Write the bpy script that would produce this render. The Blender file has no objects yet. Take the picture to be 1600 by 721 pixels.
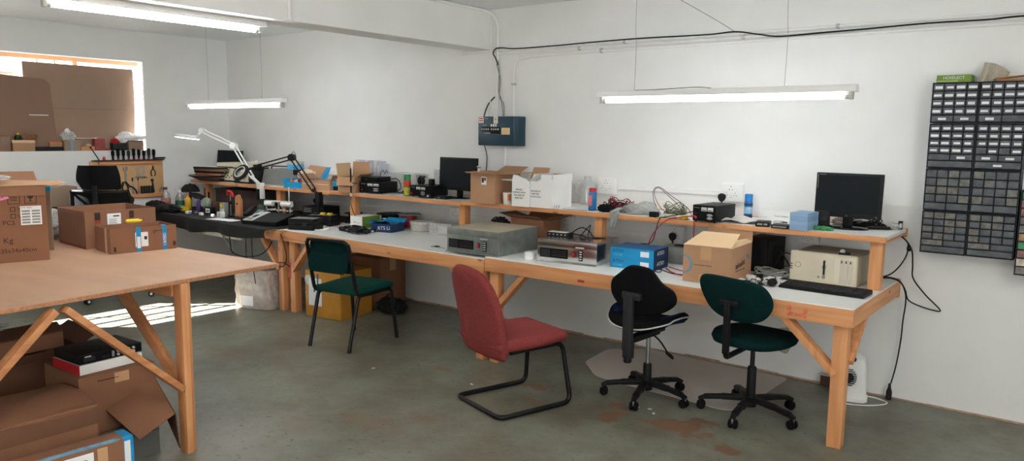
import bpy, bmesh, math, random
from mathutils import Vector as V, Matrix as M
SC = bpy.context.scene
C = SC.collection
random.seed(7)
PI = math.pi
R = math.radians

# ------------------------------------------------------------------ helpers
def lin(c):
    return tuple(((v / 255) / 12.92 if v / 255 <= .04045 else ((v / 255 + .055) / 1.055) ** 2.4) for v in c)

def nodes(name):
    m = bpy.data.materials.new(name)
    m.use_nodes = True
    nt = m.node_tree
    b = nt.nodes['Principled BSDF']
    return m, nt, b

def mat(name, col, rough=.6, metal=0., var=.10, scale=9., bump=0., trans=0., ior=1.45, spec=.5, coat=0., stretch=(1, 1, 1)):
    m, nt, b = nodes(name)
    N, L = nt.nodes, nt.links
    tc = N.new('ShaderNodeTexCoord'); mp = N.new('ShaderNodeMapping'); nz = N.new('ShaderNodeTexNoise')
    mp.inputs['Scale'].default_value = stretch
    nz.inputs['Scale'].default_value = scale; nz.inputs['Detail'].default_value = 4
    L.new(tc.outputs['Object'], mp.inputs[0]); L.new(mp.outputs[0], nz.inputs['Vector'])
    cr = N.new('ShaderNodeValToRGB')
    a = lin(col)
    cr.color_ramp.elements[0].position = .3; cr.color_ramp.elements[1].position = .7
    cr.color_ramp.elements[0].color = (*[max(0, v * (1 - var)) for v in a], 1)
    cr.color_ramp.elements[1].color = (*[min(1, v * (1 + var)) for v in a], 1)
    L.new(nz.outputs['Fac'], cr.inputs[0]); L.new(cr.outputs[0], b.inputs['Base Color'])
    b.inputs['Roughness'].default_value = rough; b.inputs['Metallic'].default_value = metal
    b.inputs['Specular IOR Level'].default_value = spec
    b.inputs['Transmission Weight'].default_value = trans; b.inputs['IOR'].default_value = ior
    if coat: b.inputs['Coat Weight'].default_value = coat
    if bump:
        bp = N.new('ShaderNodeBump'); bp.inputs['Strength'].default_value = bump; bp.inputs['Distance'].default_value = .004
        L.new(nz.outputs['Fac'], bp.inputs['Height']); L.new(bp.outputs[0], b.inputs['Normal'])
    return m

def wood(name, light, dark, axis, rough=.55, knots=True):
    m, nt, b = nodes(name)
    N, L = nt.nodes, nt.links
    tc = N.new('ShaderNodeTexCoord'); mp = N.new('ShaderNodeMapping')
    s = [26, 26, 26]; s['xyz'.index(axis)] = 1.6
    mp.inputs['Scale'].default_value = s
    L.new(tc.outputs['Object'], mp.inputs[0])
    n1 = N.new('ShaderNodeTexNoise'); n1.inputs['Scale'].default_value = 1; n1.inputs['Detail'].default_value = 5; n1.inputs['Distortion'].default_value = .6
    L.new(mp.outputs[0], n1.inputs['Vector'])
    cr = N.new('ShaderNodeValToRGB')
    cr.color_ramp.elements[0].position = .3; cr.color_ramp.elements[1].position = .68
    cr.color_ramp.elements[0].color = (*lin(dark), 1); cr.color_ramp.elements[1].color = (*lin(light), 1)
    L.new(n1.outputs['Fac'], cr.inputs[0])
    last = cr.outputs[0]
    if knots:
        mp2 = N.new('ShaderNodeMapping'); s2 = [9, 9, 9]; s2['xyz'.index(axis)] = 4
        mp2.inputs['Scale'].default_value = s2; L.new(tc.outputs['Object'], mp2.inputs[0])
        vo = N.new('ShaderNodeTexVoronoi'); vo.inputs['Scale'].default_value = 1
        L.new(mp2.outputs[0], vo.inputs['Vector'])
        c2 = N.new('ShaderNodeValToRGB')
        c2.color_ramp.elements[0].position = .06; c2.color_ramp.elements[1].position = .13
        c2.color_ramp.elements[0].color = (.32, .2, .16, 1); c2.color_ramp.elements[1].color = (1, 1, 1, 1)
        L.new(vo.outputs['Distance'], c2.inputs[0])
        mx = N.new('ShaderNodeMix'); mx.data_type = 'RGBA'; mx.blend_type = 'MULTIPLY'; mx.inputs[0].default_value = .75
        L.new(last, mx.inputs[6]); L.new(c2.outputs[0], mx.inputs[7]); last = mx.outputs[2]
    L.new(last, b.inputs['Base Color']); b.inputs['Roughness'].default_value = rough
    return m

def glow(name, col, strength):
    m = bpy.data.materials.new(name); m.use_nodes = True
    nt = m.node_tree; b = nt.nodes['Principled BSDF']
    b.inputs['Base Color'].default_value = (.9, .9, .9, 1)
    b.inputs['Emission Color'].default_value = (*col, 1); b.inputs['Emission Strength'].default_value = strength
    return m

def clear(name, tint, gloss=.08, rough=.05):
    m = bpy.data.materials.new(name); m.use_nodes = True
    nt = m.node_tree; N, L = nt.nodes, nt.links
    N.remove(N['Principled BSDF'])
    t = N.new('ShaderNodeBsdfTransparent'); t.inputs[0].default_value = (*tint, 1)
    g = N.new('ShaderNodeBsdfGlossy'); g.inputs['Roughness'].default_value = rough; g.inputs[0].default_value = (.9, .9, .9, 1)
    lw = N.new('ShaderNodeLayerWeight'); lw.inputs[0].default_value = .25
    ma = N.new('ShaderNodeMath'); ma.operation = 'MULTIPLY_ADD'; ma.inputs[1].default_value = .5; ma.inputs[2].default_value = gloss
    mx = N.new('ShaderNodeMixShader')
    L.new(lw.outputs['Facing'], ma.inputs[0]); L.new(ma.outputs[0], mx.inputs[0]); L.new(t.outputs[0], mx.inputs[1]); L.new(g.outputs[0], mx.inputs[2])
    L.new(mx.outputs[0], N['Material Output'].inputs[0])
    return m

def film(name, col, opac, rough=.25):
    """hazy plastic film: part transparent, part diffuse/glossy"""
    m = bpy.data.materials.new(name); m.use_nodes = True
    nt = m.node_tree; N, L = nt.nodes, nt.links
    b = N['Principled BSDF']; b.inputs['Base Color'].default_value = (*lin(col), 1); b.inputs['Roughness'].default_value = rough
    t = N.new('ShaderNodeBsdfTransparent')
    mx = N.new('ShaderNodeMixShader')
    nz = N.new('ShaderNodeTexNoise'); nz.inputs['Scale'].default_value = 9
    ma = N.new('ShaderNodeMath'); ma.operation = 'MULTIPLY_ADD'; ma.inputs[1].default_value = .4; ma.inputs[2].default_value = opac - .2
    ma.use_clamp = True
    L.new(nz.outputs['Fac'], ma.inputs[0]); L.new(ma.outputs[0], mx.inputs[0])
    L.new(t.outputs[0], mx.inputs[1]); L.new(b.outputs[0], mx.inputs[2]); L.new(mx.outputs[0], N['Material Output'].inputs[0])
    return m

def curve_pts(pts, k=6, closed=False):
    """Catmull-Rom smoothing"""
    p = [V(q) for q in pts]; n = len(p); out = []
    rng = n if closed else n - 1
    for i in range(rng):
        if closed:
            a, b, c, d = p[(i - 1) % n], p[i], p[(i + 1) % n], p[(i + 2) % n]
        else:
            a, b, c, d = p[max(i - 1, 0)], p[i], p[i + 1], p[min(i + 2, n - 1)]
        for j in range(k):
            t = j / k
            out.append(.5 * ((2 * b) + (c - a) * t + (2 * a - 5 * b + 4 * c - d) * t * t + (3 * b - a - 3 * c + d) * t ** 3))
    if not closed: out.append(p[-1])
    return out

def fillet(pts, r, k=5, closed=False):
    """round the corners of a polyline"""
    p = [V(q) for q in pts]; n = len(p); out = []
    for i in range(n):
        if not closed and i in (0, n - 1): out.append(p[i]); continue
        a, b, c = p[i - 1], p[i], p[(i + 1) % n]
        u, w = (a - b), (c - b); rr = min(r, u.length * .48, w.length * .48)
        s, e = b + u.normalized() * rr, b + w.normalized() * rr
        for j in range(k + 1):
            t = j / k
            out.append((1 - t) ** 2 * s + 2 * t * (1 - t) * b + t * t * e)
    return out

class MB:
    def __init__(s): s.b = bmesh.new()
    def box(s, x0, x1, y0, y1, z0, z1, bev=0, mx=None, seg=2):
        m = M.Translation(((x0 + x1) / 2, (y0 + y1) / 2, (z0 + z1) / 2)) @ M.Diagonal((abs(x1 - x0), abs(y1 - y0), abs(z1 - z0), 1))
        if mx is not None: m = mx @ m
        r = bmesh.ops.create_cube(s.b, size=1, matrix=m)
        if bev:
            es = list({e for v in r['verts'] for e in v.link_edges})
            bmesh.ops.bevel(s.b, geom=es, offset=bev, segments=seg, affect='EDGES', profile=.6)
        return s
    def bar(s, p0, p1, w, t, up=(0, 0, 1), bev=0):
        """square timber from p0 to p1, w across, t along up"""
        p0, p1 = V(p0), V(p1); z = (p1 - p0); l = z.length; z.normalize()
        u = V(up); x = z.cross(u)
        if x.length < 1e-5: x = z.cross(V((1, 0, 0)))
        x.normalize(); y = x.cross(z)
        m = M((( *x, 0), (*y, 0), (*z, 0), (0, 0, 0, 1))).transposed()
        m = M.Translation((p0 + p1) / 2) @ m
        return s.box(-w / 2, w / 2, -t / 2, t / 2, -l / 2, l / 2, bev, m)
    def cyl(s, p0, p1, r, r2=None, seg=14, bev=0):
        p0, p1 = V(p0), V(p1); d = p1 - p0
        q = d.to_track_quat('Z', 'Y').to_matrix().to_4x4()
        rr = bmesh.ops.create_cone(s.b, cap_ends=True, segments=seg, radius1=r, radius2=r if r2 is None else r2, depth=d.length, matrix=M.Translation((p0 + p1) / 2) @ q)
        if bev:
            es = list({e for v in rr['verts'] for e in v.link_edges if len(e.link_faces) == 2 and e.calc_face_angle(0) > 1})
            bmesh.ops.bevel(s.b, geom=es, offset=bev, segments=2, affect='EDGES')
        return s
    def ball(s, c, r, sc=(1, 1, 1), seg=12):
        bmesh.ops.create_uvsphere(s.b, u_segments=seg, v_segments=max(6, seg * 2 // 3), radius=r, matrix=M.Translation(c) @ M.Diagonal((*sc, 1)))
        return s
    def tube(s, pts, r, seg=8, closed=False):
        p = [V(q) for q in pts]; n = len(p)
        rings = []; prev = None
        for i in range(n):
            if closed: t = p[(i + 1) % n] - p[i - 1]
            else: t = p[min(i + 1, n - 1)] - p[max(i - 1, 0)]
            if t.length < 1e-9: t = V((0, 0, 1))
            t.normalize()
            if prev is None:
                a = t.cross(V((0, 0, 1)))
                if a.length < .1: a = t.cross(V((1, 0, 0)))
            else:
                a = prev - t * prev.dot(t)
                if a.length < 1e-6: a = t.orthogonal()
            a.normalize(); prev = a; b = t.cross(a)
            rings.append([s.b.verts.new(p[i] + (a * math.cos(2 * PI * k / seg) + b * math.sin(2 * PI * k / seg)) * r) for k in range(seg)])
        for i in range(n if closed else n - 1):
            A, B = rings[i], rings[(i + 1) % n]
            for k in range(seg): s.b.faces.new((A[k], A[(k + 1) % seg], B[(k + 1) % seg], B[k]))
        if not closed:
            s.b.faces.new(rings[0][::-1]); s.b.faces.new(rings[-1])
        return s
    def lathe(s, prof, o=(0, 0, 0), seg=24, mx=None):
        m = M.Translation(o) if mx is None else mx
        rings = []
        for r, z in prof:
            if r < 1e-6: rings.append([s.b.verts.new(m @ V((0, 0, z)))])
            else: rings.append([s.b.verts.new(m @ V((r * math.cos(2 * PI * k / seg), r * math.sin(2 * PI * k / seg), z))) for k in range(seg)])
        for A, B in zip(rings, rings[1:]):
            for k in range(seg):
                k2 = (k + 1) % seg
                if len(A) == 1 and len(B) == 1: continue
                if len(A) == 1: s.b.faces.new((A[0], B[k2], B[k]))
                elif len(B) == 1: s.b.faces.new((A[k], A[k2], B[0]))
                else: s.b.faces.new((A[k], A[k2], B[k2], B[k]))
        return s
    def prism(s, poly, z0, z1, mx=None, bev=0):
        m = mx if mx is not None else M.Identity(4)
        a = [s.b.verts.new(m @ V((x, y, z0))) for x, y in poly]; b = [s.b.verts.new(m @ V((x, y, z1))) for x, y in poly]
        n = len(poly); fs = [s.b.faces.new(a[::-1]), s.b.faces.new(b)]
        for i in range(n): fs.append(s.b.faces.new((a[i], a[(i + 1) % n], b[(i + 1) % n], b[i])))
        if bev:
            es = list({e for v in a + b for e in v.link_edges})
            bmesh.ops.bevel(s.b, geom=es, offset=bev, segments=2, affect='EDGES')
        return s
    def sheet(s, q, t):
        """thick quad or polygon from 3-D corners"""
        p = [V(v) for v in q]; n = (p[1] - p[0]).cross(p[-1] - p[0]).normalized() * t
        a = [s.b.verts.new(v) for v in p]; b = [s.b.verts.new(v + n) for v in p]; k = len(p)
        s.b.faces.new(a[::-1]); s.b.faces.new(b)
        for i in range(k): s.b.faces.new((a[i], a[(i + 1) % k], b[(i + 1) % k], b[i]))
        return s
    def cushion(s, poly, t, f=None, edge=.25, rings=5, crown=1.25):
        """padded plate from a closed 2-D outline; f bends each (x,y,z) point"""
        f = f or (lambda x, y, z: (x, y, z))
        cx = sum(p[0] for p in poly) / len(poly); cy = sum(p[1] for p in poly) / len(poly)
        prof = [(1 - edge, -.5), (1 - edge * .35, -.38), (1, 0), (1 - edge * .35, .38), (1 - edge, .5)]
        prof = [(.35, -.5 * crown), (.6, -.5 * (crown * .6 + .4))] + prof + [(.6, .5 * (crown * .6 + .4)), (.35, .5 * crown)]
        rs = []
        for k, h in prof: rs.append([s.b.verts.new(f(cx + (x - cx) * k, cy + (y - cy) * k, h * t)) for x, y in poly])
        n = len(poly)
        for A, B in zip(rs, rs[1:]):
            for i in range(n): s.b.faces.new((A[i], A[(i + 1) % n], B[(i + 1) % n], B[i]))
        c0 = s.b.verts.new(f(cx, cy, -.5 * crown * t)); c1 = s.b.verts.new(f(cx, cy, .5 * crown * t))
        for i in range(n):
            s.b.faces.new((rs[0][(i + 1) % n], rs[0][i], c0)); s.b.faces.new((rs[-1][i], rs[-1][(i + 1) % n], c1))
        return s
    def surf(s, nu, nv, f, t=None):
        """grid surface f(u,v), optionally solid with thickness t (along the normal)"""
        P = [[V(f(i / nu, j / nv)) for j in range(nv + 1)] for i in range(nu + 1)]
        A = [[s.b.verts.new(q) for q in row] for row in P]
        for i in range(nu):
            for j in range(nv): s.b.faces.new((A[i][j], A[i + 1][j], A[i + 1][j + 1], A[i][j + 1]))
        if t:
            B = []
            for i in range(nu + 1):
                row = []
                for j in range(nv + 1):
                    du = P[min(i + 1, nu)][j] - P[max(i - 1, 0)][j]; dv = P[i][min(j + 1, nv)] - P[i][max(j - 1, 0)]
                    nrm = du.cross(dv); nrm = nrm.normalized() if nrm.length > 1e-9 else V((0, 0, 1))
                    row.append(s.b.verts.new(P[i][j] - nrm * t))
                B.append(row)
            for i in range(nu):
                for j in range(nv): s.b.faces.new((B[i][j], B[i][j + 1], B[i + 1][j + 1], B[i + 1][j]))
            for i in range(nu):
                s.b.faces.new((A[i][0], B[i][0], B[i + 1][0], A[i + 1][0])); s.b.faces.new((A[i][nv], A[i + 1][nv], B[i + 1][nv], B[i][nv]))
            for j in range(nv):
                s.b.faces.new((A[0][j], A[0][j + 1], B[0][j + 1], B[0][j])); s.b.faces.new((A[nu][j], B[nu][j], B[nu][j + 1], A[nu][j + 1]))
        return s
    def crumple(s, c, size, seed, amp=.25, sub=4, floor=None):
        """crumpled lump (bag, cloth) about c"""
        rnd = random.Random(seed)
        r = bmesh.ops.create_icosphere(s.b, subdivisions=sub, radius=.5)
        ph = [(V((rnd.uniform(-1, 1), rnd.uniform(-1, 1), rnd.uniform(-1, 1))).normalized(), rnd.uniform(5, 20), rnd.uniform(0, 6)) for _ in range(11)]
        for v in r['verts']:
            d = v.co.normalized()
            k = 1 + amp * sum(abs(math.sin(d.dot(a) * w + p)) - .5 for a, w, p in ph) / 3
            q = V((v.co.x * size[0], v.co.y * size[1], v.co.z * size[2])) * k + V(c)
            if floor is not None: q.z = max(q.z, floor)
            v.co = q
        return s
    def build(s, name, m, parent=None, smooth=True, loc=None, ang=35):
        me = bpy.data.meshes.new(name)
        bmesh.ops.recalc_face_normals(s.b, faces=s.b.faces[:])
        s.b.to_mesh(me); s.b.free()
        if smooth:
            me.polygons.foreach_set('use_smooth', [True] * len(me.polygons))
            me.set_sharp_from_angle(angle=R(ang))
        me.materials.append(m)
        o = bpy.data.objects.new(name, me); C.objects.link(o)
        if parent is not None: o.parent = parent
        if loc is not None: o.location = loc
        return o

def tag(o, label=None, cat=None, group=None, kind=None):
    for k, v in (('label', label), ('category', cat), ('group', group), ('kind', kind)):
        if v: o[k] = v
    return o
def thing(name, label, cat, loc=(0, 0, 0), rz=0, group=None):
    o = bpy.data.objects.new(name, None); C.objects.link(o); o.empty_display_size = .05
    o.location = loc; o.rotation_euler = (0, 0, R(rz))
    return tag(o, label, cat, group)
def dup(root, loc, rz=None, label=None):
    r = root.copy(); C.objects.link(r); r.location = loc
    if rz is not None: r.rotation_euler = (0, 0, R(rz))
    if label: r['label'] = label
    for ch in list(root.children):
        c = ch.copy(); C.objects.link(c); c.parent = r
        for g in ch.children:
            d = g.copy(); C.objects.link(d); d.parent = c
    return r
def text(parent, s, o, xd, up, size, m, name='lettering', align='CENTER', depth=.0004, sx=1.):
    cu = bpy.data.curves.new('t', 'FONT'); cu.body = s; cu.size = size; cu.align_x = align; cu.align_y = 'CENTER'; cu.extrude = depth
    cu.resolution_u = 3
    ob = bpy.data.objects.new('t', cu)
    me = bpy.data.meshes.new_from_object(ob); bpy.data.objects.remove(ob); bpy.data.curves.remove(cu)
    x = V(xd).normalized(); u = V(up).normalized(); n = x.cross(u)
    mt = M(((*(x * sx), 0), (*u, 0), (*n, 0), (0, 0, 0, 1))).transposed()
    mt.translation = V(o) + n * (depth + .0003)
    me.transform(mt); me.name = name; me.materials.clear(); me.materials.append(m)
    t = bpy.data.objects.new(name, me); C.objects.link(t)
    if parent is not None: t.parent = parent
    return t
def rrect(w, h, r, n=5, cx=0, cy=0):
    out = []
    for sx, sy, a in ((1, 1, 0), (-1, 1, 90), (-1, -1, 180), (1, -1, 270)):
        for k in range(n + 1):
            t = R(a + 90 * k / n); out.append((cx + sx * (w / 2 - r) + r * math.cos(t), cy + sy * (h / 2 - r) + r * math.sin(t)))
    return out
def blob(pts, k=5):
    return [(q.x, q.y) for q in curve_pts([(x, y, 0) for x, y in pts], k, True)]
def BX(*a, **k): return MB().box(*a, **k)

# ------------------------------------------------------------------ materials
m_wall = mat('painted_plaster', (236, 237, 236), .75, var=.025, scale=3, bump=.05)
m_ceiling = mat('ceiling_paint', (236, 240, 242), .8, var=.02, scale=2)
pine_x = wood('pine_along_x', (222, 162, 110), (196, 130, 82), 'x')
pine_y = wood('pine_along_y', (222, 162, 110), (196, 130, 82), 'y')
pine_z = wood('pine_along_z', (222, 162, 110), (196, 130, 82), 'z')
pine_old_x = wood('aged_pine_along_x', (206, 146, 98), (176, 112, 70), 'x')
pine_old_y = wood('aged_pine_along_y', (206, 146, 98), (176, 112, 70), 'y')
pine_old_z = wood('aged_pine_along_z', (206, 146, 98), (176, 112, 70), 'z')
m_ply = mat('plywood_sheet', (182, 143, 114), .55, var=.08, scale=2.2, stretch=(1, 3, 1))
m_chip = mat('board_edge', (170, 122, 88), .8, var=.25, scale=60)
m_lam = mat('white_laminate', (236, 238, 236), .35, var=.03, scale=4)
m_lamg = mat('grey_laminate', (214, 211, 203), .4, var=.05, scale=3)
m_card = mat('cardboard', (160, 114, 82), .85, var=.06, scale=6, bump=.05)
m_card2 = mat('tan_cardboard', (176, 136, 104), .85, var=.05, scale=5)
m_card3 = mat('dark_cardboard', (140, 98, 70), .85, var=.08, scale=4)
m_kraft = mat('kraft_cardboard', (136, 95, 70), .85, var=.07, scale=6, bump=.05)
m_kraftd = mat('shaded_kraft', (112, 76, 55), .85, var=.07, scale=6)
m_cardg = mat('grey_cardboard', (150, 128, 108), .85, var=.06, scale=5)
m_cardl = mat('light_cardboard', (222, 190, 150), .85, var=.04, scale=5)
m_cardw = mat('white_card', (236, 236, 234), .7, var=.03, scale=5)
m_black = mat('black_plastic', (18, 18, 20), .5, var=.15, spec=.3)
m_blackm = mat('black_matt', (14, 14, 16), .8, var=.2, spec=.2)
m_blackg = mat('black_gloss', (12, 13, 15), .12, var=.1)
m_screen = mat('dark_screen', (22, 27, 30), .5, var=.05, spec=.15)
m_dkgrey = mat('dark_grey_plastic', (40, 40, 42), .55, spec=.3)
m_grey = mat('grey_plastic', (140, 140, 136), .55)
m_lgrey = mat('light_grey_plastic', (196, 196, 190), .5)
m_beige = mat('beige_plastic', (214, 205, 182), .5, var=.05)
m_beiged = mat('beige_metal', (166, 154, 136), .6, var=.06)
m_white = mat('white_plastic', (238, 238, 236), .4, var=.02)
m_paper = mat('white_paper', (236, 236, 238), .8, var=.03)
m_paper2 = mat('bluish_paper', (196, 200, 212), .8, var=.04)
m_ink = mat('black_ink', (38, 34, 32), .8, var=.1)
m_inkb = mat('brown_ink', (58, 38, 28), .85, var=.1)
m_galv = mat('galvanised_steel', (150, 156, 152), .42, .75, var=.16, scale=14)
m_chrome = mat('polished_steel', (214, 214, 212), .2, 1., var=.1, scale=5)
m_steel = mat('brushed_steel', (170, 170, 168), .35, 1.)
m_tubeblk = mat('black_painted_tube', (12, 12, 14), .35, var=.1, spec=.4)
m_blue = mat('bright_blue_card', (18, 142, 196), .5, var=.06)
m_navy = mat('navy_card', (24, 52, 92), .5, var=.06)
m_blued = mat('deep_blue_card', (30, 84, 132), .5, var=.06)
m_sky = mat('powder_blue_card', (128, 158, 190), .6, var=.04)
m_green = mat('leaf_green_card', (112, 140, 52), .6, var=.06)
m_red = mat('red_plastic', (190, 34, 40), .45, var=.08)
m_redlead = mat('red_rubber', (176, 40, 52), .5)
m_yellow = mat('yellow_plastic', (220, 190, 30), .5)
m_orange = mat('orange_plastic', (212, 120, 60), .5)
m_ybox = mat('yellow_wrapping', (192, 134, 44), .6, var=.12, scale=5, bump=.1)
m_tape = mat('brown_tape', (196, 156, 116), .25, var=.05)
m_bluetape = mat('blue_tape', (30, 140, 196), .35, var=.1, scale=30)
m_pink = mat('pink_sticker', (226, 130, 176), .6, var=.04)
m_db = mat('dark_teal_enamel', (28, 62, 78), .35, var=.06)
m_cream = mat('cream_plate', (226, 200, 150), .6, var=.04)
m_fabblk = mat('black_fabric', (13, 13, 16), .95, var=.25, scale=90, spec=.15)
m_fabblue = mat('blue_fabric', (16, 30, 74), .95, var=.2, scale=90, spec=.2)
m_fabgrn = mat('bottle_green_fabric', (5, 60, 52), .95, var=.18, scale=90, spec=.2)
m_fabgrn2 = mat('dark_green_fabric', (4, 36, 35), .95, var=.2, scale=90, spec=.15)
m_fabred = mat('dusty_red_fabric', (130, 58, 56), .95, var=.1, scale=70, spec=.2)
m_cloth = mat('black_cloth', (20, 20, 22), .9, var=.25, scale=12, bump=.2)
m_glass = clear('clear_glass', (.97, .98, .98))
m_clearpl = clear('clear_plastic', (.93, .95, .96), .12, .15)
m_film = film('plastic_film', (222, 224, 222), .45)
m_filmg = film('grey_plastic_film', (176, 182, 178), .62)
m_drawer = mat('smoky_drawer_plastic', (88, 92, 96), .4, var=.35, scale=26, spec=.3)
m_drawer2 = mat('drawer_with_pale_parts', (112, 110, 106), .4, var=.4, scale=40, spec=.3)
m_drawer3 = mat('drawer_with_red_parts', (140, 96, 92), .4, var=.3, scale=40)
m_dframe = mat('navy_black_cabinet', (30, 33, 42), .5, var=.1, spec=.3)
m_pcb = mat('green_board', (90, 104, 84), .6, var=.4, scale=80)
m_tubeon = glow('lit_fluorescent_tube', (.97, .99, 1.), 11)
m_tubeon2 = glow('lit_cool_tube', (.93, .975, 1.), 46)
m_tubeon4 = glow('lit_corner_tube', (.95, .985, 1.), 17)
m_tubeon3 = glow('added_lamp_tube', (1., .955, .90), 44)  # glow for the two unseen ceiling lamps added to brighten the room
m_ledon = glow('lit_lamp_ring', (.95, .98, 1.), 9)
# ------------------------------------------------------------------ the room
def floor_mat():
    m, nt, b = nodes('painted_concrete'); N, L = nt.nodes, nt.links
    tc = N.new('ShaderNodeTexCoord')
    def noise(sc, det=5, rough=.6):
        n = N.new('ShaderNodeTexNoise'); n.inputs['Scale'].default_value = sc; n.inputs['Detail'].default_value = det; n.inputs['Roughness'].default_value = rough
        L.new(tc.outputs['Object'], n.inputs['Vector']); return n.outputs['Fac']
    def ramp(src, p0, p1, c0, c1):
        r = N.new('ShaderNodeValToRGB'); e = r.color_ramp.elements
        e[0].position, e[1].position = p0, p1; e[0].color = (*c0, 1); e[1].color = (*c1, 1); L.new(src, r.inputs[0]); return r.outputs[0]
    def mix(f, a, c):
        x = N.new('ShaderNodeMix'); x.data_type = 'RGBA'; L.new(f, x.inputs[0]); L.new(a, x.inputs[6])
        if isinstance(c, tuple): x.inputs[7].default_value = (*c, 1)
        else: L.new(c, x.inputs[7])
        return x.outputs[2]
    base = ramp(noise(1.6, 8, .7), .36, .64, lin((98, 92, 80)), lin((126, 130, 116)))
    # worn-through patches: (x, y, rx, ry, amount)
    acc = None
    edge = noise(9, 6, .7)
    for x, y, rx, ry, k in ((-3.42, 2.44, .22, .10, .5), (-3.10, 2.70, .30, .12, .4), (-2.93, 2.92, .16, .08, .4), (-4.9, 2.9, .35, .16, .3), (-2.16, 3.80, .10, .06, 1), (-2.12, 3.64, .07, .16, 1),
                            (-1.74, 3.73, .22, .13, 1), (-1.66, 3.90, .13, .05, 1), (-1.43, 3.62, .09, .07, 1), (-2.80, 3.76, .17, .05, .9), (-2.60, 3.55, .1, .06, .7),
                            (-3.45, 3.66, .12, .06, .6), (-1.95, 3.70, .06, .03, .9)):
        s = N.new('ShaderNodeVectorMath'); s.operation = 'SUBTRACT'; s.inputs[1].default_value = (x, y, 0); L.new(tc.outputs['Object'], s.inputs[0])
        q = N.new('ShaderNodeVectorMath'); q.operation = 'DIVIDE'; q.inputs[1].default_value = (rx, ry, 1); L.new(s.outputs[0], q.inputs[0])
        d = N.new('ShaderNodeVectorMath'); d.operation = 'LENGTH'; L.new(q.outputs[0], d.inputs[0])
        a = N.new('ShaderNodeMath'); a.operation = 'MULTIPLY_ADD'; a.inputs[1].default_value = 3.2; L.new(edge, a.inputs[0]); L.new(d.outputs['Value'], a.inputs[2])
        mr = N.new('ShaderNodeMapRange'); mr.inputs[1].default_value = 2.45; mr.inputs[2].default_value = 2.2; mr.inputs[3].default_value = 0; mr.inputs[4].default_value = k
        L.new(a.outputs[0], mr.inputs[0])
        if acc is None: acc = mr.outputs[0]
        else:
            mm = N.new('ShaderNodeMath'); mm.operation = 'MAXIMUM'; L.new(acc, mm.inputs[0]); L.new(mr.outputs[0], mm.inputs[1]); acc = mm.outputs[0]
    c = mix(acc, base, lin((122, 90, 68)))
    ds = N.new('ShaderNodeVectorMath'); ds.operation = 'DISTANCE'; ds.inputs[1].default_value = (-3.42, 2.08, 0); L.new(tc.outputs['Object'], ds.inputs[0])  # bright reflective patch of floor, painted in as a paler colour
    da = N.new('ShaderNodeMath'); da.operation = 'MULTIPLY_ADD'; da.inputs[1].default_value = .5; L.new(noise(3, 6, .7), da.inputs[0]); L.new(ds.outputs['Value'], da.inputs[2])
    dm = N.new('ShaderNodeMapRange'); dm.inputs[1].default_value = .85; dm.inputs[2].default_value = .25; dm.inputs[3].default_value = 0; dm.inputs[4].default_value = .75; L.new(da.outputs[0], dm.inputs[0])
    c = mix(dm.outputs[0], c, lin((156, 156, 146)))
    specks = ramp(noise(24, 5, .65), .615, .65, (0, 0, 0), (.75, .75, .75))
    c = mix(specks, c, lin((84, 80, 70)))
    scuff = ramp(noise(4, 8, .8), .52, .68, (0, 0, 0), (.6, .6, .6))
    c = mix(scuff, c, lin((112, 98, 84)))
    L.new(c, b.inputs['Base Color'])
    r = N.new('ShaderNodeMapRange'); r.inputs[3].default_value = .26; r.inputs[4].default_value = .5; L.new(noise(4), r.inputs[0]); L.new(r.outputs[0], b.inputs['Roughness'])
    b.inputs['Specular IOR Level'].default_value = .35
    return m
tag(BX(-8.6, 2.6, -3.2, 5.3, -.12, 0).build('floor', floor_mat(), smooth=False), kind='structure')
tag(BX(-8.6, 2.6, -3.2, 5.3, 2.62, 2.75).build('ceiling', m_ceiling, smooth=False), kind='structure')
tag(BX(-8.6, 2.6, 5.03, 5.25, 0, 2.62).build('wall_back', m_wall, smooth=False), kind='structure')
WX = -8.2
b = MB()
b.box(-8.38, WX, -3.2, 5.03, 0, 1.37); b.box(-8.38, WX, -3.2, 5.03, 2.305, 2.62)
b.box(-8.38, WX, 4.045, 5.03, 1.37, 2.305); b.box(-8.38, WX, -3.2, .55, 1.37, 2.305)
tag(b.build('wall_left', m_wall, smooth=False), kind='structure')
# unseen front and right-hand walls, each with a window opening added for daylight
b = MB()
b.box(-8.2, 2.4, -3.2, -3.0, 0, .9); b.box(-8.2, 2.4, -3.2, -3.0, 2.35, 2.62)
for x0, x1 in ((-8.2, -1.6), (.6, 2.4)): b.box(x0, x1, -3.2, -3.0, .9, 2.35)
tag(b.build('wall_front', m_wall, smooth=False), kind='structure')
b = MB()
b.box(2.4, 2.6, -3.2, 5.03, 0, .9); b.box(2.4, 2.6, -3.2, 5.03, 2.35, 2.62); b.box(2.4, 2.6, -3.2, -.6, .9, 2.35); b.box(2.4, 2.6, 1.6, 5.03, .9, 2.35)
tag(b.build('wall_right', m_wall, smooth=False), kind='structure')
tag(BX(-4.45, -4.2, -3.0, 5.03, 2.295, 2.62, .006).build('beam', m_wall, smooth=False), kind='structure')
# crumbling brown edge where the floor meets the wall
rnd = random.Random(3); b = MB(); x = -6.2
while x < 2.3:
    l = rnd.uniform(.06, .3); h = rnd.uniform(.004, .016)
    b.box(x, x + l, 5.018 - rnd.uniform(0, .008), 5.032, 0, h, .002); x += l * .95
tag(b.build('trim_1', mat('bare_plaster', (178, 150, 128), .9, var=.2, scale=30), smooth=False), kind='structure')
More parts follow.
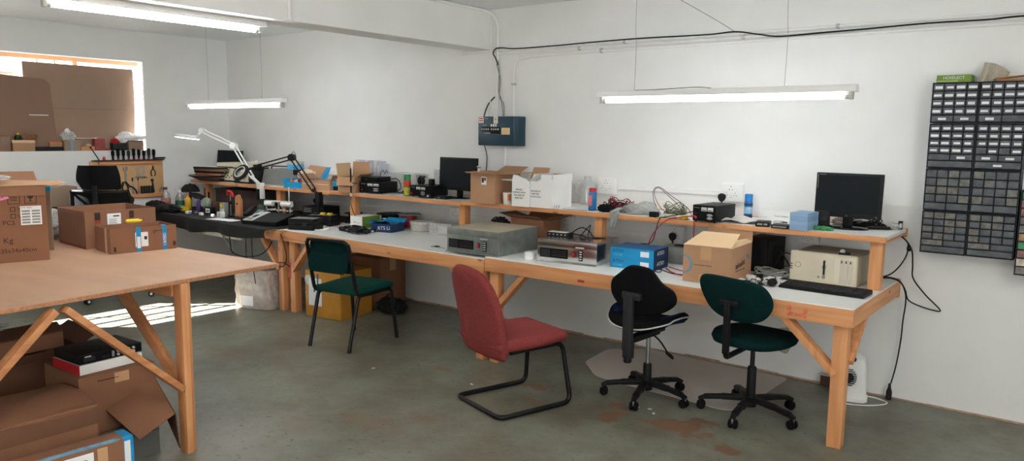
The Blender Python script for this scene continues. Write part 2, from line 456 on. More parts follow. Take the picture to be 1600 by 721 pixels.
# window on the left wall: timber frame at the outer face, glass
w = thing('window_1', 'window', None); del w['label']; w['kind'] = 'structure'
m_frame = mat('window_timber', (224, 186, 150), .6, var=.05)
b = MB()
b.box(-8.38, -8.33, .55, 4.045, 2.265, 2.305); b.box(-8.38, -8.33, .55, 4.045, 1.37, 1.41)
for y in (.57, 2.72, 3.42): b.box(-8.38, -8.33, y - .022, y + .022, 1.41, 2.265)
for y in (1.1, 1.65, 2.2, 3.08, 3.24): b.box(-8.37, -8.35, y - .008, y + .008, 1.41, 2.265)
b.build('window_frame', m_frame, w, smooth=False)
b = MB()
for k in range(4): b.cyl((-8.37, .56, 1.52 + k * .2), (-8.37, 4.04, 1.54 + k * .19), .016, seg=8)
b.build('burglar_bars', mat('bar_paint', (200, 190, 180), .6), w)
BX(-8.362, -8.358, .57, 4.03, 1.4, 2.27).build('pane', m_glass, w, smooth=False)
for nm, q in (('added_window_2', (-1.6, .6)),):  # unseen window behind the camera, added to bring in daylight
    b = MB()
    b.box(*q, -3.12, -3.07, .9, .95); b.box(*q, -3.12, -3.07, 2.3, 2.35)
    for k in range(4):
        xx = q[0] + .025 + (q[1] - q[0] - .05) * k / 3; b.box(xx - .025, xx + .025, -3.12, -3.07, .95, 2.3)
    tag(b.build(nm, m_frame, smooth=False), kind='structure')
rp = random.Random(8)
for x, y in ((-3.82, 3.36), (-3.09, 3.54), (-2.07, 3.86), (-1.95, 3.83), (-2.0, 3.88)):
    o = MB().sheet([(-.012, -.006, 0), (.012, -.008, .002), (.010, .007, .003), (-.010, .008, .001)], .001).build('paper_scrap', m_paper, None, smooth=False, loc=(x, y, .0005)); o.rotation_euler.z = rp.uniform(0, 3)
    tag(o, 'tiny white paper scrap lying on the open concrete floor', 'scrap', 'paper scraps on the floor')
b = MB(); b.box(2.47, 2.52, -.6, 1.6, .9, .95); b.box(2.47, 2.52, -.6, 1.6, 2.3, 2.35)  # unseen window in the right-hand wall, added for more brightness
for yy in (-.575, .5, 1.575): b.box(2.47, 2.52, yy - .025, yy + .025, .95, 2.3)
tag(b.build('added_window_3', m_frame, smooth=False), kind='structure')

# ------------------------------------------------------------------ camera, daylight
cd = bpy.data.cameras.new('camera'); cam = bpy.data.objects.new('camera', cd); C.objects.link(cam); SC.camera = cam
cd.sensor_width = 36; cd.lens = 26.705; cd.clip_end = 60
yaw, pit, rol = -.66522838, -.1277656, .01185913
f = V((math.sin(yaw) * math.cos(pit), math.cos(yaw) * math.cos(pit), math.sin(pit)))
r = V((math.cos(yaw), -math.sin(yaw), 0)); u = r.cross(f)
r2 = r * math.cos(rol) + u * math.sin(rol); u2 = u * math.cos(rol) - r * math.sin(rol)
mt = M(((*r2, 0), (*u2, 0), (*(-f), 0), (0, 0, 0, 1))).transposed(); mt.translation = (0, 0, 1.6)
cam.matrix_world = mt
wd = bpy.data.worlds.new('daylight'); SC.world = wd; wd.use_nodes = True
bg = wd.node_tree.nodes['Background']; bg.inputs[0].default_value = (.92, .95, 1, 1); bg.inputs[1].default_value = 2.6
sd = bpy.data.lights.new('sun', 'SUN'); sd.energy = 64; sd.angle = R(.2); sd.color = (1, .97, .92)
so = bpy.data.objects.new('sun', sd); C.objects.link(so); so.location = (-12, -4, 6)
so.rotation_euler = V((1, 1, -.99)).to_track_quat('-Z', 'Y').to_euler()
def portal(nm, loc, aim, w, h):
    d = bpy.data.lights.new(nm, 'AREA'); d.shape = 'RECTANGLE'; d.size = w; d.size_y = h; d.cycles.is_portal = True
    o = bpy.data.objects.new(nm, d); C.objects.link(o); o.location = loc; o.rotation_euler = V(aim).to_track_quat('-Z', 'Y').to_euler()
portal('window_daylight', (-.5, -3.14, 1.62), (0, 1, 0), 2.2, 1.45)
portal('window_daylight', (2.54, .5, 1.62), (-1, 0, 0), 2.2, 1.45)
portal('window_daylight', (-8.4, 2.3, 1.84), (1, 0, 0), 3.5, .93)
SC.cycles.max_bounces = 14; SC.cycles.diffuse_bounces = 9; SC.cycles.glossy_bounces = 4; SC.cycles.transparent_max_bounces = 16
vs = SC.view_settings; vs.view_transform = 'Standard'; vs.look = 'None'; vs.gamma = 1; vs.use_curve_mapping = False; vs.exposure = 1.15

# ------------------------------------------------------------------ fluorescent lamps
def fluorescent(label, loc, rz, L, wires, bw=.025, tm=None):
    t = thing('fluorescent_lamp', label, 'lamp', loc, rz, 'fluorescent batten lamps')
    b = BX(-L / 2, L / 2, -bw, bw, .028, .058, .004); b.box(-L / 2, L / 2, -bw - .007, bw + .007, .022, .03, .002); b.build('batten', m_white, t)
    MB().cyl((-L / 2 + .055, 0, 0), (L / 2 - .055, 0, 0), .0145, seg=16).build('tube', tm or m_tubeon, t)
    for s in (-1, 1):
        h = BX(s * (L / 2 - .028) - .010, s * (L / 2 - .028) + .010, -.018, .018, -.018, .03, .005)
        h.cyl((s * (L / 2 - .06), 0, 0), (s * (L / 2 - .02), 0, 0), .0148); h.build('lamp_holder', m_lgrey, t)
    for x, dz in wires:
        MB().tube(curve_pts([(x, 0, .055), (x + .004, 0, .3), (x - .006, .004, dz * .6), (x, 0, dz)], 4), .0011, 6).build('hanging_wire', m_grey, t)
    return t
fluorescent('lit fluorescent tube lamp hung on two wires over the right half of the long workbench', (-1.83, 4.2, 1.81), 0, 1.55, ((-.52, .81), (.4, .81)))
fluorescent('lit fluorescent tube lamp hung on wires in the far corner above the white magnifier lamp', (-6.12, 3.8, 1.805), 2, 1.44, ((-.37, .815), (.42, .815)), .025, m_tubeon4)
fluorescent('lit fluorescent tube lamp fixed lengthwise under the concrete ceiling beam', (-4.40, 2.305, 2.2365), 90, 1.32, (), .045, m_tubeon2)
fluorescent('unseen ceiling fluorescent lamp added for brightness above the open floor, nearest the camera', (-1.6, 1.0, 2.561), 90, 1.55, (), .025, m_tubeon3)  # added lamp out of view, lifts the brightness from above
fluorescent('unseen ceiling fluorescent lamp added for brightness near the right-hand wall', (1.0, 2.2, 2.561), 90, 1.55, (), .025, m_tubeon3)  # second added lamp out of view, for overall brightness
b = MB().tube(curve_pts([(-2.345, 4.2, 1.87), (-2.2, 4.2, 1.871), (-1.95, 4.2, 1.878), (-1.85, 4.2, 1.87)], 5), .002, 6)
tag(b.build('lamp_wire', m_dkgrey), 'thin grey flex lying along the top of the right-hand hanging lamp', 'wire')

# ------------------------------------------------------------------ conduits, cables and boxes on the walls
WY = 5.03
def pipe(pts, r, label, name='conduit', m=m_white, g='white wall conduits', fr=.06, clips=()):
    b = MB().tube(fillet(pts, fr), r, 10)
    o = b.build(name, m)
    tag(o, label, 'pipe' if name == 'conduit' else 'cable', g)
    for c, ax in clips:
        s = MB()
        if ax == 'x': s.box(c[0] - .008, c[0] + .008, c[1] - r * 1.4, WY, c[2] - r * 1.6, c[2] + r * 1.6, .002)
        else: s.box(c[0] - r * 1.6, c[0] + r * 1.6, c[1] - r * 1.4, WY, c[2] - .008, c[2] + .008, .002)
        s.build('clip', m_lgrey, o)
    return o
yb = WY - .013
pipe([(-4.18, yb, 2.285), (-2.2, yb, 2.275), (2.38, yb, 2.29)], .009, 'uppermost thin white conduit running high along the bench wall', clips=[((x, yb, 2.278), 'x') for x in (-2.9, -1.4, -.4)])
pipe([(-4.14, yb, 2.255), (-2.2, yb, 2.252), (2.38, yb, 2.258)], .009, 'middle thin white conduit of three along the bench wall', clips=[((x, yb, 2.253), 'x') for x in (-3.3, -2.0)])
pipe([(-3.935, yb, 1.735), (-3.935, yb, 2.205), (-3.6, yb, 2.222), (2.38, yb, 2.23)], .011, 'white conduit bending down from the wall run into the fuse box', fr=.1, clips=[((-3.935, yb, 2.0), 'z'), ((-3.1, yb, 2.225), 'x')])
pipe([(-4.185, 1.6, 2.605), (-4.185, 4.9, 2.605), (-4.165, yb, 2.585), (-4.11, yb, 2.5), (-4.11, yb, 1.75)], .011, 'white conduit along the top of the beam dropping down to the fuse box', fr=.05, clips=[((-4.11, yb, 2.3), 'z')])
pipe([(-4.187, yb, 2.53), (-4.187, yb, 2.05), (-4.187, yb, 1.74)], .005, 'thinnest white conduit beside the beam end above the fuse box')
pipe([(-4.52, yb, 2.275), (-4.3, yb, 2.28), (-4.13, yb, 2.287)], .011, 'short white conduit stub under the end of the beam')
pipe([(-4.188, 3.02, 2.61), (-4.188, 3.02, 2.30)], .012, 'white vertical conduit on the side face of the ceiling beam')
pipe([(-4.02, yb, 1.49), (-4.02, yb, 1.10)], .011, 'white conduit running down from the fuse box behind the cardboard boxes')
b = MB().tube(curve_pts([(-4.10, WY - .02, 2.16), (-4.12, WY - .03, 2.22), (-4.145, WY - .03, 2.26), (-4.12, WY - .03, 2.295), (-4.05, WY - .03, 2.30), (-3.9, WY - .03, 2.285), (-3.5, WY - .03, 2.285), (-3.2, WY - .03, 2.29), (-2.75, WY - .03, 2.292), (-2.25, WY - .03, 2.283), (-2.05, WY - .035, 2.288),
                        (-1.9, WY - .035, 2.262), (-1.75, WY - .03, 2.238), (-1.5, WY - .03, 2.243), (-1.25, WY - .03, 2.247), (-.9, WY - .03, 2.255), (-.6, WY - .03, 2.252), (-.4, WY - .03, 2.258), (.4, WY - .03, 2.25), (2.35, WY - .03, 2.25)], 6), .0048, 8)
tag(b.build('black_cable', m_black), 'black cable strapped along the white conduits high on the bench wall', 'cable')
b = MB().tube(curve_pts([(-4.10, WY - .02, 2.20), (-4.085, WY - .02, 2.1), (-4.09, WY - .02, 1.95), (-4.06, WY - .02, 1.87), (-4.04, WY - .02, 1.74)], 6), .004, 8)
b.tube(curve_pts([(-4.11, WY - .03, 2.17), (-4.075, WY - .02, 2.05), (-4.08, WY - .02, 1.9), (-4.035, WY - .02, 1.84), (-4.03, WY - .02, 1.74)], 6), .004, 8)
tag(b.build('earth_wire', m_grey), 'pair of thin grey wires twisting down into the top of the fuse box', 'wire')
b = MB().tube(curve_pts([(-4.225, WY - .05, 1.735), (-4.225, WY - .02, 1.80), (-4.20, WY - .012, 1.85), (-4.14, WY - .012, 1.90)], 6), .005, 8)
tag(b.build('black_tail', m_black), 'short black cable end curling up from the left corner of the fuse box', 'cable')
b = MB().tube(curve_pts([(-4.225, WY - .04, 1.495), (-4.22, WY - .012, 1.4), (-4.225, WY - .012, 1.3), (-4.235, WY - .012, 1.18)], 6), .004, 8)
tag(b.build('thin_cable', m_dkgrey), 'thin dark cable hanging below the left end of the fuse box', 'cable')
b = MB().tube(curve_pts([(-2.05, WY - .035, 2.288), (-2.15, WY - .1, 2.36), (-2.35, WY - .3, 2.5), (-2.5, WY - .5, 2.61)], 4), .0015, 6)
tag(b.build('slack_wire', m_dkgrey), 'thin grey wire slanting from the wall cable up to the ceiling', 'wire')
b = MB().tube(curve_pts([(-6.3, 4.2, 2.6), (-5.9, 4.4, 2.53), (-5.3, 4.5, 2.5), (-4.5, 4.3, 2.40)], 6), .003, 6)
tag(b.build('ceiling_cable', m_dkgrey), 'thin cable sagging under the ceiling beyond the beam', 'cable')

d = thing('fuse_box', 'dark teal distribution board with breaker switches on the wall', 'fuse box', (-4.03, WY, 1.614))
BX(-.215, .215, -.10, 0, -.121, .121, .006).build('enclosure', m_db, d)
BX(.165, .219, -.108, -.004, -.119, .119, .012).build('hinged_edge', m_db, d)
BX(-.178, -.085, -.104, -.098, -.005, .035, .002).build('breaker_window', m_black, d)
BX(-.08, .025, -.104, -.098, -.022, .035, .002).build('breaker_window', m_black, d)
for k in range(8):
    x = -.165 + k * .023 + (.012 if k > 3 else 0)
    MB().box(x - .004, x + .004, -.113, -.102, .008, .022, .001).build('breaker_switch', m_lgrey, d)
for k in range(3): BX(-.073 + k * .024, -.061 + k * .024, -.106, -.100, .038, .058).build('white_tag', m_paper, d)
BX(.04, .128, -.103, -.0995, -.028, .028).build('cream_plate', m_cream, d)
BX(-.208, -.155, -.103, -.0995, .068, .118).build('red_and_white_sticker', m_paper, d)
for z in (.104, .086): BX(-.203, -.160, -.104, -.1025, z - .005, z + .005).build('sticker_stripe', m_red, d)
BX(-.045, .0, -.103, -.0995, .062, .122).build('warning_sticker', m_paper, d)
MB().prism([(-.014, -.012), (.014, -.012), (0, .014)], .1028, .1038, M.Translation((-.0225, 0, .1)) @ M.Rotation(R(90), 4, 'X')).build('warning_triangle', m_yellow, d)
BX(-.038, -.007, -.104, -.1025, .068, .078).build('sticker_band', m_cream, d)
BX(-.15, -.108, -.1025, -.0995, .100, .108).build('maker_plate', m_grey, d); BX(-.165, -.12, -.1025, -.0995, .046, .052).build('maker_plate', m_grey, d)
BX(-.14, -.085, -.1025, -.0995, -.022, -.016).build('maker_plate', m_grey, d)

# sockets and trunking: a plate with two three-pin outlets, wired through square white trunking
def socket(label, x, z, w=.15, h=.12, plug=None):
    t = thing('wall_socket', label, 'socket', (x, WY, z), 0, 'white wall sockets')
    BX(-w / 2, w / 2, -.045, 0, -h / 2, h / 2, .004).build('back_box', m_white, t)
    BX(-w / 2 + .003, w / 2 - .003, -.052, -.045, -h / 2 + .003, h / 2 - .003, .002).build('plate', m_white, t)
    for cx, cz, s in ((-w * .02, h * .24, 1), (-w * .22, -h * .08, .8), (w * .2, -h * .1, .8), (0, -h * .22, .6)):
        for dx, dz in ((0, .013), (-.011, -.008), (.011, -.008)):
            MB().cyl((cx + dx * s, -.0535, cz + dz * s), (cx + dx * s, -.0515, cz + dz * s), .0032 * s, seg=8).build('pin_hole', m_dkgrey, t)
    if plug:
        p = thing('power_plug', plug[0], 'plug', (x + plug[1], WY - .053, z + plug[2]), 0, 'black three-pin plugs')
        b = MB().cushion(blob([(0, .03), (.022, .022), (.026, 0), (.014, -.022), (0, -.03), (-.014, -.022), (-.026, 0), (-.022, .022)]), .034, lambda a, c, e: (a, -.022 - e, c)); b.build('plug_body', m_black, p)
        MB().tube(curve_pts([(0, -.02, -.026), (.002, -.022, -.05), (.004, -.02, -.075)], 5), .006).build('cord_grip', m_black, p)
    return t
socket('empty white wall socket above the shelf beside the clear plastic jug', -3.0, 1.209, .155, .125)
socket('white wall socket above the shelf with a black plug, near the blue can', -2.015, 1.214, .15, .12, ('black three-pin plug in the socket above the shelf, behind the power supply', -.055, -.035))
socket('white wall socket under the shelf behind the shiny steel preheater', -3.37, .90, .14, .10)
socket('white wall socket under the shelf with a black plug, above a grey metal box', -2.42, .885, .14, .125, ('black three-pin plug in the socket under the shelf above the grey box', -.005, -.01))
socket('white wall socket under the shelf behind the clear plastic tub', -4.545, .885, .15, .10)
socket('white wall socket under the shelf, half hidden behind the beige computer', -1.49, .96, .13, .09)
socket('white wall socket in the shade under the shelf by the black desk phone', -6.5, .87, .12, .1, ('black three-pin plug in the shaded socket by the wooden shelf post', 0, 0))
def trunk(label, x0, x1, z, h):
    t = tag(BX(x0, x1, WY - .02, WY, z - h / 2, z + h / 2, .002).build('cable_trunking', m_white, smooth=False), label, 'trunking', 'white cable trunking')
    BX(x0, x1, WY - .0235, WY - .0195, z - h / 2 + .003, z - .001).build('lid', m_white, t, smooth=False)
trunk('white cable trunking above the shelf between the two wall sockets', -2.92, -2.09, 1.203, .034)
trunk('white cable trunking above the shelf behind the white cartons and jug', -4.4, -3.08, 1.2, .034)
trunk('white cable trunking above the shelf behind the left-hand power supplies', -6.45, -4.45, 1.165, .034)
trunk('white cable trunking under the shelf behind the steel preheaters', -4.46, -3.45, .86, .03)
trunk('white cable trunking under the shelf between the two right-hand lower sockets', -3.29, -2.5, .86, .03)
trunk('white cable trunking under the shelf behind the spools', -7.9, -4.63, .855, .03)
# ------------------------------------------------------------------ workbenches
def workbench(label, x0, x1, y0, zt, mtop, legs, braces, right_end=False, left_end=False):
    t = thing('workbench', label, 'workbench', (0, 0, 0), 0, 'pine workbenches along the wall')
    BX(x0 + .002, x1 - .002, y0 + .003, 4.985, zt - .016, zt, .0015).build('top', mtop, t, smooth=False)
    BX(x0, x1, y0, y0 + .034, zt - .098, zt - .006, .003).build('front_apron', pine_x, t)
    BX(x0, x1, 4.985, 5.029, zt - .11, zt - .0, .003).build('wall_batten', pine_x, t)
    for e, x in ((right_end, x1), (left_end, x0)):
        s = -1 if x == x1 else 1
        if e: BX(min(x, x + s * .034), max(x, x + s * .034), y0 + .036, 4.985, zt - .098, zt - .006, .003).build('side_apron', pine_y, t)
    for x in legs:
        for y in (y0 + .036,): BX(x - .036, x + .036, y, y + .068, 0, zt - .017, .004).build('leg', pine_z, t)
    for xa, xb in braces: MB().bar((xa, y0 + .05, zt - .36), (xb, y0 + .05, zt - .05), .036, .07, (0, 1, 0), .003).build('brace', pine_z, t)
    return t
wr = workbench('right-hand pine workbench with a white top, standing by the drawer cabinets', -3.342, -.94, 3.957, .75, m_lam, (-1.005, -3.285), ((-1.02, -1.34), (-3.27, -2.98)), True)
MB().bar((-.985, 4.05, .45), (-.985, 4.36, .70), .036, .07, (1, 0, 0), .003).build('brace', pine_z, wr)
rb = random.Random(5)
for pts in ([(-1.262, .668), (-1.22, .672), (-1.172, .667), (-1.168, .68), (-1.19, .690), (-1.215, .684), (-1.24, .692), (-1.266, .684)], [(-1.268, .70), (-1.25, .698), (-1.243, .712), (-1.252, .724), (-1.267, .72)], [(-1.182, .69), (-1.166, .694), (-1.168, .716), (-1.18, .714)]):
    MB().prism(blob(pts, 3), -.0006, .0018, M.Translation((0, 3.957, 0)) @ M.Rotation(R(90), 4, 'X')).build('red_paint_mark', mat('faded_red_paint', (212, 112, 84), .7, var=.25, scale=60), wr)
BX(-2.575, -2.525, 3.9555, 3.958, .674, .690).build('red_paint_mark', mat('dark_red_paint', (150, 62, 44), .7, var=.3, scale=60), wr)
wm = workbench('middle pine workbench with a white top behind the green and red chairs', -5.66, -3.348, 3.955, .735, m_lam, (-5.585, -3.41), ((-5.57, -5.28), (-3.42, -3.72)))
BX(-3.43, -3.40, 3.989, 3.992, .2, .45).build('red_paint_mark', mat('red_brush_mark', (172, 52, 46), .7, var=.25, scale=40), wm)
BX(-5.64, -5.60, 3.989, 3.992, .30, .44).build('red_paint_mark', mat('red_smear', (176, 70, 56), .7, var=.25, scale=40), wm)
wl = workbench('far left pine workbench covered with black cloth in the corner', -8.0, -5.668, 3.93, .735, m_lamg, (-5.72, -7.9), ((-5.73, -6.02),))
def drape(u, v):
    x = -8.02 + u * 2.33
    e = 3.79 + .14 * abs(1 - u * 1.15) ** 1.2 * .9 + .012 * math.sin(u * 23)
    if u > .97: e = 3.80
    if v < .5: y = 4.95 + (e - 4.95) * v * 2; z = .742 + .003 * math.sin(u * 37 + v * 20)
    else:
        k = (v - .5) * 2; y = e - .012 * math.sin(k * 3) - .01 * math.sin(u * 44) * k; z = .742 - k * (.15 - .07 * u + .012 * math.sin(u * 17))
    return (x, y, z)
tag(MB().surf(60, 24, drape, .004).build('bench_cloth', m_cloth), 'black cloth draped over the far left workbench', 'cloth')

# raised shelves standing on the benches
def riser(label, x0, x1, zt, zb, posts, right_end=False):
    t = thing('riser_shelf', label, 'shelf', (0, 0, 0), 0, 'raised shelves on the workbenches')
    BX(x0, x1, 4.497, 4.985, zt - .018, zt, .001).build('board', m_lam if right_end else m_lamg, t, smooth=False)
    BX(x0, x1, 4.475, 4.497, zt - .032, zt - .001, .003).build('front_edge', pine_x, t)
    if right_end: BX(x1 - .024, x1, 4.499, 4.985, zt - .034, zt - .019, .003).build('end_batten', pine_y, t)
    for x in posts: BX(x - .033, x + .033, 4.535, 4.60, zb, zt - .0185, .003).build('post', pine_z, t)
    BX(x0, x1, 4.986, 5.029, zt - .05, zt, .002).build('wall_batten', pine_x, t)
    return t
riser('right-hand raised shelf holding the flat monitor and blue spray can', -4.03, -.925, 1.06, .7501, (-.985, -1.80, -2.79), True)
riser('middle raised shelf holding the dark monitor by the fuse box', -5.665, -4.034, 1.05, .7351, (-4.07, -5.415))
riser('far left raised shelf crowded with grey instruments', -8.1, -5.669, 1.04, .746, (-6.55, -7.9))

# ------------------------------------------------------------------ plywood table in the foreground
T0 = (-3.52, 2.43, 0); TR = 4.5
t = thing('plywood_table', 'big plywood table with pine legs and braces on the left', 'table', T0, TR)
TZ = .88
b = BX(-2.45, 0, -2.2, 0, TZ - .003, TZ, 0); b.build('top', m_ply, t, smooth=False)
BX(-2.45, 0, -2.2, 0, TZ - .02, TZ - .003, 0).build('top_core', m_chip, t, smooth=False)
for x in (-.03, -2.15):
    for y in (-.56, -1.72): 
        l = BX(x - .03, x + .02, y - .03, y + .03, 0, TZ - .02, .004); l.build('leg', pine_old_z, t)
        BX(x + .02, x + .036, y - .03, y + .005, 0 if x > -1 else .2, TZ - .021, .003).build('leg_batten', pine_z if x > -1 else pine_old_z, t)
BX(-2.2, -.06, -.60, -.56, TZ - .09, TZ - .02, .003).build('cross_rail', pine_old_x, t); BX(-2.2, -.07, -1.72, -1.68, TZ - .09, TZ - .02, .003).build('cross_rail', pine_old_x, t)
for s, y in ((1, -.585), (-1, -1.695)): MB().bar((-.018, y - .01 * s, .335), (-.018, -1.14 + .02 * s, TZ - .045), .03, .06, (1, 0, 0), .003).build('brace', pine_old_y, t)
MB().bar((-.06, -.548, .30), (-.70, -.548, TZ - .05), .06, .034, (0, 1, 0), .003).build('brace', pine_old_x, t)
MB().bar((-2.15, -.60, .40), (-2.15, -1.1, TZ - .05), .03, .06, (1, 0, 0), .003).build('brace', pine_old_y, t)
MB().bar((-2.15, -1.66, .40), (-2.15, -1.2, TZ - .05), .03, .06, (1, 0, 0), .003).build('brace', pine_old_y, t)

# ------------------------------------------------------------------ chairs
# red cantilever visitor chair, local +y is forward
t = thing('visitor_chair', 'dusty red upholstered chair on a black cantilever tube frame', 'chair', (-2.705, 3.475, 0), -17)
def shell(u, v):                         # u across, v from seat front edge round to the top of the back
    if v < .5:
        k = v * 2; y = .275 - k * .47; z = .44 + .02 * math.cos(k * 3.1) * (1) - .012 * k - (.05 * max(0, .12 - k) / .12); hw = .215 + .02 * math.sin(k * PI) - .05 * max(0, .14 - k) / .14 * 1.0
        z += .012 * (2 * u - 1) ** 2
    else:
        k = (v - .5) * 2; y = -.215 - .05 * k - .10 * k * k; z = .43 + .45 * k; hw = .222 - .012 * k
        top = max(0, k - .55) / .45; hw *= math.sqrt(max(0, 1 - (top * .93) ** 2.3)) * .98 + .02
        y -= .035 * (1 - (2 * u - 1) ** 2) * k
    return ((2 * u - 1) * hw, y, z)
seat = [(.165, .262), (.205, .225), (.228, .1), (.226, -.05), (.215, -.20), (.19, -.25), (-.19, -.25), (-.215, -.20), (-.226, -.05), (-.228, .1), (-.205, .225), (-.165, .262)]
def bend(x, y, z): return (x, y, .405 + z + .035 * max(0, y) - .03 * max(0, y - .2) * 5 * .5 + .12 * (x * x))
MB().cushion(blob(seat, 4), .075, bend, .14, crown=1.2).build('seat', m_fabred, t, ang=60)
back = [(.215, -.06), (.224, .06), (.226, .17), (.215, .28), (.182, .37), (.115, .428), (0, .445), (-.115, .428), (-.182, .37), (-.215, .28), (-.226, .17), (-.224, .06), (-.215, -.06), (-.17, -.095), (0, -.10), (.17, -.095)]
def bendb(x, y, z): return (x, -.225 - z - .16 * y - .22 * max(0, y) ** 2 + .35 * x * x, .415 + y)
MB().cushion(blob(back, 4), .06, bendb, .13, crown=1.25).build('backrest', m_fabred, t, ang=60)
r = .0145
pts = [(-.17, -.12, .362), (-.17, .20, .368), (-.205, .235, .33), (-.225, .245, .013 + r), (-.225, .2, r), (-.23, -.24, r), (.23, -.24, r), (.225, .2, r), (.225, .245, .013 + r), (.205, .235, .33), (.17, .20, .368), (.17, -.12, .362)]
pts = [(-.17, -.14, .362), (-.17, .235, .368), (-.228, .26, r), (-.232, -.25, r), (.232, -.25, r), (.228, .26, r), (.17, .235, .368), (.17, -.14, .362)]
MB().tube(fillet(pts, .06, 8), r, 12).build('frame', m_tubeblk, t)
MB().cyl((-.17, -.1, .36), (.17, -.1, .36), .009).build('cross_bar', m_tubeblk, t)

# green stacking chair
t = thing('stacking_chair', 'bottle green padded chair on four black tube legs', 'chair', (-4.455, 3.735, 0), 9)
sp = blob([(.2, .215), (.215, .15), (.21, -.16), (.19, -.205), (-.19, -.205), (-.21, -.16), (-.215, .15), (-.2, .215), (0, .228)], 4)
MB().cushion(sp, .05, lambda x, y, z: (x, y, .425 + z + .01 * math.sin((y + .2) * 5)), .12, crown=1.1).build('seat', m_fabgrn, t, ang=60)
bp = rrect(.385, .245, .05)
MB().cushion(bp, .03, lambda x, y, z: (x, -.245 - y * .22 + .25 * x * x - z, .69 + y), .1, crown=1.1).build('backrest', m_fabgrn2, t, ang=60)
MB().prism(rrect(.375, .235, .05), -.004, .004, M.Translation((0, -.268, .69)) @ M.Rotation(R(-90 + -12), 4, 'X') @ M.Diagonal((1, -1, 1, 1)), .002).build('back_shell', m_fabgrn2, t)
q = .0142
for s in (-1, 1):
    MB().tube(fillet([(s * .19, -.285, 0), (s * .195, -.175, .40), (s * .195, .19, .40)], .03), q, 10).build('leg', m_tubeblk, t)
    MB().tube(fillet([(s * .215, .245, 0), (s * .20, .20, .385)], .03), q, 10).build('leg', m_tubeblk, t)
    MB().tube(fillet([(s * .205, -.06, .40), (s * .205, -.205, .41), (s * .198, -.285, .795)], .05), q, 10).build('back_upright', m_tubeblk, t)
    for x, y in ((.19, -.285), (.215, .245)): MB().cyl((s * x, y * .995, .0), (s * x, y * .99, .02), .0135, seg=10).build('foot_cap', m_black, t)
MB().tube(fillet([(-.198, -.283, .785), (-.17, -.298, .815), (.17, -.298, .815), (.198, -.283, .785)], .03), q, 10).build('top_rail', m_tubeblk, t)
MB().cyl((-.2, .19, .39), (.2, .19, .39), .01).build('cross_bar', m_tubeblk, t)

# swivel chairs
def star_base(t, a0, L=.285, hub=.075, cap=m_black, cw=m_blackm, col=m_steel, z1=.40, zc=.24):
    MB().lathe([(.0, .05), (.034, .05), (.036, .07), (.032, .115), (.0, .115)], seg=20).build('hub', m_black, t)
    for k in range(5):
        a = R(a0 + 72 * k); c, s = math.cos(a), math.sin(a)
        p = [V((c * .02, s * .02, .095)), V((c * L * .55, s * L * .55, .088)), V((c * (L - .03), s * (L - .03), .076)), V((c * L, s * L, .06))]
        b = MB()
        for i in range(3):
            d = p[i + 1] - p[i]
            b.bar(p[i], p[i + 1] + d.normalized() * .006, .042 - i * .007, .03 - i * .003, (0, 0, 1), .006)
        arm = b.build('base_arm', m_black, t)
        for w in (-1, 1):
            o = V((c * L, s * L, .026)); n = V((-s, c, 0)) * .012 * w; f = V((-c * .3, -s * .3, 0)) * .03
            x = MB().cyl(o + n + f - n * .75, o + n + f + n * .9, .026, seg=18, bev=.004)
            x.build('caster', cw, arm)
            if cw is not m_blackm: MB().cyl(o + n + f + n * .7, o + n + f + n * 1.1, .013, seg=14).build('wheel_hub', m_white, arm)
        MB().cyl((c * L, s * L, .03), (c * L, s * L, .066), .007, seg=8).build('caster_stem', m_steel, arm)
    MB().lathe([(0, .10), (.027, .10), (.026, zc - .01), (.022, zc), (0, zc)], seg=18).build('column_cover', m_black, t)
    MB().cyl((0, 0, zc - .005), (0, 0, z1), .0135, seg=14).build('gas_column', col, t)

t = thing('swivel_chair', 'black and navy swivel chair with a wavy saddle seat and five casters', 'chair', (-2.12, 4.06, 0), -4)
star_base(t, -2, .27, z1=.43, zc=.215)
sp = blob([(.17, .16), (.235, .06), (.21, -.10), (.12, -.21), (0, -.235), (-.12, -.21), (-.21, -.10), (-.235, .06), (-.17, .16), (0, .20)], 5)
def sad(x, y, z): return (x, y - .02, .485 + z + 1.15 * x * x * (1 if y > -.1 else .8) - .05 * max(0, y) * 2 + .0 * y)
MB().cushion(sp, .05, sad, .12, crown=1.05).build('seat', m_fabblk, t, ang=60)
for s in (-1, 1):
    pb = blob([(s * .16, .145), (s * .222, .06), (s * .2, -.08), (s * .15, -.12), (s * .14, .02)], 5)
    MB().cushion(pb if s > 0 else pb[::-1], .058, sad, .1, crown=1.0).build('blue_side_panel', m_fabblue, t, ang=60)
rim = [sad(x * 1.0, y * 1.0, -.008) for x, y in sp]
MB().tube(rim, .005, 6, True).build('seat_piping', m_lgrey, t)
bp = blob([(.0, .150), (.07, .135), (.135, .065), (.205, .02), (.212, -.05), (.12, -.115), (0, -.138), (-.12, -.118), (-.205, -.05), (-.21, .035), (-.15, .09), (-.075, .142)], 5)
def bk(x, y, z): return (x + .095, -.255 - z + .5 * x * x - .08 * y, .712 + y)
MB().cushion(bp, .045, bk, .1, crown=1.15).build('backrest', m_fabblk, t, ang=60)
b = BX(.018, .082, -.32, -.292, .36, .69, .010); b.box(.0, .125, -.31, -.280, .665, .71, .010); b.box(.022, .080, -.318, -.275, .32, .43, .01); b.build('back_spine', m_dkgrey, t)
BX(.010, .072, -.305, .02, .405, .440, .008).build('back_arm', m_black, t); BX(-.07, .07, -.08, .08, .415, .445, .008).build('seat_plate', m_black, t)
MB().cyl((.05, -.30, .295), (.05, -.30, .345), .024, seg=14, bev=.005).build('adjuster_knob', m_black, t)
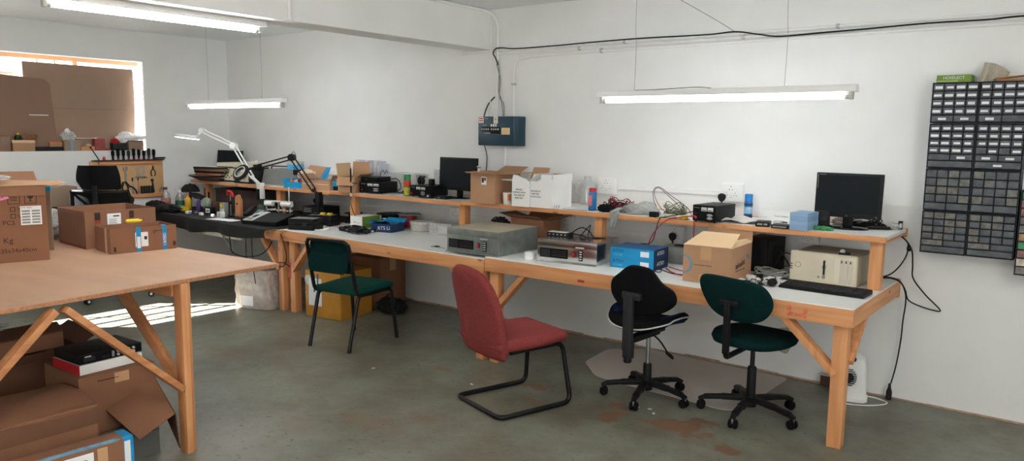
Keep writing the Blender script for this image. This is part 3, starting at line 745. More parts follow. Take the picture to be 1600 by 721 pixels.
b = MB().tube(curve_pts([(.05, -.05, .42), (.14, -.10, .40), (.22, -.14, .35)], 5), .005); b.cushion(blob([(-.03, -.008), (.03, -.010), (.03, .010), (-.03, .008)]), .012, lambda x, y, z: (.235 + x, -.15 - x * .4 + z, .345 - x * .25 + y)); b.build('height_lever', m_black, t)

t = thing('swivel_chair', 'bottle green swivel chair with oval back nearest the beige computer', 'chair', (-1.52, 4.19, 0), -8)
star_base(t, 64, .285, z1=.45, zc=.285, col=m_dkgrey)
sp = blob([(.16, .17), (.215, .05), (.215, -.10), (.14, -.215), (0, -.235), (-.14, -.215), (-.215, -.10), (-.215, .05), (-.16, .17), (0, .20)], 5)
MB().cushion(sp, .06, lambda x, y, z: (x + .03, y - .03, .475 + z + .10 * x * x - .05 * max(0, y)), .12, crown=1.2).build('seat', m_fabgrn2, t, ang=60)
bp = blob([(.13, .105), (.19, .05), (.198, -.025), (.14, -.098), (.02, -.12), (-.11, -.085), (-.18, .0), (-.202, .08), (-.16, .118), (0, .118)], 5)
MB().cushion(bp, .045, lambda x, y, z: (x * 1.07 + .04, -.315 - z + .5 * x * x - .1 * y, .728 + y), .1, crown=1.15).build('backrest', m_fabgrn2, t, ang=60)
b = BX(.022, .058, -.385, -.362, .44, .725, .006); b.box(-.018, .098, -.375, -.345, .70, .735, .010); b.build('back_spine', m_black, t)
MB().tube(fillet([(.04, -.372, .46), (.03, -.35, .415), (0, .02, .42)], .04), .016, 8).build('back_arm', m_black, t)
BX(-.1, .1, -.1, .09, .418, .442, .006).build('seat_plate', m_black, t)

t = thing('office_chair', 'black mesh office chair with a headrest in front of the tool board', 'chair', (-7.28, 3.24, 0), 44)
star_base(t, 20, .30, z1=.46, zc=.28, cw=m_black)
for o in list(t.children):
    if o.name.startswith('base_arm'):
        for k in o.children:
            pass
MB().cushion(blob([(.24, .2), (.25, -.2), (0, -.24), (-.25, -.2), (-.24, .2), (0, .25)], 5), .08, lambda x, y, z: (x, y, .49 + z), .12).build('seat', m_fabblk, t, ang=60)
m_mesh = mat('black_mesh', (17, 17, 19), .85, var=.3, scale=160, spec=.15)
MB().surf(18, 14, lambda u, v: ((2 * u - 1) * (.235 + .03 * math.sin(v * PI * .9)), -.27 - .05 * v + .3 * (u - .5) ** 2 + .03 * math.sin(v * PI), .54 + v * .50), .006).build('mesh_back', m_mesh, t, ang=60)
ring = [((2 * u - 1) * (.235 + .03 * math.sin(v * PI * .9)), -.27 - .05 * v + .3 * (u - .5) ** 2 + .03 * math.sin(v * PI), .54 + v * .50) for u, v in [(k / 10, 0) for k in range(11)] + [(1, k / 8) for k in range(1, 9)] + [(1 - k / 10, 1) for k in range(1, 11)] + [(0, 1 - k / 8) for k in range(1, 8)]]
MB().tube(ring, .013, 8, True).build('back_frame', m_black, t)
MB().surf(16, 10, lambda u, v: ((2 * u - 1) * (.185 + .015 * math.sin(v * PI) - .02 * v), -.34 - .015 * v + .35 * (u - .5) ** 2, 1.055 + v * .215), .03).build('headrest', m_mesh, t, ang=60)
BX(-.025, .025, -.355, -.335, .45, 1.10, .006).build('back_spine', m_black, t); BX(-.03, .03, -.38, .05, .43, .455, .006).build('seat_plate', m_black, t)
for s in (-1, 1):
    BX(s * .27 - .02, s * .27 + .02, -.02, .05, .46, .70, .006).build('arm_post', m_black, t); BX(s * .27 - .04, s * .27 + .04, -.12, .16, .70, .73, .012).build('armrest', m_black, t)

# chair mat under the swivel chairs
pl = fillet([(x, y, 0) for x, y in ((-2.80, 4.42), (-2.58, 4.20), (-2.42, 4.175), (-1.66, 4.14), (-1.58, 4.22), (-1.56, 4.99), (-2.62, 5.0), (-2.84, 4.80))], .05, 4, True)
tag(MB().prism([(p.x, p.y) for p in pl], .0005, .0035).build('chair_mat', mat('grey_mat', (188, 178, 170), .5, var=.04, scale=3), smooth=False), 'worn grey floor mat under the two swivel chairs', 'mat')
# ------------------------------------------------------------------ wall of small-parts drawers
def drawer_cabinet(label, x0, z0, w, h, rows, labelled, seed, y=4.89, tints=None, depth=.138):
    rd = random.Random(seed)
    t = thing('drawer_cabinet', label, 'drawer cabinet', (x0, WY, z0), 0, 'small-parts drawer cabinets on the wall')
    D = depth; f = -D
    b = MB(); b.box(0, w, f + .006, 0, 0, .004); b.box(0, w, f + .006, 0, h - .004, h); b.box(0, .004, f + .006, 0, .004, h - .004); b.box(w - .004, w, f + .006, 0, .004, h - .004); b.box(.004, w - .004, -.006, 0, .004, h - .004)
    tot = sum(r[1] for r in rows); z = h - .004
    for i, (n, k) in enumerate(rows):
        rh = (h - .008) * k / tot
        if i: b.box(.004, w - .004, f + .006, -.006, z - .0015, z + .0015)
        for j in range(1, n): b.box(.004 + (w - .008) * j / n - .0015, .004 + (w - .008) * j / n + .0015, f + .006, -.006, z - rh, z)
        z -= rh
    b.build('cabinet_frame', m_dframe, t, smooth=False)
    z = h - .004
    for n, k in rows:
        rh = (h - .008) * k / tot; cw = (w - .008) / n
        for j in range(n):
            xa, xb = .004 + cw * j + .003, .004 + cw * (j + 1) - .003; za, zb = z - rh + .0035, z - .003
            pull = f + rd.uniform(-.003, .004)
            m = tints[rd.randrange(len(tints))] if tints else rd.choice((m_drawer, m_drawer, m_drawer2) if not labelled else (m_drawer,))
            d = BX(xa, xb, pull, -.02, za, zb, .0015); d.box(xa + .004, xb - .004, pull - .006, pull, za + .001, za + .0055, .0012)
            d = d.build('drawer', m, t, smooth=False)
            if labelled and rd.random() < (.97 if n == 4 else .6):
                c = (xa + xb) / 2 + rd.uniform(-.002, .002); lw = min(.040, (xb - xa) * rd.uniform(.62, .86)); cz = za + (zb - za) * .46; lh = (zb - za) * rd.uniform(.32, .42)
                BX(c - lw / 2, c + lw / 2, pull - .0012, pull + .0005, cz - lh / 2, cz + lh / 2).build('paper_label', m_paper, d, smooth=False)
        z -= rh
    return t
RA = [(4, 1)] * 4 + [(2, .92)]; RB = [(4, 1)] * 4 + [(2, .92), (1, .98)]
ZS = [(1.684, .227, RA), (1.430, .252, RB), (1.189, .239, RA), (.943, .244, RB)]
nm = (('topmost cabinet', 'labelled drawers under the green carton'), ('second cabinet down', 'labelled drawers'), ('third cabinet down', 'unlabelled smoky drawers'), ('lowest cabinet', 'unlabelled smoky drawers'))
for c, (x0, w) in enumerate(((-.832, .230), (-.600, .226))):
    for k, (z0, h, rows) in enumerate(ZS):
        side = ('left', 'right')[c]; q = nm[k]; tail = q[1] if not (k == 0 and c == 1) else 'labelled drawers under the plastic bag'
        drawer_cabinet('%s of the %s stack of black small-parts drawers, %s' % (q[0], side, tail), x0, z0, w, h - .002, rows, k < 2, 10 * c + k)
mixed = [mat('drawer_pale', (196, 186, 172), .5, var=.3, scale=40), m_drawer3, mat('drawer_green', (64, 128, 88), .5, var=.2, scale=30), mat('drawer_brown', (150, 120, 92), .5, var=.3, scale=40), m_drawer2]
drawer_cabinet('black drawer cabinet with colourful contents at the right edge, hung lower than the rest', -.366, .865, .23, .46, [(4, 1)] * 8 + [(2, 1), (2, 1)], False, 77, tints=mixed)
t = thing('green_carton', 'small green carton lying on top of the left drawer stack', 'box', (-.731, 4.96, 1.910))
BX(-.085, .085, -.055, .055, 0, .040, .0015).build('box_body', m_green, t, smooth=False)
text(t, 'HOSELECT', (.0, -.0552, .024), (1, 0, 0), (0, 0, 1), .022, m_cardw, 'lettering')
BX(-.082, .02, -.0558, -.055, .004, .009).build('pale_stripe', mat('pale_green', (178, 200, 130), .6), t, smooth=False)
tag(MB().surf(10, 8, lambda u, v: (-.615 + .12 * u + .02 * v, 4.94 + .02 * math.sin(u * 9) + .02 * v, 1.911 + (.105 - .06 * u * u) * v + .004 * math.sin(v * 9)), .0015).build('plastic_bag', film('beige_film', (196, 186, 168), .8)), 'crumpled beige plastic bag standing on the drawer stacks', 'bag')
t = thing('torn_carton', 'torn brown carton with blue print lying on the right drawer stack', 'box', (-.46, 4.95, 1.910))
MB().sheet([(-.08, -.05, .012), (.085, -.05, .028), (.085, .05, .030), (-.08, .05, .014)], .004).build('box_lid', m_card2, t, smooth=False)
BX(-.07, .085, -.045, .045, 0, .012).build('box_base', m_card, t, smooth=False)
rd = random.Random(4)
for k in range(7): BX(-.04 + k * .016, -.033 + k * .016, .048, .0505, .034 + rd.uniform(0, .006), .043).build('blue_print', m_blued, t, smooth=False)
MB().sheet([(-.05, .045, .03), (.085, .045, .034), (.085, .05, .052), (-.05, .05, .046)], .002).build('raised_flap', m_cardw, t, smooth=False)

# ------------------------------------------------------------------ things on the right-hand raised shelf
SZ = 1.0603
def monitor(label, loc, rz, w, h, z0, lean=3, brand=None, baseR=(.11, .085), g='flat monitors'):
    t = thing('monitor', label, 'monitor', loc, rz, g)
    mx = M.Translation((0, 0, z0 + h / 2)) @ M.Rotation(R(-lean), 4, 'X')
    s = MB().box(-w / 2, w / 2, -.012, .02, -h / 2, h / 2, .005, mx); s.box(-w * .32, w * .32, .018, .045, -h * .32, h * .3, .012, mx)
    s.build('housing', m_black, t)
    BX(-w / 2 + .014, w / 2 - .014, -.0135, -.011, -h / 2 + .026, h / 2 - .014, 0, mx).build('screen', m_screen, t, smooth=False)
    BX(-.028, .028, .01, .035, .012, z0 + h * .35, .006).build('neck', m_black, t)
    MB().lathe([(0, 0), (1, 0), (1, .006), (.92, .012), (.25, .018), (0, .018)], seg=32, mx=M.Diagonal((baseR[0], baseR[1], 1, 1))).build('foot', m_blackg, t)
    if brand: text(t, brand, mx @ V((0, -.0122, -h / 2 + .012)), (1, 0, 0), (0, 0, 1), .012, m_grey, 'maker_mark')
    MB().cyl(mx @ V((w * .44, -.0122, -h / 2 + .012)), mx @ V((w * .44, -.014, -h / 2 + .012)), .003, seg=8).build('power_button', m_grey, t)
    return t
t = monitor('black flat monitor on an oval foot at the right end of the shelf', (-1.205, 4.755, SZ), -2, .375, .262, .065, 2, 'LG', (.125, .085))
BX(-.176, -.174, -.0145, -.0125, .235, .32).build('edge_glint', m_grey, t, smooth=False)
text(t, 'FLATRON', (-.165, -.0145, .316), (1, 0, 0), (0, 0, 1), .008, m_grey, 'model_lettering', 'LEFT')
def carton(t, w, d, h, m, th=.004, flaps=(), bottom=True, z=0, name='box_body'):
    b = MB()
    b.box(-w / 2, w / 2, -d / 2, -d / 2 + th, z, z + h); b.box(-w / 2, w / 2, d / 2 - th, d / 2, z, z + h)
    b.box(-w / 2, -w / 2 + th, -d / 2 + th, d / 2 - th, z, z + h); b.box(w / 2 - th, w / 2, -d / 2 + th, d / 2 - th, z, z + h)
    if bottom: b.box(-w / 2 + th, w / 2 - th, -d / 2 + th, d / 2 - th, z, z + th)
    o = b.build(name, m, t, smooth=False)
    for side, ang, ln, *sk in flaps:
        a = R(ang); sk = sk[0] if sk else .004; fm = sk if not isinstance(sk, (int, float)) else m; ins = .004
        o_, u_ = math.sin(a) * ln, math.cos(a) * ln; e = .0015
        if side == 'f': q = [(-w / 2, -d / 2 - e, z + h), (w / 2, -d / 2 - e, z + h), (w / 2 - ins, -d / 2 - o_ - e, z + h + u_), (-w / 2 + ins, -d / 2 - o_ - e, z + h + u_)]
        if side == 'b': q = [(w / 2, d / 2 + e, z + h), (-w / 2, d / 2 + e, z + h), (-w / 2 + ins, d / 2 + o_ + e, z + h + u_), (w / 2 - ins, d / 2 + o_ + e, z + h + u_)]
        if side == 'l': q = [(-w / 2 - e, d / 2, z + h), (-w / 2 - e, -d / 2, z + h), (-w / 2 - o_ - e, -d / 2 + ins, z + h + u_), (-w / 2 - o_ - e, d / 2 - ins, z + h + u_)]
        if side == 'r': q = [(w / 2 + e, -d / 2, z + h), (w / 2 + e, d / 2, z + h), (w / 2 + o_ + e, d / 2 - ins, z + h + u_), (w / 2 + o_ + e, -d / 2 + ins, z + h + u_)]
        MB().sheet(q, .0035).build('flap', fm, t, smooth=False)
    return o
for z, lab in ((0, 'powder blue carton under its twin beside the black monitor'), (.0505, 'powder blue carton on top of its twin beside the black monitor')):
    t = thing('blue_carton', lab, 'box', (-1.388, 4.545, SZ + z), -3, 'stacked powder blue cartons')
    BX(-.052, .052, -.085, .085, 0, .050, .001).build('box_body', m_sky, t, smooth=False); BX(-.0525, .0525, -.0855, .0855, .030, .0502, .0005).build('box_lid', mat('powder_blue_lid', (136, 166, 198), .6, var=.03), t, smooth=False)
t = thing('white_carton', 'long flat white carton lying against the wall behind the blue cartons', 'box', (-1.615, 4.88, SZ), 2)
BX(-.13, .16, -.06, .06, 0, .068, .001).build('box_body', m_cardw, t, smooth=False); text(t, 'Power Adapter', (-.0, -.0603, .035), (1, 0, 0), (0, 0, 1), .014, m_grey, 'lettering')
t = thing('black_adapter', 'small black adapter box lying between blue can and white carton', 'adapter', (-1.622, 4.53, SZ), 14)
BX(-.042, .042, -.055, .055, 0, .030, .006).build('adapter_body', m_black, t); BX(-.030, .0, -.0565, -.0545, .010, .02).build('port', m_grey, t); BX(.008, .028, -.0565, -.0545, .010, .02).build('port', m_grey, t)
t = thing('flat_box', 'low black module lying directly left of the blue cartons', 'module', (-1.50, 4.50, SZ), 0)
BX(-.05, .048, -.045, .045, 0, .022, .002).build('module_body', m_dkgrey, t); BX(-.04, .04, -.0462, -.0448, .008, .014).build('module_slot', m_grey, t)
rd = random.Random(9)
for k in range(7):
    x, y = rd.uniform(-1.60, -1.46), rd.uniform(4.60, 4.76)
    s = rd.uniform(.012, .028); t = thing('connector', 'tiny white and grey connector scraps behind the black module on the shelf', 'connector', (x, y, SZ), rd.uniform(0, 180), 'loose connector scraps on the shelf')
    BX(-s, s, -s * .6, s * .6, 0, s * .8, .002).build('connector_body', rd.choice((m_white, m_lgrey, m_dkgrey)), t); BX(-s * .5, s * .5, -s * .62, -s * .55, s * .2, s * .6).build('connector_pins', m_grey, t)
def can(label, loc, r, h, body, cap, bands=(), caph=.3, g=None, name='spray_can', cat='can', capr=.96):
    t = thing(name, label, cat, loc, 0, g)
    hb = h * (1 - caph)
    MB().lathe([(0, 0), (r * .93, 0), (r, .004), (r, hb - .008), (r * .9, hb), (0, hb)], seg=24).build('can_body', body, t)
    MB().lathe([(0, hb + .0002), (r * capr, hb), (r * capr, h - .006), (r * capr * .9, h), (0, h)], seg=24).build('can_cap', cap, t)
    for z0, z1, m in bands: MB().lathe([(r + .0004, hb * z0), (r + .0006, hb * z0 + .0005), (r + .0006, hb * z1), (r + .0004, hb * z1 + .0005)], seg=24).build('label_band', m, t)
    return t
m_canblue = mat('can_blue', (30, 108, 170), .35); m_canmid = mat('can_pale', (150, 186, 214), .4, var=.3, scale=70); m_candark = mat('can_dark', (30, 40, 66), .4, var=.3, scale=60)
can('slim blue spray can standing on the shelf below the right-hand socket', (-1.845, 4.86, SZ), .027, .162, m_canblue, mat('cap_blue', (30, 130, 205), .3), ((.06, .22, m_candark), (.30, .66, m_canmid), (.75, .86, m_candark)), .28)
t = thing('paper_bag', 'flattened clear and white plastic packets lying by the blue can', 'packet', (-1.80, 4.62, SZ), 8)
MB().surf(12, 8, lambda u, v: (-.12 + .26 * u, -.10 + .2 * v, .004 + .02 * abs(math.sin(u * 5 + v * 3)) + .012 * v), .0012).build('packet_film', mat('white_packet', (214, 210, 204), .5, var=.08, scale=20), t)
MB().sheet([(-.09, -.115, .003), (.02, -.10, .003), (.03, -.05, .004), (-.09, -.06, .004)], .002).build('packet_end', m_grey, t, smooth=False)
t = thing('bench_power_supply', 'black power supply with two meters and red leads beside the socket plug', 'power supply', (-1.955, 4.57, SZ), -4, 'black bench power supplies')
def psu(t, w, d, h, meters=True, sockets=True):
    BX(-w / 2, w / 2, -d / 2, d / 2, .008, h, .004).build('case', m_black, t)
    BX(-w / 2 + .004, w / 2 - .004, -d / 2 - .003, -d / 2 + .001, .012, h - .004, .001).build('front_panel', m_blackm, t)
    for sx in (-1, 1):
        for sy in (-1, 1): MB().cyl((sx * (w / 2 - .015), sy * (d / 2 - .02), 0), (sx * (w / 2 - .015), sy * (d / 2 - .02), .009), .008, seg=10).build('foot', m_black, t)
    y = -d / 2 - .003
    if meters:
        for cx in (-.10, .18):
            m_ = BX(w * cx, w * (cx + .23), y - .004, y + .001, h * .66, h * .88, .001).build('meter', m_lgrey, t)
            BX(w * (cx + .03), w * (cx + .20), y - .0045, y - .0035, h * .69, h * .73).build('meter_scale', m_ink, m_, smooth=False)
    for z, rr in ((h * .44, .2), (h * .26, .2)):
        MB().lathe([(0, 0), (1, 0), (.8, .5), (0, .6)], seg=16, mx=M.Translation((w * .27, y, z)) @ M.Rotation(R(90), 4, 'X') @ M.Diagonal((w * .13, h * .08, .006, 1))).build('maker_badge', m_grey, t)
    MB().cyl((-w * .34, y, h * .3), (-w * .34, y - .014, h * .3), .006, seg=12).build('terminal', m_red, t)
    MB().cyl((-w * .34, y, h * .5), (-w * .34, y - .014, h * .5), .006, seg=12).build('terminal', m_dkgrey, t)
    BX(-w * .42, -w * .2, y - .0005, y + .001, h * .82, h * .85).build('panel_text', m_grey, t, smooth=False)
psu(t, .155, .27, .108)
def cable(label, pts, r, m, name='test_lead', cat='cable', g=None, k=6):
    o = MB().tube(curve_pts(pts, k), r, 8).build(name, m); tag(o, label, cat, g); return o
cable('red test lead drooping from the shelf power supply down behind the blue cartons', [(-2.02, 4.43, 1.10), (-2.10, 4.40, 1.085), (-2.18, 4.42, 1.07), (-2.26, 4.44, 1.02), (-2.34, 4.46, .92), (-2.36, 4.48, .83), (-2.33, 4.5, .77)], .0038, m_redlead)
cable('black test lead looping down from the shelf beside the lower socket', [(-2.02, 4.43, 1.13), (-2.12, 4.45, 1.10), (-2.24, 4.47, 1.072), (-2.28, 4.455, 1.05), (-2.33, 4.46, .90), (-2.42, 4.46, .875), (-2.47, 4.47, .80), (-2.47, 4.5, .76)], .003, m_black)
cable('short red lead hanging straight down from the shelf behind the open carton', [(-2.01, 4.43, 1.09), (-2.03, 4.45, 1.068), (-2.04, 4.465, 1.05), (-2.04, 4.466, .96), (-2.045, 4.468, .88), (-2.05, 4.47, .76)], .0038, m_redlead)
cable('black mains cord from the upper plug down to the shelf power supply', [(-2.065, 4.98, 1.10), (-2.06, 4.97, 1.08), (-2.03, 4.9, 1.066), (-1.97, 4.72, 1.09)], .004, m_black)
cable('black cord on the shelf running from power supply towards the blue can', [(-1.90, 4.70, 1.075), (-1.85, 4.74, 1.066), (-1.80, 4.75, 1.09), (-1.77, 4.70, 1.068), (-1.70, 4.66, 1.065)], .003, m_black)
# tangle of leads, plastic bag, small boards
def tangle(b, c, rx, ry, rz, n, r, seed, turns=3):
    rd = random.Random(seed)
    for i in range(n):
        a0 = rd.uniform(0, 6.28); pts = []
        for k in range(turns * 6):
            a = a0 + k * 1.05; s = rd.uniform(.45, 1)
            pts.append((c[0] + rx * s * math.cos(a), c[1] + ry * s * math.sin(a), c[2] + r + abs(rz * rd.uniform(0, 1) * math.sin(k * .7 + i))))
        b.tube(curve_pts(pts, 4), r, 6)
    return b
tag(tangle(MB(), (-2.68, 4.66, SZ), .10, .09, .10, 4, .003, 21, 4).build('test_lead_tangle', mat('dark_red_lead', (120, 26, 38), .5)), 'tangle of dark red test leads on the shelf left of the plastic bag', 'cable')
tag(tangle(MB(), (-2.71, 4.63, SZ), .10, .08, .07, 3, .0032, 22, 3).build('black_lead_tangle', m_black), 'tangle of black leads mixed with red ones left of the plastic bag', 'cable')
t = thing('cable_bundle', 'small black coiled cable bundle on the shelf edge by the blue bottle', 'cable', (-2.745, 4.555, SZ))
MB().crumple((0, 0, .024), (.10, .07, .052), 5, .3, floor=.0).build('coil', m_blackm, t); MB().tube(curve_pts([(-.03, 0, .02), (-.09, -.02, .006), (-.14, -.0, .005), (-.15, .05, .03), (-.135, .09, .05)], 5), .0028).build('loose_end', m_black, t)
cable('thin red lead looped high above the plastic bag on the shelf', [(-2.30, 4.66, 1.07), (-2.38, 4.68, 1.10), (-2.44, 4.70, 1.17), (-2.45, 4.71, 1.225), (-2.41, 4.71, 1.235), (-2.33, 4.70, 1.18), (-2.26, 4.69, 1.13), (-2.22, 4.68, 1.075)], .0022, mat('thin_red_lead', (140, 40, 50), .5))
cable('thin black lead looped high above the plastic bag on the shelf', [(-2.42, 4.72, 1.07), (-2.46, 4.72, 1.15), (-2.465, 4.72, 1.22), (-2.42, 4.72, 1.243), (-2.32, 4.70, 1.19), (-2.22, 4.68, 1.14), (-2.16, 4.66, 1.10), (-2.13, 4.62, 1.066)], .0022, m_black)
t = thing('plastic_bag', 'crumpled grey plastic bag of parts sagging over the shelf edge', 'bag', (-2.50, 4.60, SZ))
def bagf(u, v):
    a = u * 2 * PI; s = math.sin(v * PI) ** .7
    x = -.155 + v * .33; rr = .065 * s * (1 + .16 * math.sin(a * 3 + v * 9) + .1 * math.sin(a * 7 - v * 15))
    return (x, rr * 1.25 * math.cos(a), max(.0012, .034 * s + rr * .72 * math.sin(a) + .012 * math.sin(v * 12) * s))
MB().surf(30, 24, bagf).build('bag_film', m_filmg, t, ang=70)
def tail(u, v): 
    k = v; x = -.115 + .045 * (u - .5) * (1 + math.sin(k * 4) * .5) - .01 * k; y = -.085 - .058 * min(1, k * 3) - .012 * math.sin(u * 8) ; z = .035 - .16 * k * k - .0 * u
    if k < .2: y = -.06 - .08 * k / .2 - .01 * math.sin(u * 8); z = .04 - .02 * k / .2
    else: y = -.142 - .012 * math.sin(u * 9 + k * 7); z = .02 - .135 * (k - .2)
    return (x, y, z)
MB().surf(14, 14, tail, .0012).build('hanging_tail', m_filmg, t, ang=70)
tag(tangle(MB(), (-2.26, 4.64, SZ), .09, .07, .10, 4, .0022, 33, 3).build('component_wires', m_pcb), 'nest of greenish wired circuit boards on the shelf by the power supply', 'electronics')
for k, (x, y, a) in enumerate(((-2.29, 4.66, 20), (-2.22, 4.62, 70), (-2.25, 4.69, 110))):
    t = thing('circuit_board', 'small green circuit board in the nest of wires by the power supply', 'circuit board', (x, y, SZ + .0005 + .016 * k), a, 'small green circuit boards')
    BX(-.05, .05, -.03, .03, 0, .002).build('board', m_pcb, t, smooth=False)
    for q in range(6): BX(-.04 + q * .014, -.033 + q * .014, -.02 + (q % 3) * .014, -.012 + (q % 3) * .014, .002, .010, .001).build('component', (m_black, m_lgrey, m_yellow)[q % 3], t)
t = thing('heat_sink', 'little finned black heat sink standing at the shelf edge', 'heat sink', (-2.345, 4.51, SZ))
BX(-.026, .026, -.022, .022, 0, .008).build('heat_sink_base', m_black, t)
for k in range(6): BX(-.026 + k * .0094, -.021 + k * .0094, -.022, .022, .008, .034).build('fin', m_black, t, smooth=False)
t = thing('relay_module', 'row of pale cream relay modules lying flat at the shelf edge', 'module', (-2.20, 4.515, SZ), -3)
BX(-.10, .10, -.025, .025, 0, .004).build('board', m_pcb, t, smooth=False)
for k in range(5): BX(-.092 + k * .037, -.062 + k * .037, -.022, .022, .004, .024, .002).build('relay', (m_lgrey, m_beige, m_lgrey, m_beige, m_yellow)[k], t)
t = thing('steel_rod', 'thin steel blade lying between the heat sink and relay modules', 'tool', (-2.29, 4.53, SZ), 2); BX(-.03, .03, -.004, .004, 0, .003).build('blade', m_steel, t); BX(.03, .06, -.006, .006, 0, .008, .002).build('grip', m_black, t)
# blue powder bottle with a red cap, clear jug
t = can('blue bottle with a red cap standing on the shelf left of the lead tangle', (-2.883, 4.60, SZ), .030, .158, m_canblue, m_red, (), .17, name='powder_bottle', cat='bottle', capr=.88)
MB().prism(rrect(.03, .075, .008), 0, .002, M.Translation((0, -.0305, .07)) @ M.Rotation(R(90), 4, 'X')).build('bottle_label', mat('pink_label', (214, 120, 130), .5, var=.3, scale=60), t)
t = thing('plastic_jug', 'empty clear plastic jug with a handle against the wall', 'jug', (-3.12, 4.905, SZ), 20)
MB().lathe([(0, .001), (.055, .001), (.066, .010), (.066, .13), (.056, .165), (.026, .195), (.024, .215), (.0, .215)], seg=28).build('jug_body', m_clearpl, t)
MB().lathe([(.027, .198), (.028, .222), (0, .224)], seg=20).build('jug_cap', m_lgrey, t)
MB().tube(fillet([(-.03, -.02, .19), (-.075, -.04, .18), (-.078, -.04, .10), (-.06, -.03, .085)], .02), .007).build('jug_handle', m_clearpl, t)
# two white cartons
m_inner = m_card2
t = thing('white_open_carton', 'white carton with open flaps, left of the pair on the shelf', 'box', (-3.415, 4.56, SZ), 2, 'open white cartons on the shelf')
carton(t, .155, .235, .19, m_cardw, flaps=(('b', 25, .10, m_inner), ('l', 88, .10)))
MB().prism([(-.0775, -.001), (.0775, -.001), (.05, .018), (.02, .022), (-.02, .040), (-.065, .045)], 0, .0035, M.Translation((0, -.116, .19)) @ M.Rotation(R(90), 4, 'X')).build('torn_flap', m_cardw, t, smooth=False)
def lines(t, x, y, z, n, w, h, m, seed, xd=(1, 0, 0), name='printed_lines'):
    rd = random.Random(seed)
    words = ['FRAGILE', 'HANDLE WITH', 'THIS SIDE UP', 'KEEP DRY', 'DO NOT STACK']
    for k in range(n): text(t, words[(k + seed) % 5], (x, y, z - k * h), xd, (0, 0, 1), w, m, name)
lines(t, -.012, -.1178, .125, 4, .017, .021, m_ink, 0)
t = thing('white_open_carton', 'wider white carton with a tall raised side, right of the pair', 'box', (-3.243, 4.60, SZ), 2, 'open white cartons on the shelf')
carton(t, .185, .27, .19, m_cardw, flaps=(('b', 14, .05, m_inner), ('r', 2, .055), ('l', -30, .06)))
BX(-.0, .0925, -.1385, -.1352, .001, .243).build('tall_panel', m_cardw, t, smooth=False)
lines(t, -.05, -.1352, .12, 3, .015, .021, m_ink, 2)
MB().cyl((-.03, -.12, .188), (.0, -.12, .2), .012, seg=12).build('paper_roll', m_cardw, t)
t = thing('paper_strip', 'white printed paper strip leaning on the shelf edge before the white cartons', 'paper', (-3.15, 4.505, SZ), 2)
MB().sheet([(-.05, -.012, .0005), (.055, -.012, .0005), (.055, .012, .03), (-.05, .012, .03)], .001).build('sheet', m_paper, t, smooth=False)
for k in range(5): MB().sheet([(-.04 + k * .02, -.0125, .004), (-.033 + k * .02, -.0125, .004), (-.033 + k * .02, .0075, .026), (-.04 + k * .02, .0075, .026)], -.0006).build('printed_bar', m_grey, t, smooth=False)
t = thing('steel_rule', 'thin dark steel rule lying near the shelf edge before the jug', 'ruler', (-2.98, 4.52, SZ), 1); BX(-.10, .10, -.008, .008, 0, .0015).build('rule_blade', m_dkgrey, t, smooth=False); MB().cyl((.09, 0, .0015), (.09, 0, .0018), .004, seg=10).build('hanging_hole', m_black, t)
# brown open carton with mug and jars
t = thing('brown_open_carton', 'brown carton with wide flaps standing beside the dark monitor', 'box', (-3.775, 4.60, SZ), 3)
carton(t, .235, .34, .232, m_card2, flaps=(('f', 86, .06), ('r', 87, .16), ('l', 86, .06), ('b', 70, .12)))
BX(-.012, .035, -.1715, -.1698, .145, .205).build('barcode_label', m_paper, t, smooth=False); BX(-.008, .012, -.1722, -.1714, .16, .198).build('label_print', m_ink, t, smooth=False); BX(.016, .031, -.1722, -.1714, .175, .2).build('label_print', m_ink, t, smooth=False)
MB().surf(8, 10, lambda u, v: (-.121 - .006 * math.sin(v * 9), -.13 + .035 * u, .06 + .15 * v), .003).build('red_tab', m_red, t)
t = thing('turned_finial', 'small turned wooden finial standing on the brown carton flap', 'finial', (-3.885, 4.52, SZ + .2375)); MB().lathe([(0, 0), (.012, 0), (.010, .01), (.008, .02), (.016, .03), (.014, .042), (0, .046)], seg=16).build('finial_body', m_beige, t); MB().lathe([(.0165, .03), (.0168, .034), (.0162, .036)], seg=16).build('finial_ring', m_dkgrey, t)
t = thing('mug', 'white mug with orange blotches at the shelf edge by the brown carton', 'mug', (-3.597, 4.525, SZ))
MB().lathe([(0, 0), (.030, 0), (.033, .004), (.037, .088), (.034, .088), (.030, .006), (0, .006)], seg=24).build('mug_body', m_white, t)
for s in (-1, 1): MB().surf(8, 8, lambda u, v: (s * .036 * math.cos((u - .5) * 1.5), -.036 * math.sin((u - .5) * 1.5 + .5), .03 + .05 * v), .0015).build('orange_blotch', m_orange, t)
for k, (x, y) in enumerate(((-3.53, 4.60), (-3.535, 4.68))):
    t = thing('glass_jar', ('front', 'rear')[k] + ' glass jar with brown contents squeezed between brown and white cartons', 'jar', (x, y, SZ), 0, 'glass jars between the cartons')
    MB().lathe([(0, .001), (.03, .001), (.032, .006), (.032, .10), (.024, .12), (.024, .135)], seg=20).build('jar_glass', m_glass, t); MB().lathe([(0, .004), (.028, .004), (.028, .065), (0, .065)], seg=16).build('jar_contents', mat('brown_powder', (130, 76, 44), .8, var=.2, scale=40), t); MB().lathe([(0, .15), (.026, .148), (.026, .132)], seg=18).build('jar_lid', m_lgrey, t)
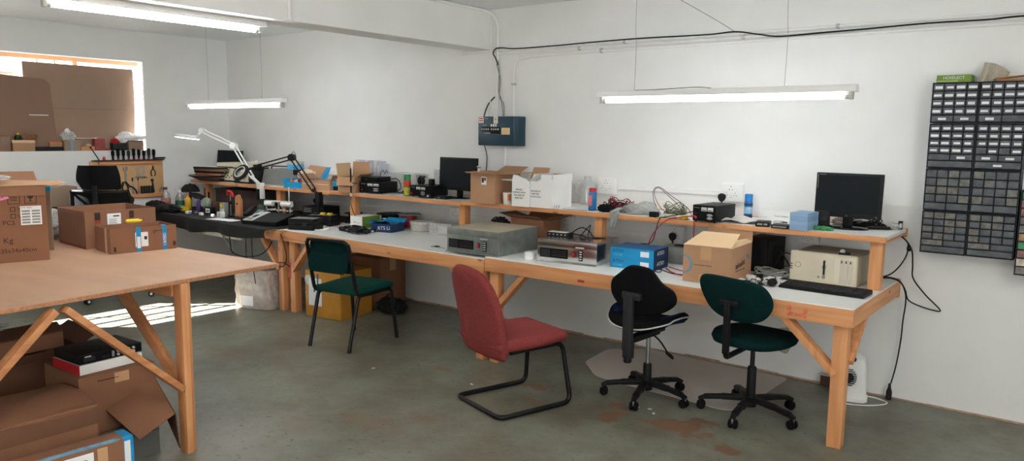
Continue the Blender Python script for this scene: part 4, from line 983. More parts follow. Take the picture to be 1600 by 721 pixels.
# clutter behind the monitor and cables down the end of the bench
t = thing('green_packet', 'crumpled bright green packet lying before the black monitor', 'packet', (-1.285, 4.575, SZ)); MB().crumple((0, 0, .008), (.085, .06, .022), 3, .5, floor=.0005).build('packet_wrap', mat('bright_green_wrap', (70, 150, 92), .5, var=.2, scale=30), t); MB().sheet([(-.05, -.03, .002), (-.02, -.05, .003), (.03, -.045, .003), (.02, -.02, .004)], .001).build('packet_corner', mat('pale_green_wrap', (130, 200, 140), .5), t)
tag(tangle(MB(), (-1.17, 4.90, SZ), .16, .06, .05, 4, .0035, 41, 3).build('monitor_cables', m_black), 'jumble of black cables on the shelf behind the black monitor', 'cable')
t = thing('brown_pouch', 'crumpled beige paper packet among the cables behind the black monitor', 'packet', (-1.26, 4.90, SZ)); MB().crumple((0, 0, .022), (.11, .07, .05), 8, .3, floor=.0005).build('pouch', mat('beige_packet', (170, 152, 136), .7, var=.2, scale=20), t); BX(-.03, .03, -.045, -.043, .02, .03).build('pouch_tape', m_lgrey, t)
t = thing('black_charger', 'black charger brick standing behind the blue cartons and monitor', 'charger', (-1.34, 4.76, SZ), 10); BX(-.035, .035, -.03, .03, 0, .10, .006).build('charger_body', m_black, t); BX(-.02, .02, -.0312, -.0295, .04, .06).build('charger_label', m_dkgrey, t)
cable('black plug pack lying on the shelf at the right of the monitor foot', [(-1.10, 4.80, 1.068), (-1.04, 4.83, 1.070), (-.99, 4.86, 1.070)], .009, m_black, 'inline_adapter', 'adapter')
t = thing('usb_stick', 'tiny black dongle standing upright at the right end of the shelf', 'dongle', (-.948, 4.93, SZ), 20); BX(-.012, .012, -.006, .006, 0, .05, .002).build('dongle_body', m_black, t); BX(-.007, .007, -.0066, -.0055, .012, .036).build('dongle_face', m_lgrey, t)
t = thing('clear_wrap', 'scrap of clear plastic wrap at the shelf end below the dongle', 'packet', (-1.00, 4.93, SZ)); MB().crumple((0, 0, .016), (.09, .05, .035), 14, .4, floor=.0005).build('wrap', m_film, t); BX(-.02, .01, -.02, .0, .0005, .004).build('wrap_label', m_paper, t)
g = 'black mains cables hanging off the right end of the bench'
cable('black cable arching from the shelf end back onto the bench top', [(-1.12, 4.82, 1.068), (-1.04, 4.86, 1.072), (-.97, 4.88, 1.05), (-.905, 4.90, 1.0), (-.895, 4.91, .965), (-.905, 4.92, .90), (-.95, 4.93, .82), (-1.0, 4.94, .775), (-1.06, 4.94, .757)], .0042, m_black, 'mains_cable', 'cable', g)
cable('black cable hanging from the shelf end in a long kinked loop by the wall', [(-1.10, 4.86, 1.066), (-1.02, 4.89, 1.07), (-.94, 4.91, 1.03), (-.88, 4.93, .95), (-.87, 4.95, .85), (-.865, 4.97, .77), (-.80, 4.99, .68), (-.715, 5.0, .595), (-.76, 5.0, .59), (-.84, 4.99, .61), (-.885, 4.97, .64), (-.90, 4.95, .70), (-.935, 4.95, .75), (-.99, 4.94, .765), (-1.05, 4.95, .757)], .0042, m_black, 'mains_cable', 'cable', g)
cable('black cable dropping straight to the floor with a connector at its end', [(-1.05, 4.90, .757), (-.98, 4.91, .766), (-.925, 4.93, .745), (-.90, 4.95, .69), (-.895, 4.97, .62), (-.905, 4.985, .5), (-.91, 4.995, .38), (-.925, 4.995, .22), (-.945, 4.99, .1)], .0042, m_black, 'mains_cable', 'cable', g)
t = thing('cable_connector', 'black mains connector at the end of the cable on the floor', 'connector', (-.95, 4.985, 0)); MB().lathe([(0, .0005), (.016, .0005), (.017, .05), (.009, .075), (.007, .1), (0, .1)], seg=12).build('connector_shell', m_black, t); BX(-.008, .008, -.0185, -.0165, .012, .03).build('connector_mark', m_dkgrey, t)
t = thing('cable_knot', 'black cable knot where two cables are tied beyond the shelf end', 'cable', (-.888, 4.905, .955)); MB().ball((0, 0, 0), .014, (1, 1, 1.3)).build('knot', m_black, t); MB().tube(curve_pts([(-.01, 0, 0), (0, -.015, .004), (.012, 0, 0), (0, .014, -.004)], 4, True), .004, 6, True).build('tie', m_dkgrey, t)

# ------------------------------------------------------------------ things on the right-hand bench top
BZ = .7503
t = thing('desktop_computer', 'beige desktop computer lying on its side under the shelf', 'computer', (-1.245, 4.72, BZ), -2)
BX(-.195, .175, -.17, .19, .004, .172, .006).build('case', m_beiged, t)
BX(-.2, .178, -.198, -.168, .0, .182, .014, seg=3).build('front_bezel', m_beige, t)
BX(.055, .16, -.2005, -.195, .012, .165, .003).build('drive_bay', mat('pale_beige', (222, 214, 194), .5, var=.03), t)
for k in range(3): BX(.088 + k * .024, .108 + k * .024, -.2035, -.199, .018, .158, .0015).build('bay_cover', mat('grey_beige', (204, 196, 180), .5, var=.05), t); BX(.094 + k * .024, .1 + k * .024, -.2045, -.2025, .135, .15).build('bay_mark', m_dkgrey, t)
MB().tube([(.0, -.1985, .055), (.0, -.1995, .14)], .006, 8).build('floppy_slot', m_dkgrey, t); MB().ball((.0, -.198, .10), .011, (1, .3, 1.4)).build('eject_button', m_grey, t)
for x, z, r_ in ((-.028, .04, .007), (.0, .042, .010)): MB().cyl((x, -.1975, z), (x, -.2005, z), r_, seg=16).build('push_button', m_grey, t)
MB().tube([(-.15 + .016 * math.cos(a * .314), -.199, .10 + .016 * math.sin(a * .314)) for a in range(20)], .0013, 6, True).build('round_badge', m_grey, t)
for k in range(3): BX(-.2, -.18, -.1995, -.197, .072 + k * .014, .076 + k * .014).build('vent_slot', m_dkgrey, t, smooth=False)
t = thing('tape_dispenser', 'little steel and black clip gadget on top of the beige computer', 'gadget', (-1.165, 4.60, BZ + .1725), 5); BX(-.03, .03, -.02, .02, 0, .014, .002).build('gadget_base', m_black, t); MB().cyl((-.01, -.012, .02), (-.01, .012, .02), .014).build('gadget_drum', m_steel, t)
t = thing('keyboard', 'black computer keyboard lying in front of the beige computer', 'keyboard', (-1.19, 4.335, BZ), -2)
b = MB(); b.prism([(-.085, 0), (.085, 0), (.085, .026), (-.085, .014)], -.228, .228, M.Rotation(R(90), 4, 'X') @ M.Rotation(R(90), 4, 'Y') @ M.Identity(4), .003)
b.b.free(); b = MB(); b.prism([(-.085, 0), (.085, 0), (.085, .026), (-.085, .014)], -.228, .228, M(((0, 0, 1, 0), (1, 0, 0, 0), (0, 1, 0, 0), (0, 0, 0, 1))), .003); b.build('keyboard_case', m_black, t)
b = MB()
for r_ in range(6):
    y = -.068 + r_ * .023; z = .014 + (y + .085) / .17 * .012; x = -.218
    while x < .21:
        w_ = .09 if (r_ == 0 and -.10 < x < -.07) else .0165
        if not (.088 < x < .098 or .155 < x < .160): b.box(x, x + w_, y, y + .0185, z - .002, z + .006, .0015)
        x += w_ + .0022
b.build('keys', m_dkgrey, t)
t = thing('black_speaker_box', 'upright black power unit under the shelf behind the printed carton', 'power supply', (-1.70, 4.78, BZ), -8)
BX(-.085, .085, -.12, .12, 0, .212, .004).build('case', m_black, t); BX(.084, .0865, -.1, .1, .02, .19).build('side_panel', m_dkgrey, t)
MB().tube([(.087, .0 + .05 * math.cos(a * .3), .11 + .05 * math.sin(a * .3)) for a in range(21)], .003, 6, True).build('fan_ring', m_black, t)
tag(MB().tube(curve_pts([(-1.59, 4.62, .78), (-1.54, 4.60, .86), (-1.50, 4.60, .90), (-1.45, 4.62, .87), (-1.45, 4.64, .80), (-1.52, 4.62, .765), (-1.62, 4.58, .757)], 6), .004).build('coiled_cable', m_black), 'black cable looped between the black power unit and beige computer', 'cable')
tag(MB().tube(curve_pts([(-1.59, 4.66, .93), (-1.54, 4.63, .90), (-1.47, 4.63, .80), (-1.44, 4.63, .77)], 6), .004).build('coiled_cable', m_black), 'black cable slanting down behind the beige computer', 'cable')
tag(tangle(MB(), (-1.56, 4.53, BZ), .11, .07, .05, 3, .0035, 51, 3).build('grey_cables', m_grey), 'heap of grey and pale cables left of the beige computer', 'cable')
rd = random.Random(12)
for k in range(44):
    x, y = rd.uniform(-1.64, -1.43), rd.uniform(4.24, 4.50); s = rd.uniform(.010, .026)
    if y < 4.36 and x > -1.47: continue
    t = thing('connector', 'small black, white and grey plugs scattered between the open carton and keyboard', 'connector', (x, y, BZ + .001 * (k % 4)), rd.uniform(0, 180), 'loose connectors on the bench by the keyboard')
    BX(-s, s, -s * .55, s * .55, 0, s * .9, .002).build('connector_body', rd.choice((m_white, m_lgrey, m_black, m_dkgrey, m_white)), t); BX(-s * 1.4, -s, -s * .3, s * .3, s * .2, s * .6).build('connector_tip', m_grey, t)
t = thing('computer_mouse', 'black computer mouse at the left end of the keyboard', 'mouse', (-1.46, 4.27, BZ), 10); MB().ball((0, 0, .006), .03, (.9, 1.6, .75)).build('mouse_shell', m_black, t); BX(-.004, .004, -.04, -.02, .022, .029, .002).build('scroll_wheel', m_dkgrey, t)
for c in t.children: c.location.z += .0165
# printed carton
t = thing('printed_carton', 'open tan carton with blue ring print on the bench behind the green swivel chair', 'box', (-1.795, 4.28, BZ), 3)
W_, D_, H_ = .285, .365, .212
carton(t, W_, D_, H_, m_card2, flaps=(('b', 12, .09),))
MB().sheet([(-W_ / 2, -D_ / 2 + .0, H_ + .001), (W_ / 2, -D_ / 2, H_ + .001), (W_ / 2 - .01, -D_ / 2 + .17, H_ + .065), (-W_ / 2 + .05, -D_ / 2 + .17, H_ + .065)], .0035).build('flap', m_cardl, t, smooth=False)
MB().sheet([(W_ / 2 + .001, -D_ / 2 + .004, H_), (W_ / 2 + .001, D_ / 2 - .004, H_), (W_ / 2 - .02, D_ / 2 - .03, H_ + .02), (W_ / 2 - .10, -D_ / 2 + .05, H_ + .02)], .0035).build('flap', m_cardl, t, smooth=False)
m_ring = mat('blue_grey_print', (110, 140, 162), .85)
b = MB(); pts = [(-.142 + .058 * math.sin(a), -.0 + .058 * math.cos(a)) for a in [k * PI / 24 for k in range(25)]]; pts2 = [(-.142 + .044 * math.sin(a), .044 * math.cos(a)) for a in [k * PI / 24 for k in range(25)]]
pts[0] = (-.142, .058); b.prism(pts + pts2[::-1], 0, .0006, M.Translation((0, -D_ / 2 - .0002, .10)) @ M.Rotation(R(90), 4, 'X')); b.build('ring_print', m_ring, t, smooth=False)
text(t, 'we love online shopping', (-.02, -D_ / 2, .102), (1, 0, 0), (0, 0, 1), .0105, m_inkb, 'lettering')
BX(-.038, .028, -D_ / 2 - .0012, -D_ / 2 + .0005, .135, H_ - .002).build('packing_tape', m_tape, t, smooth=False); BX(-.042, .022, -D_ / 2 - .0012, -D_ / 2 + .0005, .003, .05).build('packing_tape', m_tape, t, smooth=False)
text(t, 'takealot', (W_ / 2 + .0002, -.02, .105), (0, 1, .10), (0, -.1, 1), .052, mat('teal_black_ink', (30, 52, 60), .8), 'lettering', sx=.95)
MB().cyl((W_ / 2, .115, .135), (W_ / 2 + .0008, .115, .135), .016, seg=20).build('blue_dot', m_blue, t); BX(W_ / 2, W_ / 2 + .0006, -.10, .07, .068, .072).build('small_print', m_inkb, t, smooth=False)
# grey box and blue cartons
t = thing('grey_box', 'small grey metal box with a sloped top under the lower plugged socket', 'box', (-2.235, 4.66, BZ), 4); BX(-.085, .085, -.08, .09, 0, .112, .003).build('case', m_grey, t); BX(-.02, .06, -.03, .03, .112, .118, .002).build('black_pad', m_black, t)
for k, lab in enumerate(('blue shipping carton under its twin beside the shiny preheater', 'blue shipping carton stacked on its twin beside the shiny preheater')):
    t = thing('blue_shipping_carton', lab, 'box', (-2.345, 4.325, BZ + k * .0665), 4, 'two blue cartons stacked on the bench')
    BX(-.15, .15, -.115, .115, 0, .066, .0012).build('box_body', m_blue, t, smooth=False)
    BX(.1495, .1508, -.1145, .1145, .001, .0655).build('navy_end', m_navy, t, smooth=False); BX(-.1508, -.1495, -.1145, .1145, .001, .0655).build('navy_end', m_navy, t, smooth=False)
    BX(-.1495, .1495, -.1145, .1145, .0655, .0664).build('box_lid', m_blued, t, smooth=False)
    text(t, 'ATSO', (-.135, -.115, .045), (1, 0, 0), (0, 0, 1), .027, m_navy, 'lettering', 'LEFT', sx=1.15); text(t, 'LITE 9000', (-.128, -.115, .018), (1, 0, 0), (0, 0, 1), .016, mat('pale_teal_ink', (110, 196, 206), .6), 'small_lettering', 'LEFT')
    BX(.06, .118, -.1162, -.1145, .018, .052).build('address_label', m_paper, t, smooth=False)
    text(t, 'ATSO', (.1508, -.01, .038), (0, 1, 0), (0, 0, 1), .034, m_cardw, 'lettering', sx=1.25)
t = thing('lead_set', 'red and black test leads lying between blue cartons and printed carton', 'cable', (-2.06, 4.20, BZ)); MB().tube(curve_pts([(-.12, .12, .006), (-.08, .02, .004), (-.1, -.05, .02), (-.06, -.03, .03), (0, .02, .006), (.08, .04, .005)], 5), .003).build('black_lead', m_black, t); MB().tube(curve_pts([(-.11, .16, .006), (-.04, .08, .005), (.03, .02, .006), (.1, .0, .005)], 5), .004).build('red_lead', m_redlead, t); MB().tube(curve_pts([(-.11, .2, .01), (-.02, .16, .005), (.05, .14, .005)], 5), .003).build('red_lead', m_redlead, t)
# preheaters
def preheater(label, loc, rz, w, d, h, m, top, g='metal preheater ovens on the bench', shiny=False):
    t = thing('preheater', label, 'oven', loc, rz, g)
    b = BX(-w / 2, w / 2, -d / 2, d / 2, .004, h, .002); b.box(-w / 2, w / 2, -d / 2 - .002, -d / 2, h - .045, h - .0, .001)
    b.build('case', m, t)
    BX(-w / 2 - .002, w / 2 + .002, -d / 2 - .004, d / 2 + .002, h, h + .0025).build('top_plate', top, t, smooth=False)
    y = -d / 2
    o = BX(-w * .46, w * .02, y - .003, y + .001, .03, .092, .001).build('oven_opening', m_blackm, t)
    BX(-w * .44, -w * .28, y - .0042, y - .0028, .035, .085).build('opening_lip', m_dkgrey, o, smooth=False)
    for k in range(4): MB().cyl((-w * .25, y - .004, .045 + k * .011), (0, y - .004, .045 + k * .011), .0025, seg=8).build('heater_rod', mat('rusty_rod', (70, 44, 40), .6, var=.2) if k == 0 else m_dkgrey, o)
    s = BX(w * .10, w * .145, y - .006, y + .001, .048, .082, .002).build('power_switch', m_black, t); BX(w * .106, w * .139, y - .0085, y - .005, .052, .078, .002).build('red_rocker', m_red, s)
    BX(w * .21, w * .27, y - .004, y + .001, .026, .096, .001).build('terminal_strip', m_blackm, t)
    for k in range(4): BX(w * .222, w * .258, y - .006, y - .0035, .034 + k * .016, .042 + k * .016).build('terminal_screw', m_lgrey, t)
    BX(w * .15, w * .29, y - .0035, y + .0005, .108, .116).build('name_strip', m_lgrey, t, smooth=False)
    BX(-w / 2 + .001, w / 2 - .001, y - .020, y, .0, .004).build('front_lip', m, t, smooth=False)
    return t
t = preheater('dull galvanised steel oven box with a cardboard-topped lid on the bench', (-3.52, 4.235, BZ - .0), 2, .47, .47, .168, m_galv, mat('dusty_board', (168, 160, 140), .7, var=.1, scale=6), )
t.location.x = -3.50
for o in t.children: pass
t2 = preheater('shiny polished steel oven box next to the blue cartons', (-2.785, 4.285, BZ), 7, .435, .36, .150, m_chrome, m_chrome)
t = thing('power_strip', 'black switch box with cables lying on the shiny oven', 'adapter', (-2.93, 4.27, BZ + .1528), 8); BX(-.085, .085, -.035, .035, 0, .026, .003).build('strip_case', m_black, t); BX(-.08, .06, -.03, .03, .026, .029, .001).build('strip_lid', m_lgrey, t)
for k in range(5): BX(-.07 + k * .03, -.058 + k * .03, -.0362, -.0345, .008, .016).build('strip_port', m_grey, t)
for k, q in enumerate((((-2.87, 4.32, .925), (-2.80, 4.34, .965), (-2.76, 4.38, .935), (-2.70, 4.34, .908), (-2.62, 4.36, .908)), ((-2.86, 4.30, .925), (-2.78, 4.34, .908), (-2.72, 4.28, .908), (-2.66, 4.34, .908)), ((-2.80, 4.42, .908), (-2.77, 4.40, .97), (-2.74, 4.34, .98), (-2.76, 4.26, .912), (-2.68, 4.20, .908)))):
    cable(('upper', 'lowest', 'tallest')[k] + ' black cable looping over the top of the shiny oven', q, .0035, m_black, 'oven_cable', 'cable', 'black cables on the shiny oven')
t = thing('tape_roll', 'roll of white tape standing between the two steel ovens', 'tape', (-3.055, 4.09, BZ)); MB().lathe([(.016, 0), (.034, 0), (.034, .05), (.016, .05), (.016, 0)], seg=28).build('tape_winding', m_white, t); MB().lathe([(.0155, .0005), (.0158, .0005), (.0158, .0495), (.013, .0495), (.013, .0005), (.0155, .0005)], seg=24).build('tape_core', m_cardw, t)
t = thing('notepad', 'loose white paper sheets by the shiny oven', 'paper', (-3.10, 4.22, BZ), 15); MB().sheet([(-.07, -.10, .0003), (.07, -.10, .0003), (.07, .10, .0003), (-.07, .10, .0003)], .002).build('sheet', m_paper, t, smooth=False); MB().sheet([(-.05, -.08, .003), (.08, -.09, .003), (.09, .05, .003), (-.04, .06, .003)], .001).build('sheet', m_lgrey, t, smooth=False)
t = thing('small_adapter', 'small black box behind the white tape roll between the ovens', 'adapter', (-3.16, 4.44, BZ), 6); BX(-.035, .035, -.03, .03, 0, .085, .003).build('adapter_body', m_black, t); BX(-.02, .02, -.031, -.0295, .03, .055).build('adapter_face', m_lgrey, t)
t = thing('folded_carton', 'flattened brown carton with open lid in the shade behind the dull oven', 'box', (-3.47, 4.72, BZ), -6)
carton(t, .34, .2, .20, m_card3, flaps=(('f', 62, .06), ('l', 80, .14), ('r', 70, .12), ('b', 40, .06)))
t = thing('black_pouch', 'dark lump of black cable bag left of the folded carton', 'bag', (-3.80, 4.70, BZ)); MB().crumple((0, 0, .085), (.17, .13, .17), 15, .2, floor=.001).build('pouch', m_cloth, t); MB().tube(curve_pts([(-.06, -.05, .15), (0, -.06, .185), (.06, -.05, .15)], 5), .006).build('pouch_strap', m_black, t)
t = thing('caliper', 'small steel calliper lying on the white bench left of the dull oven', 'tool', (-3.93, 4.13, .7353), -8); BX(-.075, .075, -.004, .004, 0, .003).build('beam_rule', m_steel, t); BX(-.05, -.02, -.016, .016, .0, .007, .002).build('slider', m_dkgrey, t); BX(-.075, -.068, -.03, .02, .0, .004).build('jaw', m_steel, t)
# under the bench and floor
t = thing('fan_heater', 'white upright fan heater on the floor behind the bench leg', 'heater', (-1.135, 4.86, 0), 12)
b = MB(); b.prism(rrect(.155, .13, .045), .02, .03)
b.b.free(); b = MB()
def heat(u, v):
    a = u * 2 * PI; k = v; w_ = .082 - .022 * k ** 2.2; d_ = .075 - .02 * k ** 2
    if k > .9: w_ *= math.sqrt(max(0.0, 1 - ((k - .9) / .1) ** 2)) * .75 + .0; d_ *= math.sqrt(max(0., 1 - ((k - .9) / .1) ** 2)) * .75
    c, s = math.cos(a), math.sin(a); return (w_ * math.copysign(abs(c) ** .6, c), d_ * math.copysign(abs(s) ** .6, s), .02 + .275 * k)
b.surf(36, 24, lambda u, v: heat(u, v)); b.build('heater_shell', m_white, t, ang=50)
MB().prism(rrect(.18, .17, .05), 0.001, .022, None, .003).build('heater_foot', m_white, t)
b = MB()
for k in range(9):
    zz = .10 + k * .012; ww = .045 * math.sqrt(max(.05, 1 - ((k - 4) / 4.6) ** 2)); b.box(-.02 - ww, -.02 + ww, -.081 + .002 * k * .5, -.070, zz, zz + .006, .001)
b.build('fan_grille', m_dkgrey, t)
MB().lathe([(0, 0), (.03, 0), (.03, .004), (0, .004)], seg=24, mx=M.Translation((-.02, -.0715, .148)) @ M.Rotation(R(90), 4, 'X')).build('grille_disc', m_black, t)
MB().cyl((.0, -.058, .262), (.0, -.074, .266), .017, seg=20, bev=.003).build('control_dial', m_dkgrey, t); MB().cyl((-.035, -.058, .27), (-.035, -.066, .272), .007, seg=12).build('indicator', m_grey, t)
cable('white mains cord lying on the floor in a loop beside the fan heater', [(-1.06, 4.86, .03), (-1.02, 4.90, .02), (-.98, 4.93, .005), (-.94, 4.90, .005), (-.955, 4.84, .005), (-1.02, 4.77, .005), (-1.12, 4.72, .005), (-1.22, 4.71, .005)], .0035, m_white, 'heater_flex', 'cable')
t = thing('wall_block', 'small brown junction block low on the wall beside the bench leg', 'block', (-1.33, 5.005, .0)); BX(-.03, .03, -.02, .02, .0, .07, .003).build('block', mat('brown_bakelite', (96, 62, 50), .5), t); BX(-.036, .036, -.024, .022, .07, .075, .001).build('block_lid', m_lgrey, t)
t = thing('plaster_patch', 'grey torn ring of old plaster on the wall under the bench', 'patch', (-1.62, WY, .235)); pts = blob([(.10, .05), (.06, .10), (-.02, .09), (-.09, .06), (-.10, -.0), (-.05, -.06), (.02, -.08), (.05, -.03)], 4)
MB().prism([(x, z) for x, z in pts], 0, .002, M.Rotation(R(90), 4, 'X')).build('patch', mat('old_plaster', (176, 168, 160), .9, var=.15, scale=40), t, smooth=False); MB().prism([(x * .55 + .01, z * .55 + .012) for x, z in pts], .0018, .003, M.Rotation(R(90), 4, 'X')).build('patch_centre', m_wall, t, smooth=False)
# ------------------------------------------------------------------ middle shelf
SM, BM = 1.0503, .7353
t = monitor('black flat monitor half hidden behind the brown carton', (-4.30, 4.74, SM), -3, .43, .275, .065, 2, None, (.12, .09))
cable('black cord curling on the shelf in front of the half-hidden monitor', [(-4.36, 4.62, 1.055), (-4.45, 4.58, 1.055), (-4.50, 4.56, 1.08), (-4.55, 4.58, 1.085), (-4.56, 4.54, 1.055), (-4.48, 4.52, 1.055), (-4.40, 4.55, 1.055)], .005, m_black)
t = thing('webcam', 'small dark webcam with a pale front lying before the half-hidden monitor', 'camera', (-4.47, 4.56, SM), 20); MB().ball((0, 0, .018), .018).build('webcam_head', m_dkgrey, t); MB().cyl((0, -.015, .018), (0, -.021, .018), .009).build('lens_ring', m_lgrey, t)
t = thing('dark_device', 'low black docking box in front of the half-hidden monitor', 'adapter', (-4.33, 4.60, SM), 5); BX(-.06, .05, -.04, .04, 0, .024, .004).build('device_body', m_black, t); BX(-.04, -.01, -.0412, -.0395, .008, .014).build('device_port', m_grey, t)
t = thing('bench_power_supply', 'black power supply with earmuff-like plugs on top beside the green spray', 'power supply', (-4.60, 4.70, SM), 0, 'black bench power supplies'); psu(t, .20, .26, .098)
for k, (x, lab) in enumerate(((-4.655, 'left black plug top lying on the power supply by the green spray'), (-4.615, 'right black plug top lying on the power supply by the green spray'))):
    q = thing('plug_top', lab, 'plug', (x, 4.64, SM + .0985), 0, 'plug tops on the power supply'); MB().ball((0, 0, .036), .026, (.75, .8, 1.35)).build('plug_shell', m_black, q); MB().tube(curve_pts([(0, 0, .06), (.012, 0, .076), (.03, 0, .066)], 4), .006).build('plug_cord', m_black, q)
t = thing('black_knob_box', 'small upright black switch cube on the power supply near the monitor', 'switch', (-4.53, 4.66, SM + .0985)); BX(-.02, .02, -.02, .02, 0, .055, .004).build('cube_body', m_black, t); BX(-.01, .01, -.0215, -.0195, .02, .04).build('cube_face', m_dkgrey, t)
cable('black mains cord sagging between power supply and half-hidden monitor', [(-4.53, 4.70, 1.14), (-4.46, 4.75, 1.16), (-4.40, 4.80, 1.15), (-4.3, 4.84, 1.16)], .003, m_black)
m_cangrn = mat('can_green', (30, 128, 70), .35); m_canyel = mat('can_yellow', (176, 168, 56), .4, var=.3, scale=40); m_canred = mat('can_red', (206, 64, 48), .4, var=.1)
can('green, red and yellow insect spray can on the shelf between two power supplies', (-4.765, 4.60, SM), .032, .185, m_cangrn, m_cangrn, ((.05, .55, m_canyel), (.62, .98, m_canred)), .27)
cable('black cord with an angular kink on the shelf left of the green spray', [(-5.05, 4.75, 1.055), (-4.97, 4.72, 1.057), (-4.92, 4.70, 1.07), (-4.88, 4.72, 1.12), (-4.84, 4.74, 1.125), (-4.90, 4.68, 1.08), (-4.85, 4.64, 1.057), (-4.80, 4.66, 1.055)], .004, m_black)
t = thing('clear_box', 'big clear plastic box standing behind the green spray can', 'box', (-5.02, 4.87, SM), 0); carton(t, .33, .16, .165, m_film, th=.003); BX(-.17, .17, -.085, .085, .165, .175, .003).build('box_lid', m_film, t)
t = thing('clear_stand', 'clear acrylic holder standing behind the power supply plugs', 'holder', (-4.62, 4.90, SM)); carton(t, .15, .08, .22, m_film, th=.003); BX(-.03, .03, -.0412, -.04, .05, .1).build('holder_card', m_paper, t)
t = thing('bench_power_supply', 'black power supply with a second unit stacked on top, by the tall carton', 'power supply', (-5.19, 4.66, SM), 10, 'black bench power supplies'); psu(t, .24, .26, .10)
t = thing('radio_unit', 'flat black unit lying on top of the left-hand power supply', 'power supply', (-5.225, 4.655, SM + .1005), 12); BX(-.09, .09, -.10, .10, 0, .042, .003).build('case', m_black, t); BX(-.085, .085, -.103, -.099, .004, .038, .001).build('front_panel', m_blackm, t); BX(-.07, -.02, -.1045, -.1025, .012, .03).build('display', m_dkgrey, t)
cable('black lead bowing out behind the stacked power supplies', [(-5.12, 4.72, 1.17), (-5.05, 4.74, 1.18), (-5.0, 4.74, 1.14), (-5.0, 4.74, 1.09), (-5.06, 4.72, 1.06)], .004, m_black)
cable('grey wire crown curling up from the upper power unit', [(-5.22, 4.70, 1.193), (-5.22, 4.71, 1.23), (-5.19, 4.71, 1.25), (-5.17, 4.71, 1.22), (-5.15, 4.71, 1.25), (-5.13, 4.71, 1.225)], .003, m_dkgrey)
# paper sheets in a rack
t = thing('paper_rack', 'wire wall rack on the shelf stuffed with white papers', 'rack', (-5.55, 4.93, SM)); b = MB()
for z in (.02, .10): b.tube(fillet([(-.22, -.06, z), (.20, -.06, z), (.20, .05, z), (-.22, .05, z)], .02, 4, True), .003, 6, True)
for x in (-.22, -.08, .06, .20): b.tube([(x, -.06, .002), (x, -.06, .10)], .003, 6); b.tube([(x, .05, .002), (x, .05, .10)], .003, 6); b.tube([(x, -.06, .004), (x, .05, .004)], .003, 6)
b.build('wire_frame', m_grey, t)
rd = random.Random(6)
for k in range(13):
    x = -.20 + k * .0285; tilt = rd.uniform(-4, 14); h = rd.uniform(.235, .275)
    q = thing('paper_sheet', 'white printed sheet standing upright in the wire rack', 'paper', (-5.55 + x, 4.925, SM + .0065), (30 if k < 4 else 62 + k) + rd.uniform(-6, 6), 'papers in the wire rack')
    mx = M.Rotation(R(tilt if k < 11 else 10), 4, 'Y') if False else M.Rotation(R(rd.uniform(-5, 5)), 4, 'X')
    BX(-.05, .05, -.0008, .0008, 0, h, 0, mx).build('sheet', m_paper if k % 2 else m_paper2, q, smooth=False)
    for j in range(4): BX(-.04, .03, -.0012, .0012, h * .3 + j * .035, h * .3 + j * .035 + .006, 0, mx).build('print_block', m_lgrey, q, smooth=False)
# tall cartons left of the power supply
t = thing('tall_carton', 'open brown carton with raised flaps left of the stacked power supplies', 'box', (-5.42, 4.56, SM), 14)
carton(t, .19, .22, .14, m_card2, flaps=(('l', 8, .12, m_cardl), ('b', 4, .13), ('r', 60, .06), ('f', 160, .08)))
BX(-.02, .03, -.112, -.1098, .05, .054).build('tape_line', m_inkb, t, smooth=False)
t = thing('antenna', 'thin black upright antenna rod standing in front of the tall carton', 'antenna', (-5.335, 4.42, SM + .02)); t.location = (-5.335, 4.4545, .94)
MB().cyl((0, 0, .105), (0, 0, .33), .007, seg=10).build('antenna_rod', m_black, t); MB().cyl((0, 0, .08), (0, 0, .108), .012, seg=12).build('antenna_base', m_lgrey, t); BX(.006, .08, -.003, .004, .195, .202).build('antenna_stub', m_black, t)
MB().tube(curve_pts([(0, 0, .08), (.0, .0, .0), (.03, .02, -.10), (.06, .05, -.16)], 5), .003).build('antenna_lead', m_black, t)
t = thing('blue_relay', 'small bright blue and black box on the shelf edge by the black lamp arm', 'relay', (-5.62, 4.55, SM), 16); BX(-.04, .03, -.035, .035, 0, .085, .003).build('relay_case', m_black, t); BX(-.042, .032, -.037, .037, .04, .087, .002).build('blue_cap', m_blue, t); MB().tube(curve_pts([(.03, -.02, .01), (.065, -.03, .05), (.05, -.03, .10), (-.02, -.02, .10)], 5), .004).build('grey_lead', m_lgrey, t)
# far-left shelf
SL, BL = 1.0403, .7463
t = thing('long_carton', 'long open tan carton on the far left shelf beside the black lamp arm', 'box', (-5.90, 4.60, SL), 8); carton(t, .36, .22, .095, m_card2, flaps=(('l', 50, .08), ('r', 30, .06))); BX(-.16, .16, -.1115, -.1098, .058, .061).build('printed_line', m_cardw, t, smooth=False)
tag(tangle(MB(), (-5.92, 4.56, SL + .05), .13, .07, .07, 3, .003, 61, 3).build('carton_wires', m_grey), 'grey wires spilling out of the long open tan carton', 'cable')
t = thing('split_carton', 'torn brown carton with a blue inside leaning open on the far left shelf', 'box', (-6.25, 4.72, SL), 10)
MB().sheet([(-.15, -.06, .03), (.12, -.08, .02), (.16, .05, .20), (-.06, .06, .215)], .005).build('leaning_panel', m_card2, t, smooth=False)
MB().sheet([(.12, -.08, .02), (.19, .0, .06), (.20, .06, .20), (.16, .05, .20)], .005).build('blue_panel', m_blue, t, smooth=False)
MB().crumple((-.02, -.04, .10), (.20, .07, .14), 31, .25).build('foam_lining', mat('cream_foam', (214, 196, 172), .9, var=.15, scale=20), t); BX(-.16, .14, -.09, .06, 0, .03).build('box_base', m_card, t, smooth=False)
t = thing('blue_tray', 'bright blue flat carton with scraps on top at the far left shelf edge', 'box', (-6.24, 4.56, SL), 14); carton(t, .27, .12, .06, m_blue, flaps=(('l', 40, .04), ('b', 5, .03)))
